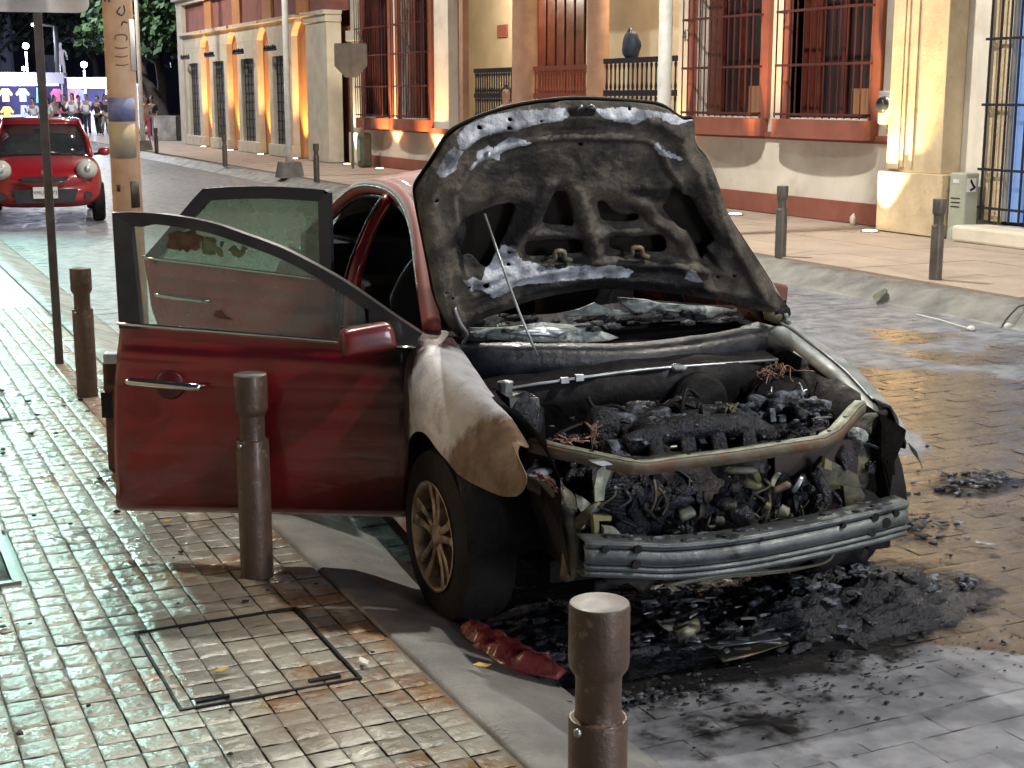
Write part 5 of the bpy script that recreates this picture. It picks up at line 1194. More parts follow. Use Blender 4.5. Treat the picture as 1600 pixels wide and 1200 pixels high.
# ---- raised bonnet
HQ = W(0, 0.42, 0.98); HA = R(66)
Hn = EY*math.sin(HA)+EZ*math.cos(HA); Hd = -EY*math.cos(HA)+EZ*math.sin(HA)
def h2(px, py):
    w = onplane(px, py, HQ, Hn)-HQ; return (w.dot(EX), w.dot(Hd))
def c6(pts): return [h2(640+a/2.6667, 140+b/2.6667) for a, b in pts]
out_ = c6([(20, 400), (25, 470), (50, 600), (80, 750), (100, 850), (150, 960), (215, 1030), (240, 985), (350, 935), (500, 885), (700, 842), (900, 838), (1100, 850), (1300, 880), (1440, 912), (1530, 905), (1515, 830), (1490, 780), (1400, 640), (1330, 530), (1290, 420), (1245, 300), (1195, 230), (1185, 130), (1140, 125), (1060, 75), (960, 60), (740, 48), (600, 55), (450, 75), (320, 110), (220, 150), (160, 190), (100, 280), (50, 350)])
holes = [c6(h) for h in (
    [(235, 540), (300, 500), (400, 475), (440, 490), (425, 545), (395, 620), (355, 690), (325, 735), (300, 730), (260, 690), (215, 680), (205, 640), (235, 610)],
    [(600, 440), (625, 430), (655, 435), (675, 500), (685, 570), (640, 570), (565, 560), (558, 540), (575, 490)],
    [(490, 640), (520, 630), (690, 630), (720, 650), (715, 690), (650, 692), (600, 695), (500, 695), (482, 670)],
    [(790, 475), (820, 475), (850, 510), (900, 530), (950, 525), (960, 545), (930, 555), (840, 555), (810, 550), (795, 520)],
    [(835, 640), (850, 615), (900, 620), (1000, 610), (1050, 610), (1070, 640), (1060, 680), (990, 680), (930, 690), (850, 670)],
    [(1095, 430), (1130, 430), (1180, 460), (1215, 530), (1250, 590), (1268, 630), (1235, 650), (1225, 700), (1205, 690), (1190, 640), (1160, 590), (1110, 560), (1060, 500), (1075, 475)])]
for cxy, r_ in (((103, 445), 9), ((413, 117), 9), ((405, 146), 10), ((286, 150), 10), ((238, 803), 7), ((310, 800), 14), ((407, 720), 9), ((412, 672), 7), ((1275, 770), 7), ((1343, 765), 7), ((140, 820), 6), ((168, 845), 6), ((710, 225), 8), ((541, 120), 7), ((915, 80), 7)):
    holes.append(c6([(cxy[0]+r_*math.cos(a), cxy[1]+r_*0.75*math.sin(a)) for a in np.linspace(0, 2*math.pi, 9)[:-1]]))
whites = [c6(h) for h in (
    [(190, 190), (230, 150), (330, 110), (450, 85), (650, 75), (655, 95), (620, 125), (540, 130), (500, 135), (440, 160), (360, 165), (300, 180), (250, 210), (225, 235), (190, 215)],
    [(105, 330), (150, 250), (180, 225), (215, 235), (190, 270), (190, 300), (180, 320), (120, 340)],
    [(220, 330), (270, 280), (275, 245), (300, 240), (320, 220), (340, 235), (400, 200), (420, 185), (510, 215), (430, 235), (370, 260), (370, 285), (330, 280), (290, 290), (240, 320)],
    [(770, 75), (900, 75), (1040, 90), (1070, 95), (1120, 110), (1185, 120), (1150, 135), (1100, 145), (1040, 110), (990, 105), (940, 135), (860, 125), (800, 105)],
    [(215, 765), (290, 775), (340, 700), (390, 650), (425, 645), (470, 710), (560, 735), (700, 725), (850, 720), (930, 750), (900, 775), (700, 780), (600, 790), (430, 810), (380, 840), (340, 850), (300, 820), (240, 820)],
    [(1150, 740), (1170, 730), (1205, 785), (1140, 785)],
    [(1010, 215), (1030, 208), (1042, 236), (1130, 278), (1125, 288), (1050, 268), (1012, 238)])]
darks = [c6(h) for h in ([(560, 160), (760, 150), (770, 170), (640, 185), (560, 180)], [(840, 390), (1100, 400), (1200, 440), (1280, 560), (1300, 700), (1250, 720), (1180, 640), (1060, 480), (900, 440)], [(170, 560), (230, 520), (450, 460), (560, 420), (600, 470), (480, 600), (400, 700), (300, 760), (190, 720)],
    [(450, 700), (1100, 700), (1300, 860), (1100, 850), (700, 835), (450, 860)])]
out_s = smooth_loop(out_, 5); holes_s = [smooth_loop(h, 4) for h in holes]
def hood_shape(x, y):
    # bonnet crown: middle away from the viewer, edges towards it
    xc = (x-(-0.28*np.clip(y, 0, 1.0)))/0.75
    return -0.035*(1-np.clip(np.abs(xc), 0, 1)**2)-0.05*np.clip(y-0.75, 0, 1)**1.2*0+0.02
P, F = cdt([out_s]+holes_s, 0.0088)
X, Y = P[:, 0], P[:, 1]
dh = np.full(len(X), 9.0)
for lp in holes_s[:6]: dh = np.minimum(dh, pdist(X, Y, lp))
do = pdist(X, Y, out_s)
nzv = np.array([noise.noise((a*7, b*7, 3.0)) for a, b in P]); nz2 = np.array([noise.noise((a*22, b*22, 9.0)) for a, b in P]); nz3 = np.array([noise.noise((a*55, b*55, 5.0)) for a, b in P])
h = hood_shape(X, Y)+0.030*np.exp(-(dh/0.040)**2)*0 + 0.022*(1-np.exp(-(dh/0.035)**2)) + 0.010*nzv+0.0045*nz2+0.002*nz3
def segd(pts):
    q = catmull([Vector((*c6([p])[0], 0)) for p in pts], 5); d = np.full(len(X), 9.0)
    for a, b in zip(q[:-1], q[1:]):
        v = b-a; qq = max(v.length_squared, 1e-12); t_ = np.clip(((X-a.x)*v.x+(Y-a.y)*v.y)/qq, 0, 1); d = np.minimum(d, np.hypot(X-a.x-t_*v.x, Y-a.y-t_*v.y))
    return d
ribs = np.zeros(len(X))
for pts, wd, ht in (([(440, 640), (500, 560), (560, 450), (580, 400)], .030, .020), ([(690, 430), (720, 520), (740, 600), (770, 700)], .028, .020), ([(960, 480), (1050, 550), (1130, 610), (1170, 680), (1230, 800)], .030, .022),
                    ([(480, 612), (720, 607), (800, 604), (1000, 592)], .020, .014), ([(60, 500), (95, 700), (130, 880), (180, 960)], .020, .014), ([(1250, 330), (1320, 560), (1400, 720), (1450, 850)], .022, .016), ([(200, 745), (330, 770), (700, 735), (1100, 730), (1220, 800)], .022, .012),
                    ([(560, 175), (760, 165)], .012, -.012), ([(60, 480), (130, 330), (240, 200)], .014, .01)):
    ribs = np.maximum(ribs, np.abs(ht)*np.exp(-(segd(pts)/wd)**4)) if ht > 0 else ribs; h += (ht*np.exp(-(segd(pts)/wd)**2) if ht < 0 else 0)
h += ribs*(0.9+.4*nzv)
h += 0.004*np.abs(nz2)
h += -0.016*np.exp(-(do/0.022)**2) + 0.012*np.exp(-((do-0.055)/0.018)**2)
# pressed beads following the inner frame
h += 0.010*np.exp(-((do-0.13)/0.012)**2)-0.008*np.exp(-((do-0.155)/0.012)**2)
bare = np.zeros(len(X)); 
XN = X+.007*nz2+.004*nz3; YN = Y+.007*np.roll(nz2, 1)*0+.006*np.array([noise.noise((a*30, b*30, 19.0)) for a, b in P])
for w_ in whites: ins = pip(XN, YN, w_); dd_w = pdist(XN, YN, w_); bare = np.maximum(bare, np.where(ins, np.clip(0.62+dd_w/0.012, 0, 1), np.clip(0.5-dd_w/0.012, 0, 1)))
h += 0.0012*(bare > 0.5)
dark = np.zeros(len(X))
for w_ in darks: ins = pip(X, Y, w_); dd_w = pdist(X, Y, w_); dark = np.maximum(dark, np.where(ins, np.clip(0.5+dd_w/0.06, 0, .95), np.clip(0.5-dd_w/0.06, 0, 1)))
dark *= (bare < 0.4)
dark = dark*0.75+0.1*(do < 0.02)
def hl(x, y, off): return L(HQ+EX*float(x)+Hd*float(y)-Hn*float(off))
hood = MB(); hood.v = [hl(a, b, o_) for (a, b), o_ in zip(P, h)]; hood.f = F
ho = hood.build('bonnet', 'hood_in', car, True)
for nm, arr in (('bare', bare), ('dark', dark)):
    at = ho.data.attributes.new(nm, 'FLOAT', 'POINT'); at.data.foreach_set('value', arr.astype(np.float32))
solid(ho, 0.0015, 0)
# outer skin behind
P2, F2 = cdt([out_s], 0.03)
d2 = pdist(P2[:, 0], P2[:, 1], out_s)
h2_ = hood_shape(P2[:, 0], P2[:, 1])-0.016-0.040*(1-np.exp(-(d2/0.05)**2))
g = MB(); g.v = [hl(a, b, o_) for (a, b), o_ in zip(P2, h2_)]; g.f = F2; g.build('outer_skin', 'hood_out', ho, True)
# rolled hem round the edge
hem = [hl(a, b, o_) for (a, b), o_ in zip(out_s, hood_shape(np.array([p[0] for p in out_s]), np.array([p[1] for p in out_s]))-0.014)]
MB().tube(hem+[hem[0]], 0.006, 6, False).build('hem', 'hood_out', ho, True)
# ridged ribs between the openings
def c6p(a, b, off=0.0): q = h2(640+a/2.6667, 140+b/2.6667); return hl(q[0], q[1], off+float(hood_shape(np.array([q[0]]), np.array([q[1]]))[0]))
for a, b in ((615, 672), (937, 658)):
    g = MB(); g.tube(catmull([c6p(a-50, b+32, .03), c6p(a-20, b+15, .04), c6p(a-18, b-12, .04), c6p(a+18, b-12, .04), c6p(a+22, b+15, .04), c6p(a+52, b+30, .03)], 3), 0.010, 6); g.build('hinge_bracket', 'green_steel', ho, True)
# latch loop at the top
g = MB(); g.tube(catmull([c6p(690, 92, .01), c6p(695, 60, .05), c6p(704, 50, .05), c6p(700, 80, .01)], 4), .004, 6); g.tube(catmull([c6p(735, 85, .01), c6p(745, 48, .05), c6p(757, 62, .05), c6p(748, 85, .01)], 4), .004, 6)
g.build('latch_striker', 'bare', ho, True)
g = MB(); g.plate([c6p(a, b, 0.022) for a, b in ((655, 72), (770, 72), (762, 102), (668, 102))], hl(0, 0, 0.012)-hl(0, 0, 0)); g.build('latch_pocket', 'soot', ho)
g = MB(); q = c6p(318, 262, 0.03); g.lathe([(0.016, -0.01), (0.016, 0.012), (0.010, 0.014)], 16, q, 'y'); g.build('buffer_mount', 'bare', ho, True)
g = MB(); g.tube(catmull([c6p(175, 885, .03), c6p(195, 940, .05), c6p(222, 985, .05), c6p(215, 1040, .02)], 5), 0.0075, 6); g.build('hinge_arm', 'bare', ho, True)
# prop rod
MB().tube([cy(840, 556, 0.05), cy(812, 490, 0.12), cy(790, 430, 0.16), cy(757, 334, 0.22)], 0.0052, 8).build('prop_rod', 'bare', car, True)

# ---- cowl, firewall and broken windscreen
def addnoise(g, amp, fr, seed=0):
    g.v = [p+Vector((noise.noise(p*fr+Vector((seed, 0, 0))), noise.noise(p*fr+Vector((0, seed+7, 0))), noise.noise(p*fr+Vector((0, 3, seed+11)))))*amp for p in g.v]; return g
def ribbon(pts_a, pts_b, n=6):
    a = catmull(pts_a, n); b = catmull(pts_b, n); return [a, b]
c1 = catmull([cy(716, 550, .36), cy(780, 545, .28), cy(960, 548, .22), cy(1090, 536, .24), cy(1190, 520, .32), cy(1235, 520, .40)], 5)
rows = []
for k, (dy, dz) in enumerate(((0.10, 0.0), (0.06, 0.018), (0.0, 0.014), (-0.03, -0.01), (-0.03, -0.07), (0.0, -0.12))):
    rows.append([p+Vector((0, dy, dz)) for p in c1])
g = MB().grid(rows); addnoise(g, .008, 14).build('cowl', 'cowl_black', car, True)
c2 = catmull([cy(735, 620, .16), cy(800, 606, .12), cy(870, 596, .09), cy(1000, 578, .07), cy(1130, 568, .08), cy(1215, 562, .14)], 5)
MB().tube(c2, 0.006, 6).build('cowl_edge', 'bare', car, True)
g = MB(); 
rows = [[p+Vector((0, 0.12, 0.02)) for p in c2], [p for p in c2], [p+Vector((0, 0.02, -0.10)) for p in c2], [p+Vector((0, 0.10, -0.30)) for p in c2], [p+Vector((0, 0.12, -0.62)) for p in c2]]
g.grid(rows); addnoise(g, .02, 5).build('firewall', 'soot', car, True)
# clips on the cowl edge
g = MB(); g.box(cy(882, 594, .08), (.03, .02, .02)).box(cy(905, 590, .08), (.03, .02, .022)); g.lump(cy(1060, 575, .07), (.03, .02, .015), 2, .4, 20); pieces(g, 'clip', 'bare', car)
# crumpled laminated glass
def shard(pts, y, m='glassash', amp=.01, off=(0, .015, .012), fr=14):
    q = [cy(a, b, y if not isinstance(y, (list, tuple)) else y[i]) for i, (a, b) in enumerate(pts)]
    loops = [[(p.x, p.z) for p in q]]
    Pp, Ff = cdt(loops, 0.014); ym = sum(p.y for p in q)/len(q)
    # plane fit of y
    A = np.array([[p.x, p.z, 1] for p in q]); yy = np.linalg.lstsq(A, np.array([p.y for p in q]), rcond=None)[0]
    g = MB(); g.v = [Vector((a, a*yy[0]+b*yy[1]+yy[2]+amp*2.2*noise.noise((a*fr, b*fr*1.6, y if not isinstance(y, (list, tuple)) else 1)), b+amp*noise.noise((a*fr, 7, b*fr)))) for a, b in Pp]; g.f = Ff
    o = g.build('glass_shard', m, ws_, True); solid(o, 0.006); return o
ws_ = MB().grid([[Vector((x, y, z+0.02*math.sin(x*7))) for x in np.linspace(-.62, .66, 12)] for y, z in ((.42, .955), (.52, .93), (.62, .96), (.70, 1.00))]).build('windscreen_remains', 'cowl_black', car, True)
shard([(728, 512), (790, 508), (845, 505), (920, 512), (950, 518), (968, 530), (900, 534), (820, 534), (760, 532), (735, 526)], .40, amp=.02)
shard([(790, 518), (850, 511), (900, 516), (870, 524), (810, 526)], .37, 'bare', amp=.014)
shard([(880, 490), (905, 481), (930, 474), (950, 484), (1000, 490), (985, 494), (890, 495)], .50, amp=.012)
shard([(965, 468), (1010, 466), (1030, 474), (1100, 476), (1140, 482), (1112, 497), (1075, 492), (1030, 486), (990, 492), (970, 478)], .52, amp=.016)
shard([(1160, 510), (1185, 505), (1210, 512), (1222, 530), (1190, 545), (1165, 540), (1150, 560), (1140, 540)], .34, amp=.014)
shard([(1215, 540), (1240, 545), (1225, 560), (1160, 560), (1165, 545)], .34, 'soot')
g = MB()
for k in range(36):
    a = rnd.uniform(-.6, .62); g.lump((a, rnd.uniform(.40, .66), .965+rnd.uniform(-.01, .03)), (rnd.uniform(.02, .07), rnd.uniform(.02, .06), rnd.uniform(.006, .02)), 1, .4, 16, k)
o = g.build('burnt_scraps', 'char', car, True); tag(o, kind='stuff')

# ---- kerb-side front wing (ash white, brown at the broken tip)
wing = [  # rows from rear to tip: inner top edge, shoulder, mid, lower edge
    [cy(699, 517, .42), Vector((-.79, .44, .975)), Vector((-.855, .44, .86)), Vector((-.862, .42, .62)), Vector((-.84, .42, .30))],
    [cy(722, 548, .26), Vector((-.80, .27, .955)), Vector((-.865, .26, .86)), Vector((-.870, .30, .68)), Vector((-.86, .335, .46))],
    [cy(742, 578, .10), Vector((-.80, .10, .935)), Vector((-.868, .09, .85)), Vector((-.880, .18, .72)), Vector((-.872, .235, .625))],
    [cy(765, 610, -.08), Vector((-.79, -.07, .91)), Vector((-.860, -.08, .84)), Vector((-.880, .02, .74)), Vector((-.880, .02, .695))],
    [cy(788, 640, -.25), Vector((-.77, -.26, .88)), Vector((-.845, -.26, .80)), Vector((-.875, -.17, .72)), Vector((-.878, -.165, .675))],
    [cy(808, 668, -.42), Vector((-.75, -.44, .85)), Vector((-.82, -.44, .77)), Vector((-.862, -.36, .69)), cx(716, 740, -.868)],
    [cy(826, 700, -.58), Vector((-.735, -.58, .80)), Vector((-.79, -.58, .74)), Vector((-.835, -.50, .66)), cy(752, 762, -.52)],
    [cy(800, 692, -.66), Vector((-.76, -.66, .76)), Vector((-.78, -.66, .70)), Vector((-.80, -.62, .64)), cy(785, 775, -.62)],
    [cy(822, 742, -.74), cy(822, 750, -.74), cy(820, 758, -.73), cy(815, 768, -.72), cy(806, 776, -.70)]]
fine = []
cols_ = list(zip(*wing)); cs = [catmull(c_, 5) for c_ in cols_]
for i in range(len(cs[0])): fine.append(catmull([c_[i] for c_ in cs], 5))
g = MB().grid(fine); g.v = [p+Vector((1, .2, 0))*0.004*noise.noise(p*9) for p in g.v]
wg = g.build('front_wing', 'ash_steel', car, True); wg.modifiers.new('s', 'SUBSURF').render_levels = 1; solid(wg, 0.004, 0)
bare = [max(0, min(1, 0.5+(-0.33-(v.co.y)+0.9*(0.74-v.co.z))/0.16)) if v.co.y < 0.05 else 0.0 for v in wg.data.vertices]
drk = [max(0, min(1, (v.co.y-0.10)/0.22+(0.62-v.co.z)*0.4)) for v in wg.data.vertices]
for nm, arr in (('bare', bare), ('dark', drk)):
    at = wg.data.attributes.new(nm, 'FLOAT', 'POINT'); at.data.foreach_set('value', np.array(arr, dtype=np.float32))
# road-side front wing: silver top rail, black torn skirt
ra = [cx(1240, 508, .70), cx(1262, 520, .74), cx(1300, 548, .78), cx(1345, 585, .80), cx(1385, 628, .80), cx(1408, 668, .78), cx(1421, 692, .76)]
rb = [p+Vector((-.085+0.02*k/6, -.01, .0)) for k, p in enumerate(ra)]; rc = [p+Vector((-.115, 0, -.03)) for p in ra]; ro = [p+Vector((.035, 0, -.035)) for p in ra]; ro2 = [p+Vector((.06, 0.0, -.10)) for p in ra]
cs = [catmull(c_, 5) for c_ in (rc, rb, ra, ro, ro2)]
g = MB().grid(cs); addnoise(g, .005, 12); lw = g.build('front_wing', 'ash_bare', car, True); solid(lw, 0.004, 0)
q = MB().tube([p+Vector((-.06, 0, .012)) for p in catmull(ra[:5], 4)], .006, 6).build('wing_bead', 'bare', lw, True)
torn = [(1338, 632), (1362, 622), (1392, 634), (1410, 665), (1421, 690), (1418, 700), (1402, 698), (1396, 712), (1402, 742), (1392, 740), (1386, 722), (1376, 706), (1362, 690), (1340, 690), (1318, 700), (1322, 668)]
Tq = [cx(a, b, .74) for a, b in torn]
loops = [[(p.y, p.z) for p in Tq]]; hole_ = [[(p.y, p.z) for p in [cx(a, b, .74) for a, b in ((1366, 694), (1374, 682), (1385, 690), (1390, 706), (1380, 702))]]]
Pp, Ff = cdt(loops, 0.014)
g = MB(); g.v = [Vector((.74+0.03*noise.noise((a*11, b*11, 2)), a, b)) for a, b in Pp]; g.f = Ff
o = g.build('torn_wing_skirt', 'soot', lw, True); solid(o, .006)
# ---- inner wings, strut towers, chassis rails
for sx in (-1, 1):
    g = MB(); P = []
    for y in np.linspace(.40, -.62, 12):
        dz_ = -.06 if sx > 0 else 0
        P.append([(sx*(.70-.05*(y < -.3)), y, .88+.14*y+dz_), (sx*.65, y, .85+.14*y+dz_), (sx*.61, y, .74+.10*y+dz_), (sx*.60, y, .50), (sx*.56, y, .34)])
    addnoise(g.grid(P), .012, 8, sx).build('inner_wing', 'soot', car, True)
    MB().lathe([(.15, .40), (.14, .74), (.10, .78), (.05, .79), (.0, .78)], 20, (sx*.55, .10, 0)).build('strut_tower', 'soot', car, auto=True)
    MB().box((sx*.47, -.30, .42), (.09, .95, .10)).build('chassis_rail', 'soot', car, bevel=0.01)
g = MB(); g.lathe([(.02, .78), (.03, .84), (.01, .845)], 10, (-.55, .10, 0)); g.build('strut_mount', 'bare', car)
# battery box stub, left as we look
g = MB(); 
qa = [cy(796, 622, -.02), cy(842, 622, -.02), cy(845, 660, -.04), cy(812, 684, -.06), cy(800, 660, -.03)]
g.plate(qa, (0, .18, .0)); g.build('battery_tray', mat('grey_heat_shield', (0.07, 0.075, 0.08), (0.04, 0.04, 0.045), rough=0.5, scale=10), car)
g = MB(); g.lump(cy(820, 655, .0), (.075, .07, .09), 2, .2, 8); g.build('washer_bottle_stump', 'char', car)
# ---- upper cross bar of the radiator support
xb = [cy(826, 688, -.52), cy(872, 698, -.60), cy(985, 722, -.745), cy(1010, 723, -.755), cy(1150, 705, -.745), cy(1290, 684, -.72), cy(1312, 672, -.68), cy(1340, 640, -.57), cy(1352, 628, -.54)]
xs_ = []
for a_, b_ in zip(xb[:-1], xb[1:]): xs_ += [a_.lerp(b_, k/4) for k in range(4)]
xs_.append(xb[-1])
rt_, rf_ = [], []
for i, p in enumerate(xs_):
    t_ = (xs_[min(i+1, len(xs_)-1)]-xs_[max(i-1, 0)]).normalized(); n_ = Vector((t_.y, -t_.x, 0)).normalized(); n_ = n_ if n_.y < 0 else -n_
    w_ = 0.038; z_ = .003*noise.noise((i*.4, 0, 0))
    rt_.append([p-n_*w_+EZ*(-.03), p-n_*w_+EZ*z_, p-n_*.003+EZ*(z_+.003), p+EZ*z_])
    rf_.append([p+n_*.0015+EZ*(z_-.001), p+n_*.004+EZ*(z_-.010), p+n_*.002+EZ*(z_-.038), p-n_*.010+EZ*(z_-.041)])
xo = MB().grid(rt_).build('radiator_crossbar', 'crossbar_pale', car, auto=True); solid(xo, .003, 0)
xf_ = MB().grid(rf_).build('crossbar_face', 'crossbar_brown', xo, auto=True); solid(xf_, .003, 0)
g = MB()
for i in range(6, len(xs_)-4, 4):
    p = xs_[i]; g.lathe([(.008, .0), (.008, .003)], 10, p+Vector((0, .022, .004)))
pieces(g, 'bolt_hole', 'soot', xo)
# uprights
def strap(pts, w, th, m, name, y, parent=car):
    q = [cy(a, b, y) for a, b in pts]; g = MB(); g.plate(q, (0, th, 0)); return g.build(name, m, parent)
strap([(934, 735), (950, 722), (958, 728), (946, 760), (944, 782), (930, 784), (929, 760)], 0, .01, 'crossbar_pale', 'upright', -.70)
strap([(924, 722), (945, 720), (958, 726), (940, 728)], 0, .03, 'bare', 'gusset', -.72)
strap([(900, 772), (912, 778), (924, 788), (908, 800), (902, 790)], 0, .01, 'crossbar_pale', 'torn_bracket', -.62)
strap([(927, 806), (956, 807), (955, 814), (936, 814), (937, 838), (930, 838)], 0, .03, 'olive', 'beam_bracket', -.70)
strap([(944, 824), (962, 826), (972, 836), (985, 842), (944, 843)], 0, .03, 'crossbar_pale', 'bracket_foot', -.72)
# crash tube on the left, lower arm
g = MB()
g.tube(catmull([cy(832, 730, -.50), cy(850, 742, -.52), cy(868, 760, -.54), cy(885, 785, -.56), cy(892, 830, -.58), cy(888, 900, -.56)], 4), [.03]*21, 8)
g.tube(catmull([cy(890, 830, -.58), cy(905, 812, -.6), cy(925, 796, -.62), cy(950, 780, -.60)], 4), .017, 8)
addnoise(g, .012, 20).build('bumper_side_support', 'green_steel', car, True)
g = MB(); qp = [cy(a, b, -.42) for a, b in ((820, 742), (842, 728), (870, 735), (885, 770), (895, 800), (884, 842), (872, 800), (850, 775), (825, 765))]
g.plate(qp, (0, .02, 0)); addnoise(g, .01, 10).build('headlamp_panel', mat('dark_pitted_steel', (0.07, 0.06, 0.05), (0.16, 0.14, 0.12), rough=0.6, scale=30, bump=0.5), car)
g = MB()
for k in range(7): 
    a = [cy(828+k*3, 736+k*2, -.56), cy(845+k*4, 740+k*4, -.6), cy(866+k*2, 752+k*3, -.6), cy(880-k, 765+k*5, -.58)]
    g.tube([p+Vector((rnd.gauss(0, .006), rnd.gauss(0, .006), rnd.gauss(0, .006))) for p in catmull(a, 4)], .0035, 5)
g.build('bared_wires', 'copper', car, True)
g = MB(); g.lump(cy(842, 738, -.56), (.05, .02, .014), 2, .4, 15); g.lump(cy(850, 747, -.57), (.04, .02, .012), 2, .4, 15, 3); g.build('melted_lamp_shell', 'ash_steel', car, True)
# ---- front bumper beam
bt = catmull([cy(914, 846, -.80), cy(985, 848, -.845), cy(1060, 850, -.875), cy(1170, 838, -.89), cy(1290, 815, -.875), cy(1370, 797, -.845), cy(1420, 784, -.80)], 4)
hts = 0.105
prof_ = [(.09, -.004), (.085, .0), (.006, .0), (.0, -.004), (.0, -.016), (.012, -.019), (.012, -.026), (.002, -.030), (.0, -.072), (.012, -.076), (.012, -.081), (.001, -.085), (.0, -.094), (.010, -.097), (.010, -.101), (.0, -.104), (.0, -.117), (.01, -.121), (.08, -.121)]
rows = []
for i, p in enumerate(bt):
    sc = interp([0, len(bt)-1], [.95, .98], i)
    rows.append([p+Vector((0, a, b*sc)) for a, b in prof_])
g = MB().grid(rows); bo = g.build('bumper_beam', 'galv', car, auto=True); solid(bo, .003, 0)
g = MB()
def disc(g, px, py, y, r, rz_=1.0): g.lathe([(r, -.004), (r, .006)], 14, cy(px, py, y)+Vector((0, -.0, 0)), 'y')
for px, py, r in ((946, 858, .012), (997, 858, .013), (994, 882, .014), (1384, 817, .018), (1367, 808, .014), (1400, 802, .012), (1362, 832, .015), (1318, 821, .009), (1190, 842, .006)):
    i = min(range(len(bt)), key=lambda i_: abs(cy(px, py, bt[i_].y).x-bt[i_].x)); disc(g, px, py, bt[i].y-.001, r)
pieces(g, 'bolt_hole', 'soot', bo)
g = MB()
for k in range(26):
    i = rnd.randrange(3, len(bt)-3); p = bt[i]; g.lump(p+Vector((rnd.uniform(-.02, .02), rnd.uniform(.01, .08), .003)), (rnd.uniform(.01, .05), rnd.uniform(.005, .02), .004), 1, .4, 30, k)
o = g.build('ash_flakes', 'ash_char', bo, True); tag(o, kind='stuff')
# beam brackets at the road side
strap([(1290, 715), (1340, 742), (1345, 760), (1300, 765), (1262, 752), (1270, 735)], 0, .06, 'dark_olive', 'bracket', -.60)
strap([(1318, 760), (1345, 762), (1352, 775), (1340, 800), (1332, 808), (1322, 795)], 0, .02, 'dark_olive', 'bracket', -.66)
strap([(1335, 760), (1365, 770), (1380, 785), (1372, 800), (1350, 800), (1340, 790)], 0, .08, 'soot', 'bracket', -.60)
for k_, (pp, yy, mm) in enumerate((([(1298, 700), (1318, 672), (1345, 652), (1372, 646), (1378, 668), (1356, 690), (1330, 712), (1304, 722)], -.46, 'dark_olive'), ([(1330, 690), (1352, 700), (1360, 730), (1352, 765), (1336, 760), (1322, 735)], -.52, 'dark_olive'), ([(1352, 655), (1385, 640), (1400, 660), (1404, 690), (1378, 684)], -.40, 'soot'))):
    q_ = smooth_loop([(cy(a, b, yy).x, cy(a, b, yy).z) for a, b in pp], 2); Pp, Ff = cdt([q_], .012)
    g = MB(); g.v = [Vector((a, yy+.035*noise.noise((a*13, b*13, k_))+.012*noise.noise((a*40, b*40, k_)), b)) for a, b in Pp]; g.f = Ff; o = g.build('headlamp_panel', mm, car, True); solid(o, .005)
strap([(1290, 716), (1300, 722), (1300, 735), (1288, 732)], 0, .02, 'olive', 'clip', -.66)
g = MB(); g.lump(cy(1340, 680, -.52), (.035, .02, .03), 2, .2, 20); g.build('headlamp_stump', 'glassash', car)
# ---- engine mass
def pile(name, m, items, sub=2, amp=.35, fr=16, parent=car):
    g = MB()
    for k, (c_, r_) in enumerate(items): g.lump(c_, r_, sub, amp, fr, k*3.7)
    return g.build(name, m, parent, True)
eng = pile('engine', 'char', [((-.02, -.16, .46), (.36, .24, .15)), ((-.02, -.42, .46), (.27, .10, .11))], 5, .30, 17)
eng.location.z = .10
# sagging valve cover with coil stumps
g = MB(); P = []
for i in range(15):
    x = lerp(-.26, .26, i/14); P.append([Vector((x, y, .575+.035*math.sin(math.pi*v_)+.016*noise.noise((x*11, y*11, 2))-.04*max(0, x-.12))) for v_, y in zip(np.linspace(0, 1, 9), np.linspace(-.30, -.06, 9))])
o = MB().grid(P).build('valve_cover', 'char', eng, True); solid(o, .05)
for k in range(4):
    c_ = Vector((-.20+.13*k, -.17, .625)); g = MB().box(c_, (.045, .07, .035), Matrix.Rotation(rnd.gauss(0, .2), 3, 'Z'), .004); g.lathe([(.018, -.02), (.016, .035)], 10, c_+Vector((0, .05, 0))); g.build('ignition_coil', 'ash_char', eng, bevel=.004)
# intake runners curling over the front
for k in range(4):
    x = -.21+.115*k; MB().tube(catmull([(x, -.28, .60), (x+.01, -.36, .645), (x, -.45, .62), (x-.01, -.50, .54), (x, -.47, .46)], 4), [.032+.005*noise.noise((k, q*.5, 0)) for q in range(17)], 10).build('intake_runner', 'char', eng, True)
MB().tube(catmull([(-.30, -.42, .60), (-.1, -.44, .655), (.14, -.43, .64), (.26, -.38, .58)], 5), .040, 12).build('intake_plenum', 'char', eng, True)
MB().lathe([(.055, -.035), (.062, -.03), (.062, .03), (.05, .04)], 20, (-.33, -.40, .56), 'x').lathe([(.02, .03), (.02, .06)], 10, (-.33, -.40, .56), 'x').build('alternator', 'ash_char', eng, auto=True)
MB().tube([(-.36+.07*math.cos(a), -.46, .50+.07*math.sin(a)) for a in np.linspace(0, 6.28, 22)], .010, 6, False).build('drive_belt', 'soot', eng, True)
MB().lathe([(.04, 0), (.045, .01), (.045, .03), (.03, .035)], 16, (-.08, -.10, .625)).build('oil_cap', 'ash_char', eng, auto=True)
gb = pile('gearbox', 'char', [((.46, -.22, .46), (.16, .16, .11)), ((.50, -.42, .44), (.10, .07, .10))], 4, .35, 18)
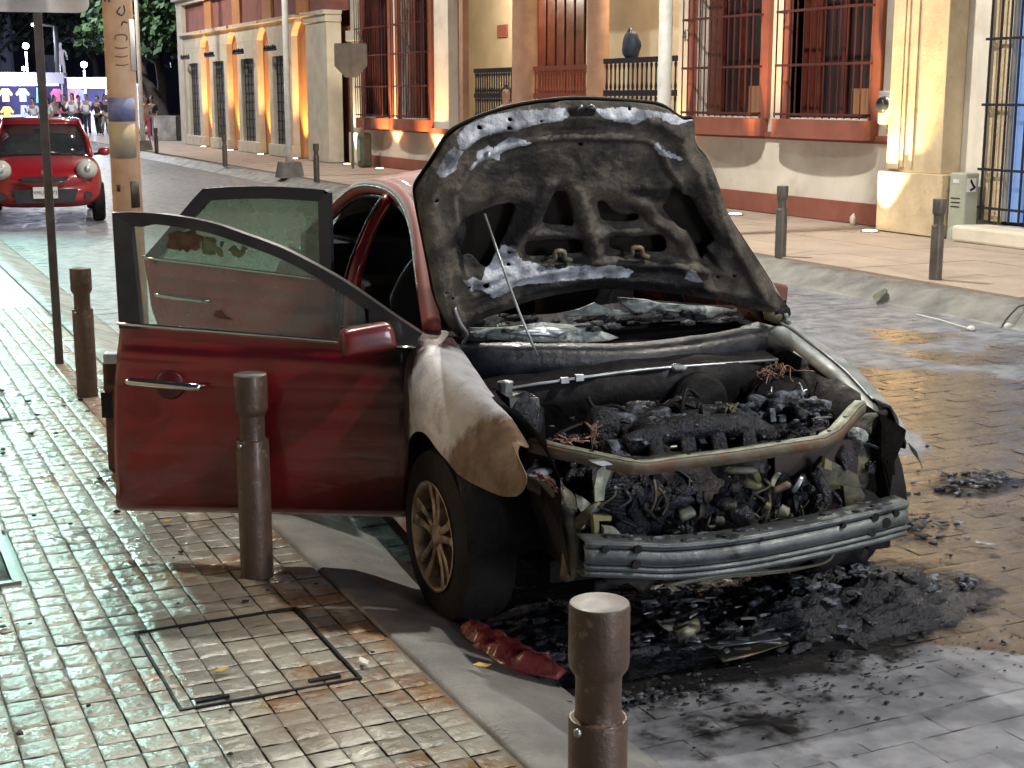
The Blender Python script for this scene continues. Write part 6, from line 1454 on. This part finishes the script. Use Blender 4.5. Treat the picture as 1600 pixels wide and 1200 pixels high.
# melted fuse box: rows of stumps on a sagging tray
g = MB().box((.43, -.16, .595), (.26, .22, .05), jit=.012); fb = g.build('fuse_box', 'char', car, bevel=.006); fb.location.z = .085
for a in range(5):
    for b in range(4):
        c_ = Vector((.33+.05*a+rnd.gauss(0, .005), -.24+.05*b+rnd.gauss(0, .005), .63+rnd.gauss(0, .006)))
        MB().box(c_, (rnd.uniform(.018, .036), rnd.uniform(.018, .034), rnd.uniform(.025, .05)), Matrix.Rotation(rnd.gauss(0, .2), 3, 'Z') @ Matrix.Rotation(rnd.gauss(0, .15), 3, 'X'), .003).build('relay_stump', 'ash_char' if rnd.random() < .6 else 'char', fb, bevel=.003)
for k in range(3): MB().lathe([(.022, 0), (.025, .05), (.018, .06)], 14, (.36+.065*k, -.335, .545)).build('terminal_post', 'char', fb, auto=True)
pile('melted_cover_remains', 'ash_char', [((-.16, -.20, .735), (.10, .08, .030)), ((.03, -.17, .74), (.09, .07, .028)), ((.16, -.22, .725), (.07, .07, .030)), ((-.02, -.10, .745), (.13, .04, .022))], 4, .75, 26)
pile('melted_air_box', 'char', [((.16, -.40, .665), (.10, .065, .050))], 4, .35, 14)
pile('melted_filter_stump', 'char', [((-.30, -.22, .70), (.055, .06, .07))], 4, .35, 14)
pile('melted_relay_mass', 'ash_char', [((.40, -.14, .745), (.08, .06, .030)), ((.50, -.20, .73), (.07, .07, .028))], 4, .8, 30)
# long hoses and looms crossing the bay
for nm, pts, r_, m_ in (('coolant_hose', [(-.46, -.30, .56), (-.30, -.10, .64), (-.05, .02, .66), (.20, .0, .63)], .017, 'char'), ('coolant_hose', [(.24, -.40, .52), (.36, -.50, .50), (.40, -.56, .42)], .022, 'char'),
                        ('wiring_loom', [(-.52, -.10, .62), (-.30, .04, .67), (.05, .08, .70), (.35, .04, .68), (.55, -.02, .70)], .009, 'soot'), ('wiring_loom', [(.10, -.12, .66), (.24, -.20, .67), (.34, -.12, .66), (.52, -.06, .70)], .006, 'green_steel'),
                        ('fuel_rail', [(-.26, -.33, .655), (.0, -.34, .665), (.18, -.33, .655)], .007, 'bare'), ('dipstick_tube', [(.05, -.50, .50), (.04, -.46, .62), (.02, -.42, .70)], .005, 'bare'), ('brake_line', [(.56, .1, .72), (.50, -.1, .70), (.56, -.3, .66), (.54, -.5, .60)], .005, 'green_steel')):
    MB().tube(catmull(pts, 6), r_, 8).build(nm, m_, car, True)
g = MB().lathe([(.10, -.04), (.115, -.02), (.115, .03), (.09, .05)], 28, cy(1090, 628, .06), 'y'); g.build('brake_servo', 'soot', car, auto=True)
g = MB()
for k in range(80):
    c_ = Vector((rnd.uniform(-.5, .62), rnd.uniform(-.58, .05), 0)); c_.z = .53+.09*noise.noise((c_.x*5, c_.y*5, 0))+.07*(abs(c_.x+.02) < .28)+.05*(abs(c_.x-.43) < .13)
    if k % 3 == 0: g.lump(c_, (rnd.uniform(.015, .045),)*3, 1, .4, 30, k)
    elif k % 3 == 1: g.box(c_, (rnd.uniform(.01, .06), rnd.uniform(.01, .05), rnd.uniform(.006, .03)), Matrix.Rotation(rnd.uniform(0, 3), 3, 'Z') @ Matrix.Rotation(rnd.gauss(0, .5), 3, 'X'), .006)
    else: 
        d = Vector((rnd.gauss(0, .08), rnd.gauss(0, .08), rnd.gauss(0, .03))); g.tube(catmull([c_, c_+d*.5+Vector((0, 0, .03)), c_+d], 3), rnd.uniform(.004, .012), 6)
o = g.build('engine_clutter', 'char', car); tag(o, kind='stuff'); o.location.z = .075
g = MB()
for k in range(110):
    c_ = Vector((rnd.uniform(-.42, .58), rnd.uniform(-.52, .0), 0)); c_.z = .585+.06*noise.noise((c_.x*5, c_.y*5, 0))+.055*(abs(c_.x+.02) < .27)+.05*(abs(c_.x-.43) < .12)
    g.lump(c_+Vector((0, 0, .02*rnd.random())), (rnd.uniform(.004, .026), rnd.uniform(.004, .02), rnd.uniform(.002, .010)), 1, .9, 40, k)
o = g.build('ash_crust', 'ash_char', car, True); tag(o, kind='stuff'); o.location.z = .09
def wires(name, px, py, y, n, sx, sy, sz, m='copper', r=.003, parent=car):
    g = MB(); c_ = cy(px, py, y)
    for k in range(n):
        p = c_+Vector((rnd.gauss(0, sx*.5), rnd.gauss(0, sy*.5), rnd.gauss(0, sz*.2))); pts = [p]
        d = Vector((rnd.gauss(0, sx), rnd.gauss(0, sy), rnd.gauss(0, sz)))
        pts += [p+d*.4+Vector((0, 0, abs(rnd.gauss(0, sz)))), p+d*.8+Vector((rnd.gauss(0, .015), 0, rnd.gauss(0, .01))), p+d]
        g.tube(catmull(pts, 4), r, 5)
    return g.build(name, m, parent, True)
wires('wire_bundle', 1215, 582, .05, 26, .05, .03, .022); wires('wire_bundle', 885, 690, -.45, 12, .035, .02, .015); wires('wire_bundle', 925, 684, -.40, 9, .02, .02, .025)
wires('wire_bundle', 1140, 655, -.3, 8, .02, .02, .03, 'olive', .004); wires('burnt_hose', 1050, 650, -.2, 16, .12, .08, .03, 'soot', .008); wires('burnt_hose', 1230, 625, 0, 9, .07, .06, .03, 'bare', .004)
wires('fallen_cable', 1180, 790, -.6, 8, .10, .03, .05, 'soot', .006)
# radiator cavity below the cross bar: charred fan pack and brackets
g = MB()
P = []
for i in range(25):
    x = lerp(-.48, .50, i/24); row = []
    for j in range(14):
        z = lerp(.70, .34, j/13); row.append(Vector((x, -.55+.05*noise.noise((x*9, z*9, 0))+.025*noise.noise((x*25, z*25, 0)), z)))
    P.append(row)
g.grid(P); g.build('radiator_core', mat('charred_radiator', (0.010, 0.009, 0.012), (0.035, 0.030, 0.032), rough=0.5, rough2=0.8, scale=14, bump=0.8, bscale=60, c3=(0.10, 0.10, 0.09), scale3=11, t3=(0.62, 0.72)), car, True)
g = MB(); P = []
for i in range(12):
    x = lerp(.18, .50, i/11); P.append([Vector((x, -.57+.02*noise.noise((x*6, z*6, 3)), z)) for z in np.linspace(.70, .45, 8)])
g.grid(P); g.build('burnt_red_panel', mat('dark_red_brown_panel', (0.024, 0.009, 0.009), (0.012, 0.007, 0.007), rough=0.6, scale=6), car, True)
g = MB()
c_ = cy(955, 755, -.60)
for k in range(9): g.tube(catmull([c_+Vector((-.05, 0, -.01*k)), c_+Vector((0, -.05, .022-.013*k)), c_+Vector((.06, 0, -.004-.013*k))], 4), .007, 6)
g.build('melted_hose_coil', 'char', car, True)
pile('compressor', 'char', [(cy(985, 800, -.58), (.09, .06, .10)), (cy(1150, 800, -.6), (.10, .06, .08)), (cy(1060, 800, -.58), (.08, .05, .07))], 3, .3, 16)
g = MB()
for k in range(90):
    px, py = rnd.uniform(930, 1290), rnd.uniform(742, 845)
    if py > 852-(px-1000)*.14: continue
    c_ = cy(px, py, -.615+rnd.uniform(-.03, .03)); r_ = rnd.choice((.008, .012, .018, .028))
    g.lump(c_, (r_*rnd.uniform(.5, 1.6), .010, r_*rnd.uniform(.5, 1.8)), 2, .6, 34, k)
o = g.build('melted_fragments', 'char', car); tag(o, kind='stuff')
g = MB()
for k in range(24):
    c_ = cy(rnd.uniform(950, 1270), rnd.uniform(750, 830), -.63); d = Vector((rnd.gauss(0, .04), rnd.gauss(0, .012), rnd.gauss(0, .04)))
    g.tube(catmull([c_, c_+d*.5+Vector((rnd.gauss(0, .01), -.012, 0)), c_+d], 3), rnd.uniform(.002, .006), 5)
o = g.build('melted_strings', 'grimy', car, True); tag(o, kind='stuff')
def tab(px, py, y, w, h, rot, curl, m, name='latch_bracket', hole=False):
    c_ = cy(px, py, y); M_ = Matrix.Rotation(rot, 3, 'Y') @ Matrix.Rotation(rnd.gauss(0, .3), 3, 'Z'); P = []
    for j_ in range(7):
        v_ = j_/6; wd = w*(0.75+.35*math.sin(v_*3)); P.append([c_+M_ @ Vector(((u_-.5)*wd, curl*(v_-.5)**2*4+.004*noise.noise((u_*4, v_*4, px)), (v_-.5)*h)) for u_ in np.linspace(0, 1, 5)])
    o = MB().grid(P).build(name, m, car, True); solid(o, .0025, 0); return o
tab(1176, 757, -.68, .055, .035, .3, .012, 'olive'); tab(1183, 745, -.69, .02, .05, -.5, .01, 'olive'); tab(1210, 748, -.69, .018, .05, .5, -.01, 'crossbar_pale'); tab(1222, 763, -.68, .06, .03, -.4, .014, 'crossbar_brown')
tab(1247, 757, -.69, .016, .062, .55, .008, 'bare'); tab(1158, 736, -.68, .10, .022, 0, .01, 'crossbar_pale'); tab(1190, 728, -.68, .022, .045, .1, -.01, 'grimy'); tab(1224, 801, -.68, .035, .045, .5, .01, 'crossbar_pale'); tab(1150, 762, -.66, .03, .04, 0, .01, 'grimy')
tab(1140, 790, -.66, .045, .05, .2, .02, 'grimy'); tab(1075, 805, -.66, .05, .045, -.3, .02, 'crossbar_pale'); tab(1098, 800, -.66, .03, .06, .2, .01, 'grimy'); tab(1200, 790, -.66, .02, .03, .6, .01, 'olive'); tab(1125, 815, -.66, .03, .03, .1, .01, 'grimy')
tab(962, 762, -.68, .012, .012, .2, .002, 'bare'); tab(1045, 765, -.66, .02, .014, .9, .004, 'grimy'); tab(1010, 790, -.66, .02, .02, .4, .004, 'grimy')

for k in range(16):
    px = rnd.uniform(950, 1300); c_ = cy(px, rnd.uniform(745, 770), -.64); n_ = rnd.uniform(.05, .16)
    MB().tube(catmull([c_, c_+Vector((rnd.gauss(0, .03), -.012, -n_*.5)), c_+Vector((rnd.gauss(0, .04), 0, -n_))], 4), rnd.uniform(.0025, .007), 6).build('hanging_wire', rnd.choice(('grimy', 'soot', 'char', 'char', 'green_steel')), car, True)
g = MB().lathe([(.115, -.01), (.12, -.005), (.12, .02), (.105, .02)], 30, (-.24, -.60, .55), 'y', caps=False)
for k in range(7): a = k*.9; g.box(Vector((-.24+.06*math.cos(a), -.59, .55+.06*math.sin(a))), (.085, .006, .035), Matrix.Rotation(-a, 3, 'Y') @ Matrix.Rotation(.5, 3, 'X'), .003)
g.build('radiator_fan', 'char', car)
MB().tube(catmull([(.30, -.62, .62), (.34, -.64, .52), (.28, -.63, .44), (.20, -.62, .42)], 5), .022, 10).build('radiator_hose', 'char', car, True)
for k in range(9):      # ragged strips hanging from the road-side corner
    p_ = cx(rnd.uniform(1345, 1405), rnd.uniform(672, 705), .72); d_ = Vector((rnd.gauss(0, .01), rnd.gauss(0, .02), -rnd.uniform(.04, .12))); w_ = Vector((0, rnd.uniform(.008, .02), .003))
    g = MB().grid([[p_-w_, p_+w_], [p_-w_*.7+d_*.5+Vector((.012, 0, 0)), p_+w_*.6+d_*.5+Vector((.012, 0, 0))], [p_-w_*.2+d_, p_+w_*.1+d_]]); o = g.build('ragged_strip', 'soot' if k % 3 else 'ash_bare', lw, True); solid(o, .002, 0)
# ---- wheels
def wheel(x, y, rz, name='front_wheel', m='rim', side=-1):
    e = bpy.data.objects.new(name, None); col.objects.link(e); e.parent = car; e.location = (x, y, .315); e.rotation_euler = (0, 0, rz)
    MB().lathe([(.193, -.10), (.26, -.108), (.305, -.088), (.316, -.05), (.318, 0), (.316, .05), (.305, .088), (.26, .108), (.193, .10)], 48, (0, 0, 0), 'x', caps=False).build('tyre', 'rubber', e, auto=True)
    # rim barrel
    g = MB(); s_ = side
    prof = [(.196, .100*s_), (.200, .106*s_), (.191, .104*s_), (.183, .06*s_), (.176, -.08*s_)]
    P = [[(h, r_*math.cos(a), r_*math.sin(a)) for a in np.linspace(0, 2*math.pi, 41)] for r_, h in prof]
    g.grid(P); b_ = g.build('rim', m, e, True); solid(b_, .003, 0)
    MB().lathe([(.165, -.02*s_), (.165, -.015*s_)], 30, (0, 0, 0), 'x').build('brake_disc', 'rust', e)
    MB().lathe([(.05, .04*s_), (.055, .085*s_), (.03, .095*s_), (.0, .096*s_)], 24, (0, 0, 0), 'x').build('hub', m, e, auto=True)
    for k in range(5):
        for d in (-.20, .20):
            a = 2*math.pi*k/5+d+.3; g = MB(); a2 = 2*math.pi*k/5+d*1.35+.3
            r0, r1 = .04, .188
            p0 = Vector((.088*s_, r0*math.cos(a2), r0*math.sin(a2))); p1 = Vector((.098*s_, r1*math.cos(a), r1*math.sin(a)))
            t_ = (p1-p0).normalized(); w_ = t_.cross(Vector((1, 0, 0))).normalized()
            g.grid([[p0-w_*.014-Vector((.03*s_, 0, 0)), p0-w_*.013, p0+Vector((.006*s_, 0, 0)), p0+w_*.013, p0+w_*.014-Vector((.03*s_, 0, 0))],
                    [lerp(p0, p1, .5)-w_*.013-Vector((.035*s_, 0, 0)), lerp(p0, p1, .5)-w_*.012-Vector((.006*s_, 0, 0)), lerp(p0, p1, .5), lerp(p0, p1, .5)+w_*.012-Vector((.006*s_, 0, 0)), lerp(p0, p1, .5)+w_*.013-Vector((.035*s_, 0, 0))],
                    [p1-w_*.021-Vector((.035*s_, 0, 0)), p1-w_*.019, p1+Vector((.003*s_, 0, 0)), p1+w_*.019, p1+w_*.021-Vector((.035*s_, 0, 0))]])
            g.build('spoke', m, e, auto=True)
    return e
wheel(-.752, .02, R(6)); wheel(.70, .04, R(11), side=1); wheel(-.755, 2.7, 0, 'rear_wheel'); wheel(.75, 2.7, 0, 'rear_wheel', side=1)
for s_ in (-1, 1):     # wheel-house liners
    g = MB(); P = [[(s_*x, .02+.40*math.cos(a), .33+.38*math.sin(a)) for a in np.linspace(-.1, math.pi*.97, 16)] for x in (.84, .52)]
    o = g.grid(P).build('wheel_house', 'soot', car, True); solid(o, .004)
g = MB(); g.box((0, -.05, .22), (1.0, .35, .08)).tube([(-.7, .0, .24), (-.3, -.1, .24)], .03, 8).tube([(.7, .0, .24), (.3, -.1, .24)], .03, 8); addnoise(g, .01, 6); g.build('subframe', 'soot', car)
g = MB(); jg = [(-.50, .33), (.50, .36)]+[(lerp(.50, -.50, k/18), .29+.03*noise.noise((k*.9, 0, 0))+(.02 if k % 3 else -.015)) for k in range(19)]
Pp, Ff = cdt([jg], .02); g.v = [Vector((a, -.66+.015*noise.noise((a*12, b*20, 0)), b)) for a, b in Pp]; g.f = Ff; o = g.build('lower_panel', 'soot', car, True); solid(o, .006)
g = MB(); pts = [cy(1040, 915, -.78), cy(1120, 900, -.78), cy(1230, 890, -.78), cy(1290, 878, -.78), cy(1303, 858, -.76), cy(1298, 850, -.74)]
g.tube(catmull(pts, 4), .006, 6); g.tube([p+Vector((-.01, .02, -.014)) for p in catmull(pts[:4], 4)], .004, 6); g.build('bent_cooling_pipe', 'green_steel', car, True)
# opposite wing mirror, still red
g = MB().box(cx(1213, 460, .90), (.10, .06, .095), Matrix.Rotation(.25, 3, 'Y'), taper=.75); g.tube([cx(1213, 470, .90), cx(1205, 490, .82)], .018, 6); o = g.build('mirror', mat('scorched_mirror_plastic', (0.20, 0.045, 0.03), (0.10, 0.03, 0.02), rough=0.5, scale=20), car, bevel=.022); tag(o, 'scorched red wing mirror on the road side')
g = MB().lump(cy(1212, 488, .45), (.05, .04, .05), 2, .3, 14); g.build('hinge_cover', 'olive', car, True)
MB().tube(catmull([cx(1196, 432, .70), cx(1210, 455, .74), cx(1222, 480, .76), cx(1232, 505, .75)], 4), .012, 8).build('hinge_arm', 'glassash', car, True)
g = MB(); a_ = [Vector((.74, .42, .97)), Vector((.70, .70, 1.14)), Vector((.64, 1.02, 1.30))]; g.tube(a_, .045, 8); g.build('windscreen_pillar', 'soot', car, True)

# ================================================================== DEBRIS ON THE GROUND
def heap(cx_, cy_, rx, ry, hz, n, seed, mats, name, label, sz=(.01, .05), crust=True):
    rr = random.Random(seed); gs = [MB(), MB()]; n = int(n*.8)
    # base crust
    P = []; nn = 34
    for i in range(nn+1):
        r_ = i/nn; row = []
        for k in range(49):
            a = 2*math.pi*k/48; e = 1.05+.34*noise.noise((math.cos(a)*1.5, math.sin(a)*1.5, seed))+.20*noise.noise((math.cos(a)*5, math.sin(a)*5, seed))
            x = cx_+rx*r_*e*math.cos(a); y = cy_+ry*r_*e*math.sin(a)
            z = hz*max(0, (1-r_**2.2))*(0.55+.6*noise.noise((x*6, y*6, seed))+.45*noise.noise((x*19, y*19, seed))+.3*noise.noise((x*45, y*45, seed)))
            row.append((x, y, (z-.004-.02*max(0, noise.noise((x*14, y*14, seed+5)))*(r_ > .6)) if r_ < 1 else -.006))
        P.append(row)
    if crust: gs[0].grid(P)
    else: n *= 2
    for k in range(n):
        a = rr.uniform(0, 6.28); q = math.sqrt(rr.uniform(0, 1.25)) if k % 3 else min(1.7, abs(rr.gauss(0, .75)))
        if not crust: q = rr.gauss(0, .6)
        x = cx_+rx*q*math.cos(a); y = cy_+ry*q*math.sin(a); q = abs(q)
        s_ = rr.uniform(*sz); g = gs[k % 2]
        if rr.random() < .5: g.lump((x, y, hz*max(0, 1-q*q)*.8+s_*.1), (s_, s_*rr.uniform(.3, .9), s_*rr.uniform(.15, .4)), 2, .5, 26, k)
        else: g.box((x, y, hz*max(0, 1-q*q)*.8+s_*.3), (s_*rr.uniform(.6, 2), s_*rr.uniform(.3, 1), s_*.25), Matrix.Rotation(rr.uniform(0, 3), 3, 'Z') @ Matrix.Rotation(rr.gauss(0, .35), 3, 'X'), s_*.12)
    o = gs[0].build(name, mats[0], None, True); tag(o, label, 'debris', kind='stuff')
    o2_ = gs[1].build('debris_flakes', mats[1], o); tag(o2_, kind='stuff')
heap(3.20, 4.03, .62, .34, .14, 190, 31, ('char', 'ash_char'), 'char_heap', 'mound of glossy black melted plastic under the bumper beam')
heap(2.45, 4.15, .62, .36, .05, 200, 8, ('char', 'char'), 'char_bed', 'thin bed of charred fragments below the engine bay', (.008, .04))
heap(4.95, 5.15, .32, .16, .015, 60, 11, ('char', 'ash_char'), 'char_scatter', 'small patch of black flakes on the road right of the car', (.008, .035), crust=False)
heap(4.15, 4.7, .30, .22, .015, 60, 13, ('char', 'ash_char'), 'cinder_scatter', 'loose cinders beside the right end of the bumper beam', (.006, .03), crust=False)
heap(2.15, 3.62, .42, .14, .008, 110, 17, ('char', 'ash_char'), 'ash_strip', 'strip of ash crumbs on the grey paving in front of the car', (.004, .018), crust=False)
# scattered specks
g = MB(); rr = random.Random(21)
for k in range(650):
    x = rr.uniform(1.9, 6.5); y = rr.uniform(2.3, 7.5)
    if rr.random() > math.exp(-((x-3.3)**2+(y-4)**2)/6): continue
    s_ = rr.uniform(.003, .013); g.lump((x, y, s_*.4), (s_, s_*rr.uniform(.5, 1), s_*.5), 1, .4, 60, k)
o = g.build('scattered_cinders', 'char', None); tag(o, 'tiny cinders scattered over the wet road', 'debris', kind='stuff')
g = MB()
for k in range(240):
    x = rr.uniform(-.8, 1.5); y = rr.uniform(3.3, 9)
    if rr.random() > .5: continue
    s_ = rr.uniform(.003, .014)*(1.4 if y > 6 else 1); g.lump((x, y, .103+s_*.3), (s_, s_*rr.uniform(.5, 1), s_*.4), 1, .4, 60, k)
o = g.build('scattered_grit', 'soot', None); tag(o, 'small black crumbs scattered on the tiled sidewalk', 'debris', kind='stuff')
# red scrap by the kerb
rc_ = [onz(a, b, .03) for a, b in ((714, 986), (728, 974), (748, 980), (772, 996), (800, 1004), (830, 1022), (886, 1050), (872, 1062), (820, 1052), (790, 1048), (752, 1030), (724, 1008))]
Pp, Ff = cdt([[(p.x, p.y) for p in rc_]], .012)
dd_ = pdist(Pp[:, 0], Pp[:, 1], [(p.x, p.y) for p in rc_])
g = MB(); g.v = [Vector((a, b, .034+.9*min(d_, .045)+.030*noise.noise((a*20, b*20, 0))+.016*abs(noise.noise((a*45, b*45, 2))))) for (a, b), d_ in zip(Pp, dd_)]; g.f = Ff
o = g.build('bumper_scrap', 'red_cloth', None, True); solid(o, .006); tag(o, 'crumpled dark red piece of melted bumper lying against the kerb', 'bumper scrap')
heap(2.02, 4.02, .16, .07, .03, 50, 23, ('char', 'ash_char'), 'ash_clump', 'clump of grey ash at the end of the red scrap', (.006, .022))
# separate plates and strips in front
def scrap(name, pts, z, m, label, cat='metal scrap', amp=.01, th=.004):
    q = [onz(a, b, z) for a, b in pts]; Pp, Ff = cdt([[(p.x, p.y) for p in q]], .02)
    g = MB(); g.v = [Vector((a, b, z+amp*(.6+noise.noise((a*12, b*12, 4))))) for a, b in Pp]; g.f = Ff; o = g.build(name, m, None, True); solid(o, th); tag(o, label, cat); return o
scrap('bent_plate', [(1115, 1018), (1215, 1000), (1232, 1008), (1170, 1030), (1130, 1036)], .02, 'green_steel', 'olive bent plate lying in front of the black mound')
scrap('metal_strip', [(1100, 1005), (1215, 996), (1220, 1002), (1110, 1012)], .05, 'bare', 'shiny thin metal strip above the olive plate')
scrap('foil_scrap', [(1222, 905), (1240, 900), (1255, 906), (1250, 912), (1228, 912)], .10, 'bare', 'crumpled silver foil scrap below the bumper beam', amp=.03)
scrap('foil_scrap', [(1024, 972), (1050, 978), (1085, 1000), (1095, 1012), (1060, 1004), (1035, 992)], .05, 'bare', 'torn white foil right of the near bollard', amp=.03)
scrap('metal_bar', [(1524, 848), (1556, 850), (1558, 853), (1524, 852)], .012, 'bare', 'small shiny metal bar lying on the wet road')
scrap('tube_scrap', [(1050, 985), (1090, 975), (1095, 985), (1060, 1005)], .07, 'green_steel', 'short dark tube stump in the debris', amp=.03, th=.02)
g = MB(); rr = random.Random(44)
for k in range(46):
    p = onz(rr.uniform(1010, 1240), rr.uniform(940, 1022), .055); g.box(p+Vector((0, 0, rr.uniform(0, .03))), (rr.uniform(.008, .06), rr.uniform(.004, .016), .003), Matrix.Rotation(rr.uniform(-.6, .6), 3, 'Z') @ Matrix.Rotation(rr.gauss(0, .4), 3, 'X'), .003)
o = g.build('silver_flakes', 'bare', None); tag(o, 'thin silver flakes strewn over the black mound', 'debris', kind='stuff')
g = MB()
for k in range(420):
    x = rr.gauss(2.9, .55); y = rr.gauss(3.55, .16)
    if y > 3.95 or x < 2.0: continue
    s_ = rr.uniform(.0015, .006); g.lump((x, y, s_*.3), (s_*rr.uniform(1, 2.5), s_*rr.uniform(.5, 1), s_*.4), 1, .5, 60, k)
o = g.build('ash_grit', 'char', None); tag(o, 'fine ash grit on the grey paving in front of the car', 'debris', kind='stuff')
wl = [onz(1432, 491, .02), onz(1470, 500, .02), onz(1510, 512, .02)]
tag(MB().tube(wl, .006, 6).build('white_rod', 'paperwhite', None), 'thin white rod lying along the far gutter', 'rod')
for k, (px, py, lab) in enumerate(((1516, 514, 'pale pebble at the end of the white rod'), (1575, 508, 'pale pebble by the foot of the black cable'))):
    p = onz(px, py, .01); tag(MB().lump(p, (.04, .03, .025), 2, .3, 20, k).build('pebble', 'paperwhite', None, True), lab, 'pebble')
# street lamps out of view, then two added fill lights
lamp_light('near_street_lamp_light', 'SPOT', (2.6, 9.4, 8.6), 1500, (1.0, 0.93, 0.80), 0.10, (2.4, 7.5, 0), 150, 0.5)
lamp_light('front_fill_light', 'AREA', (5.2, -6.5, 2.3), 250, (0.88, 0.93, 1.0), 2.6, (2.7, 4.5, 1.1))  # added cool fill from behind the camera for the bonnet underside
lamp_light('warm_fill_light', 'AREA', (-3.6, 9.2, 3.6), 80, (1.0, 0.70, 0.42), 1.6, (0.9, 4.6, 0.1))  # added warm fill from the left for the sidewalk tiles
lamp_light('green_street_light', 'SPOT', (1.55, 27.0, 6.2), 3000, (0.56, 1.0, 0.88), 0.30, (0.2, 10.0, 0), 56, 0.5)
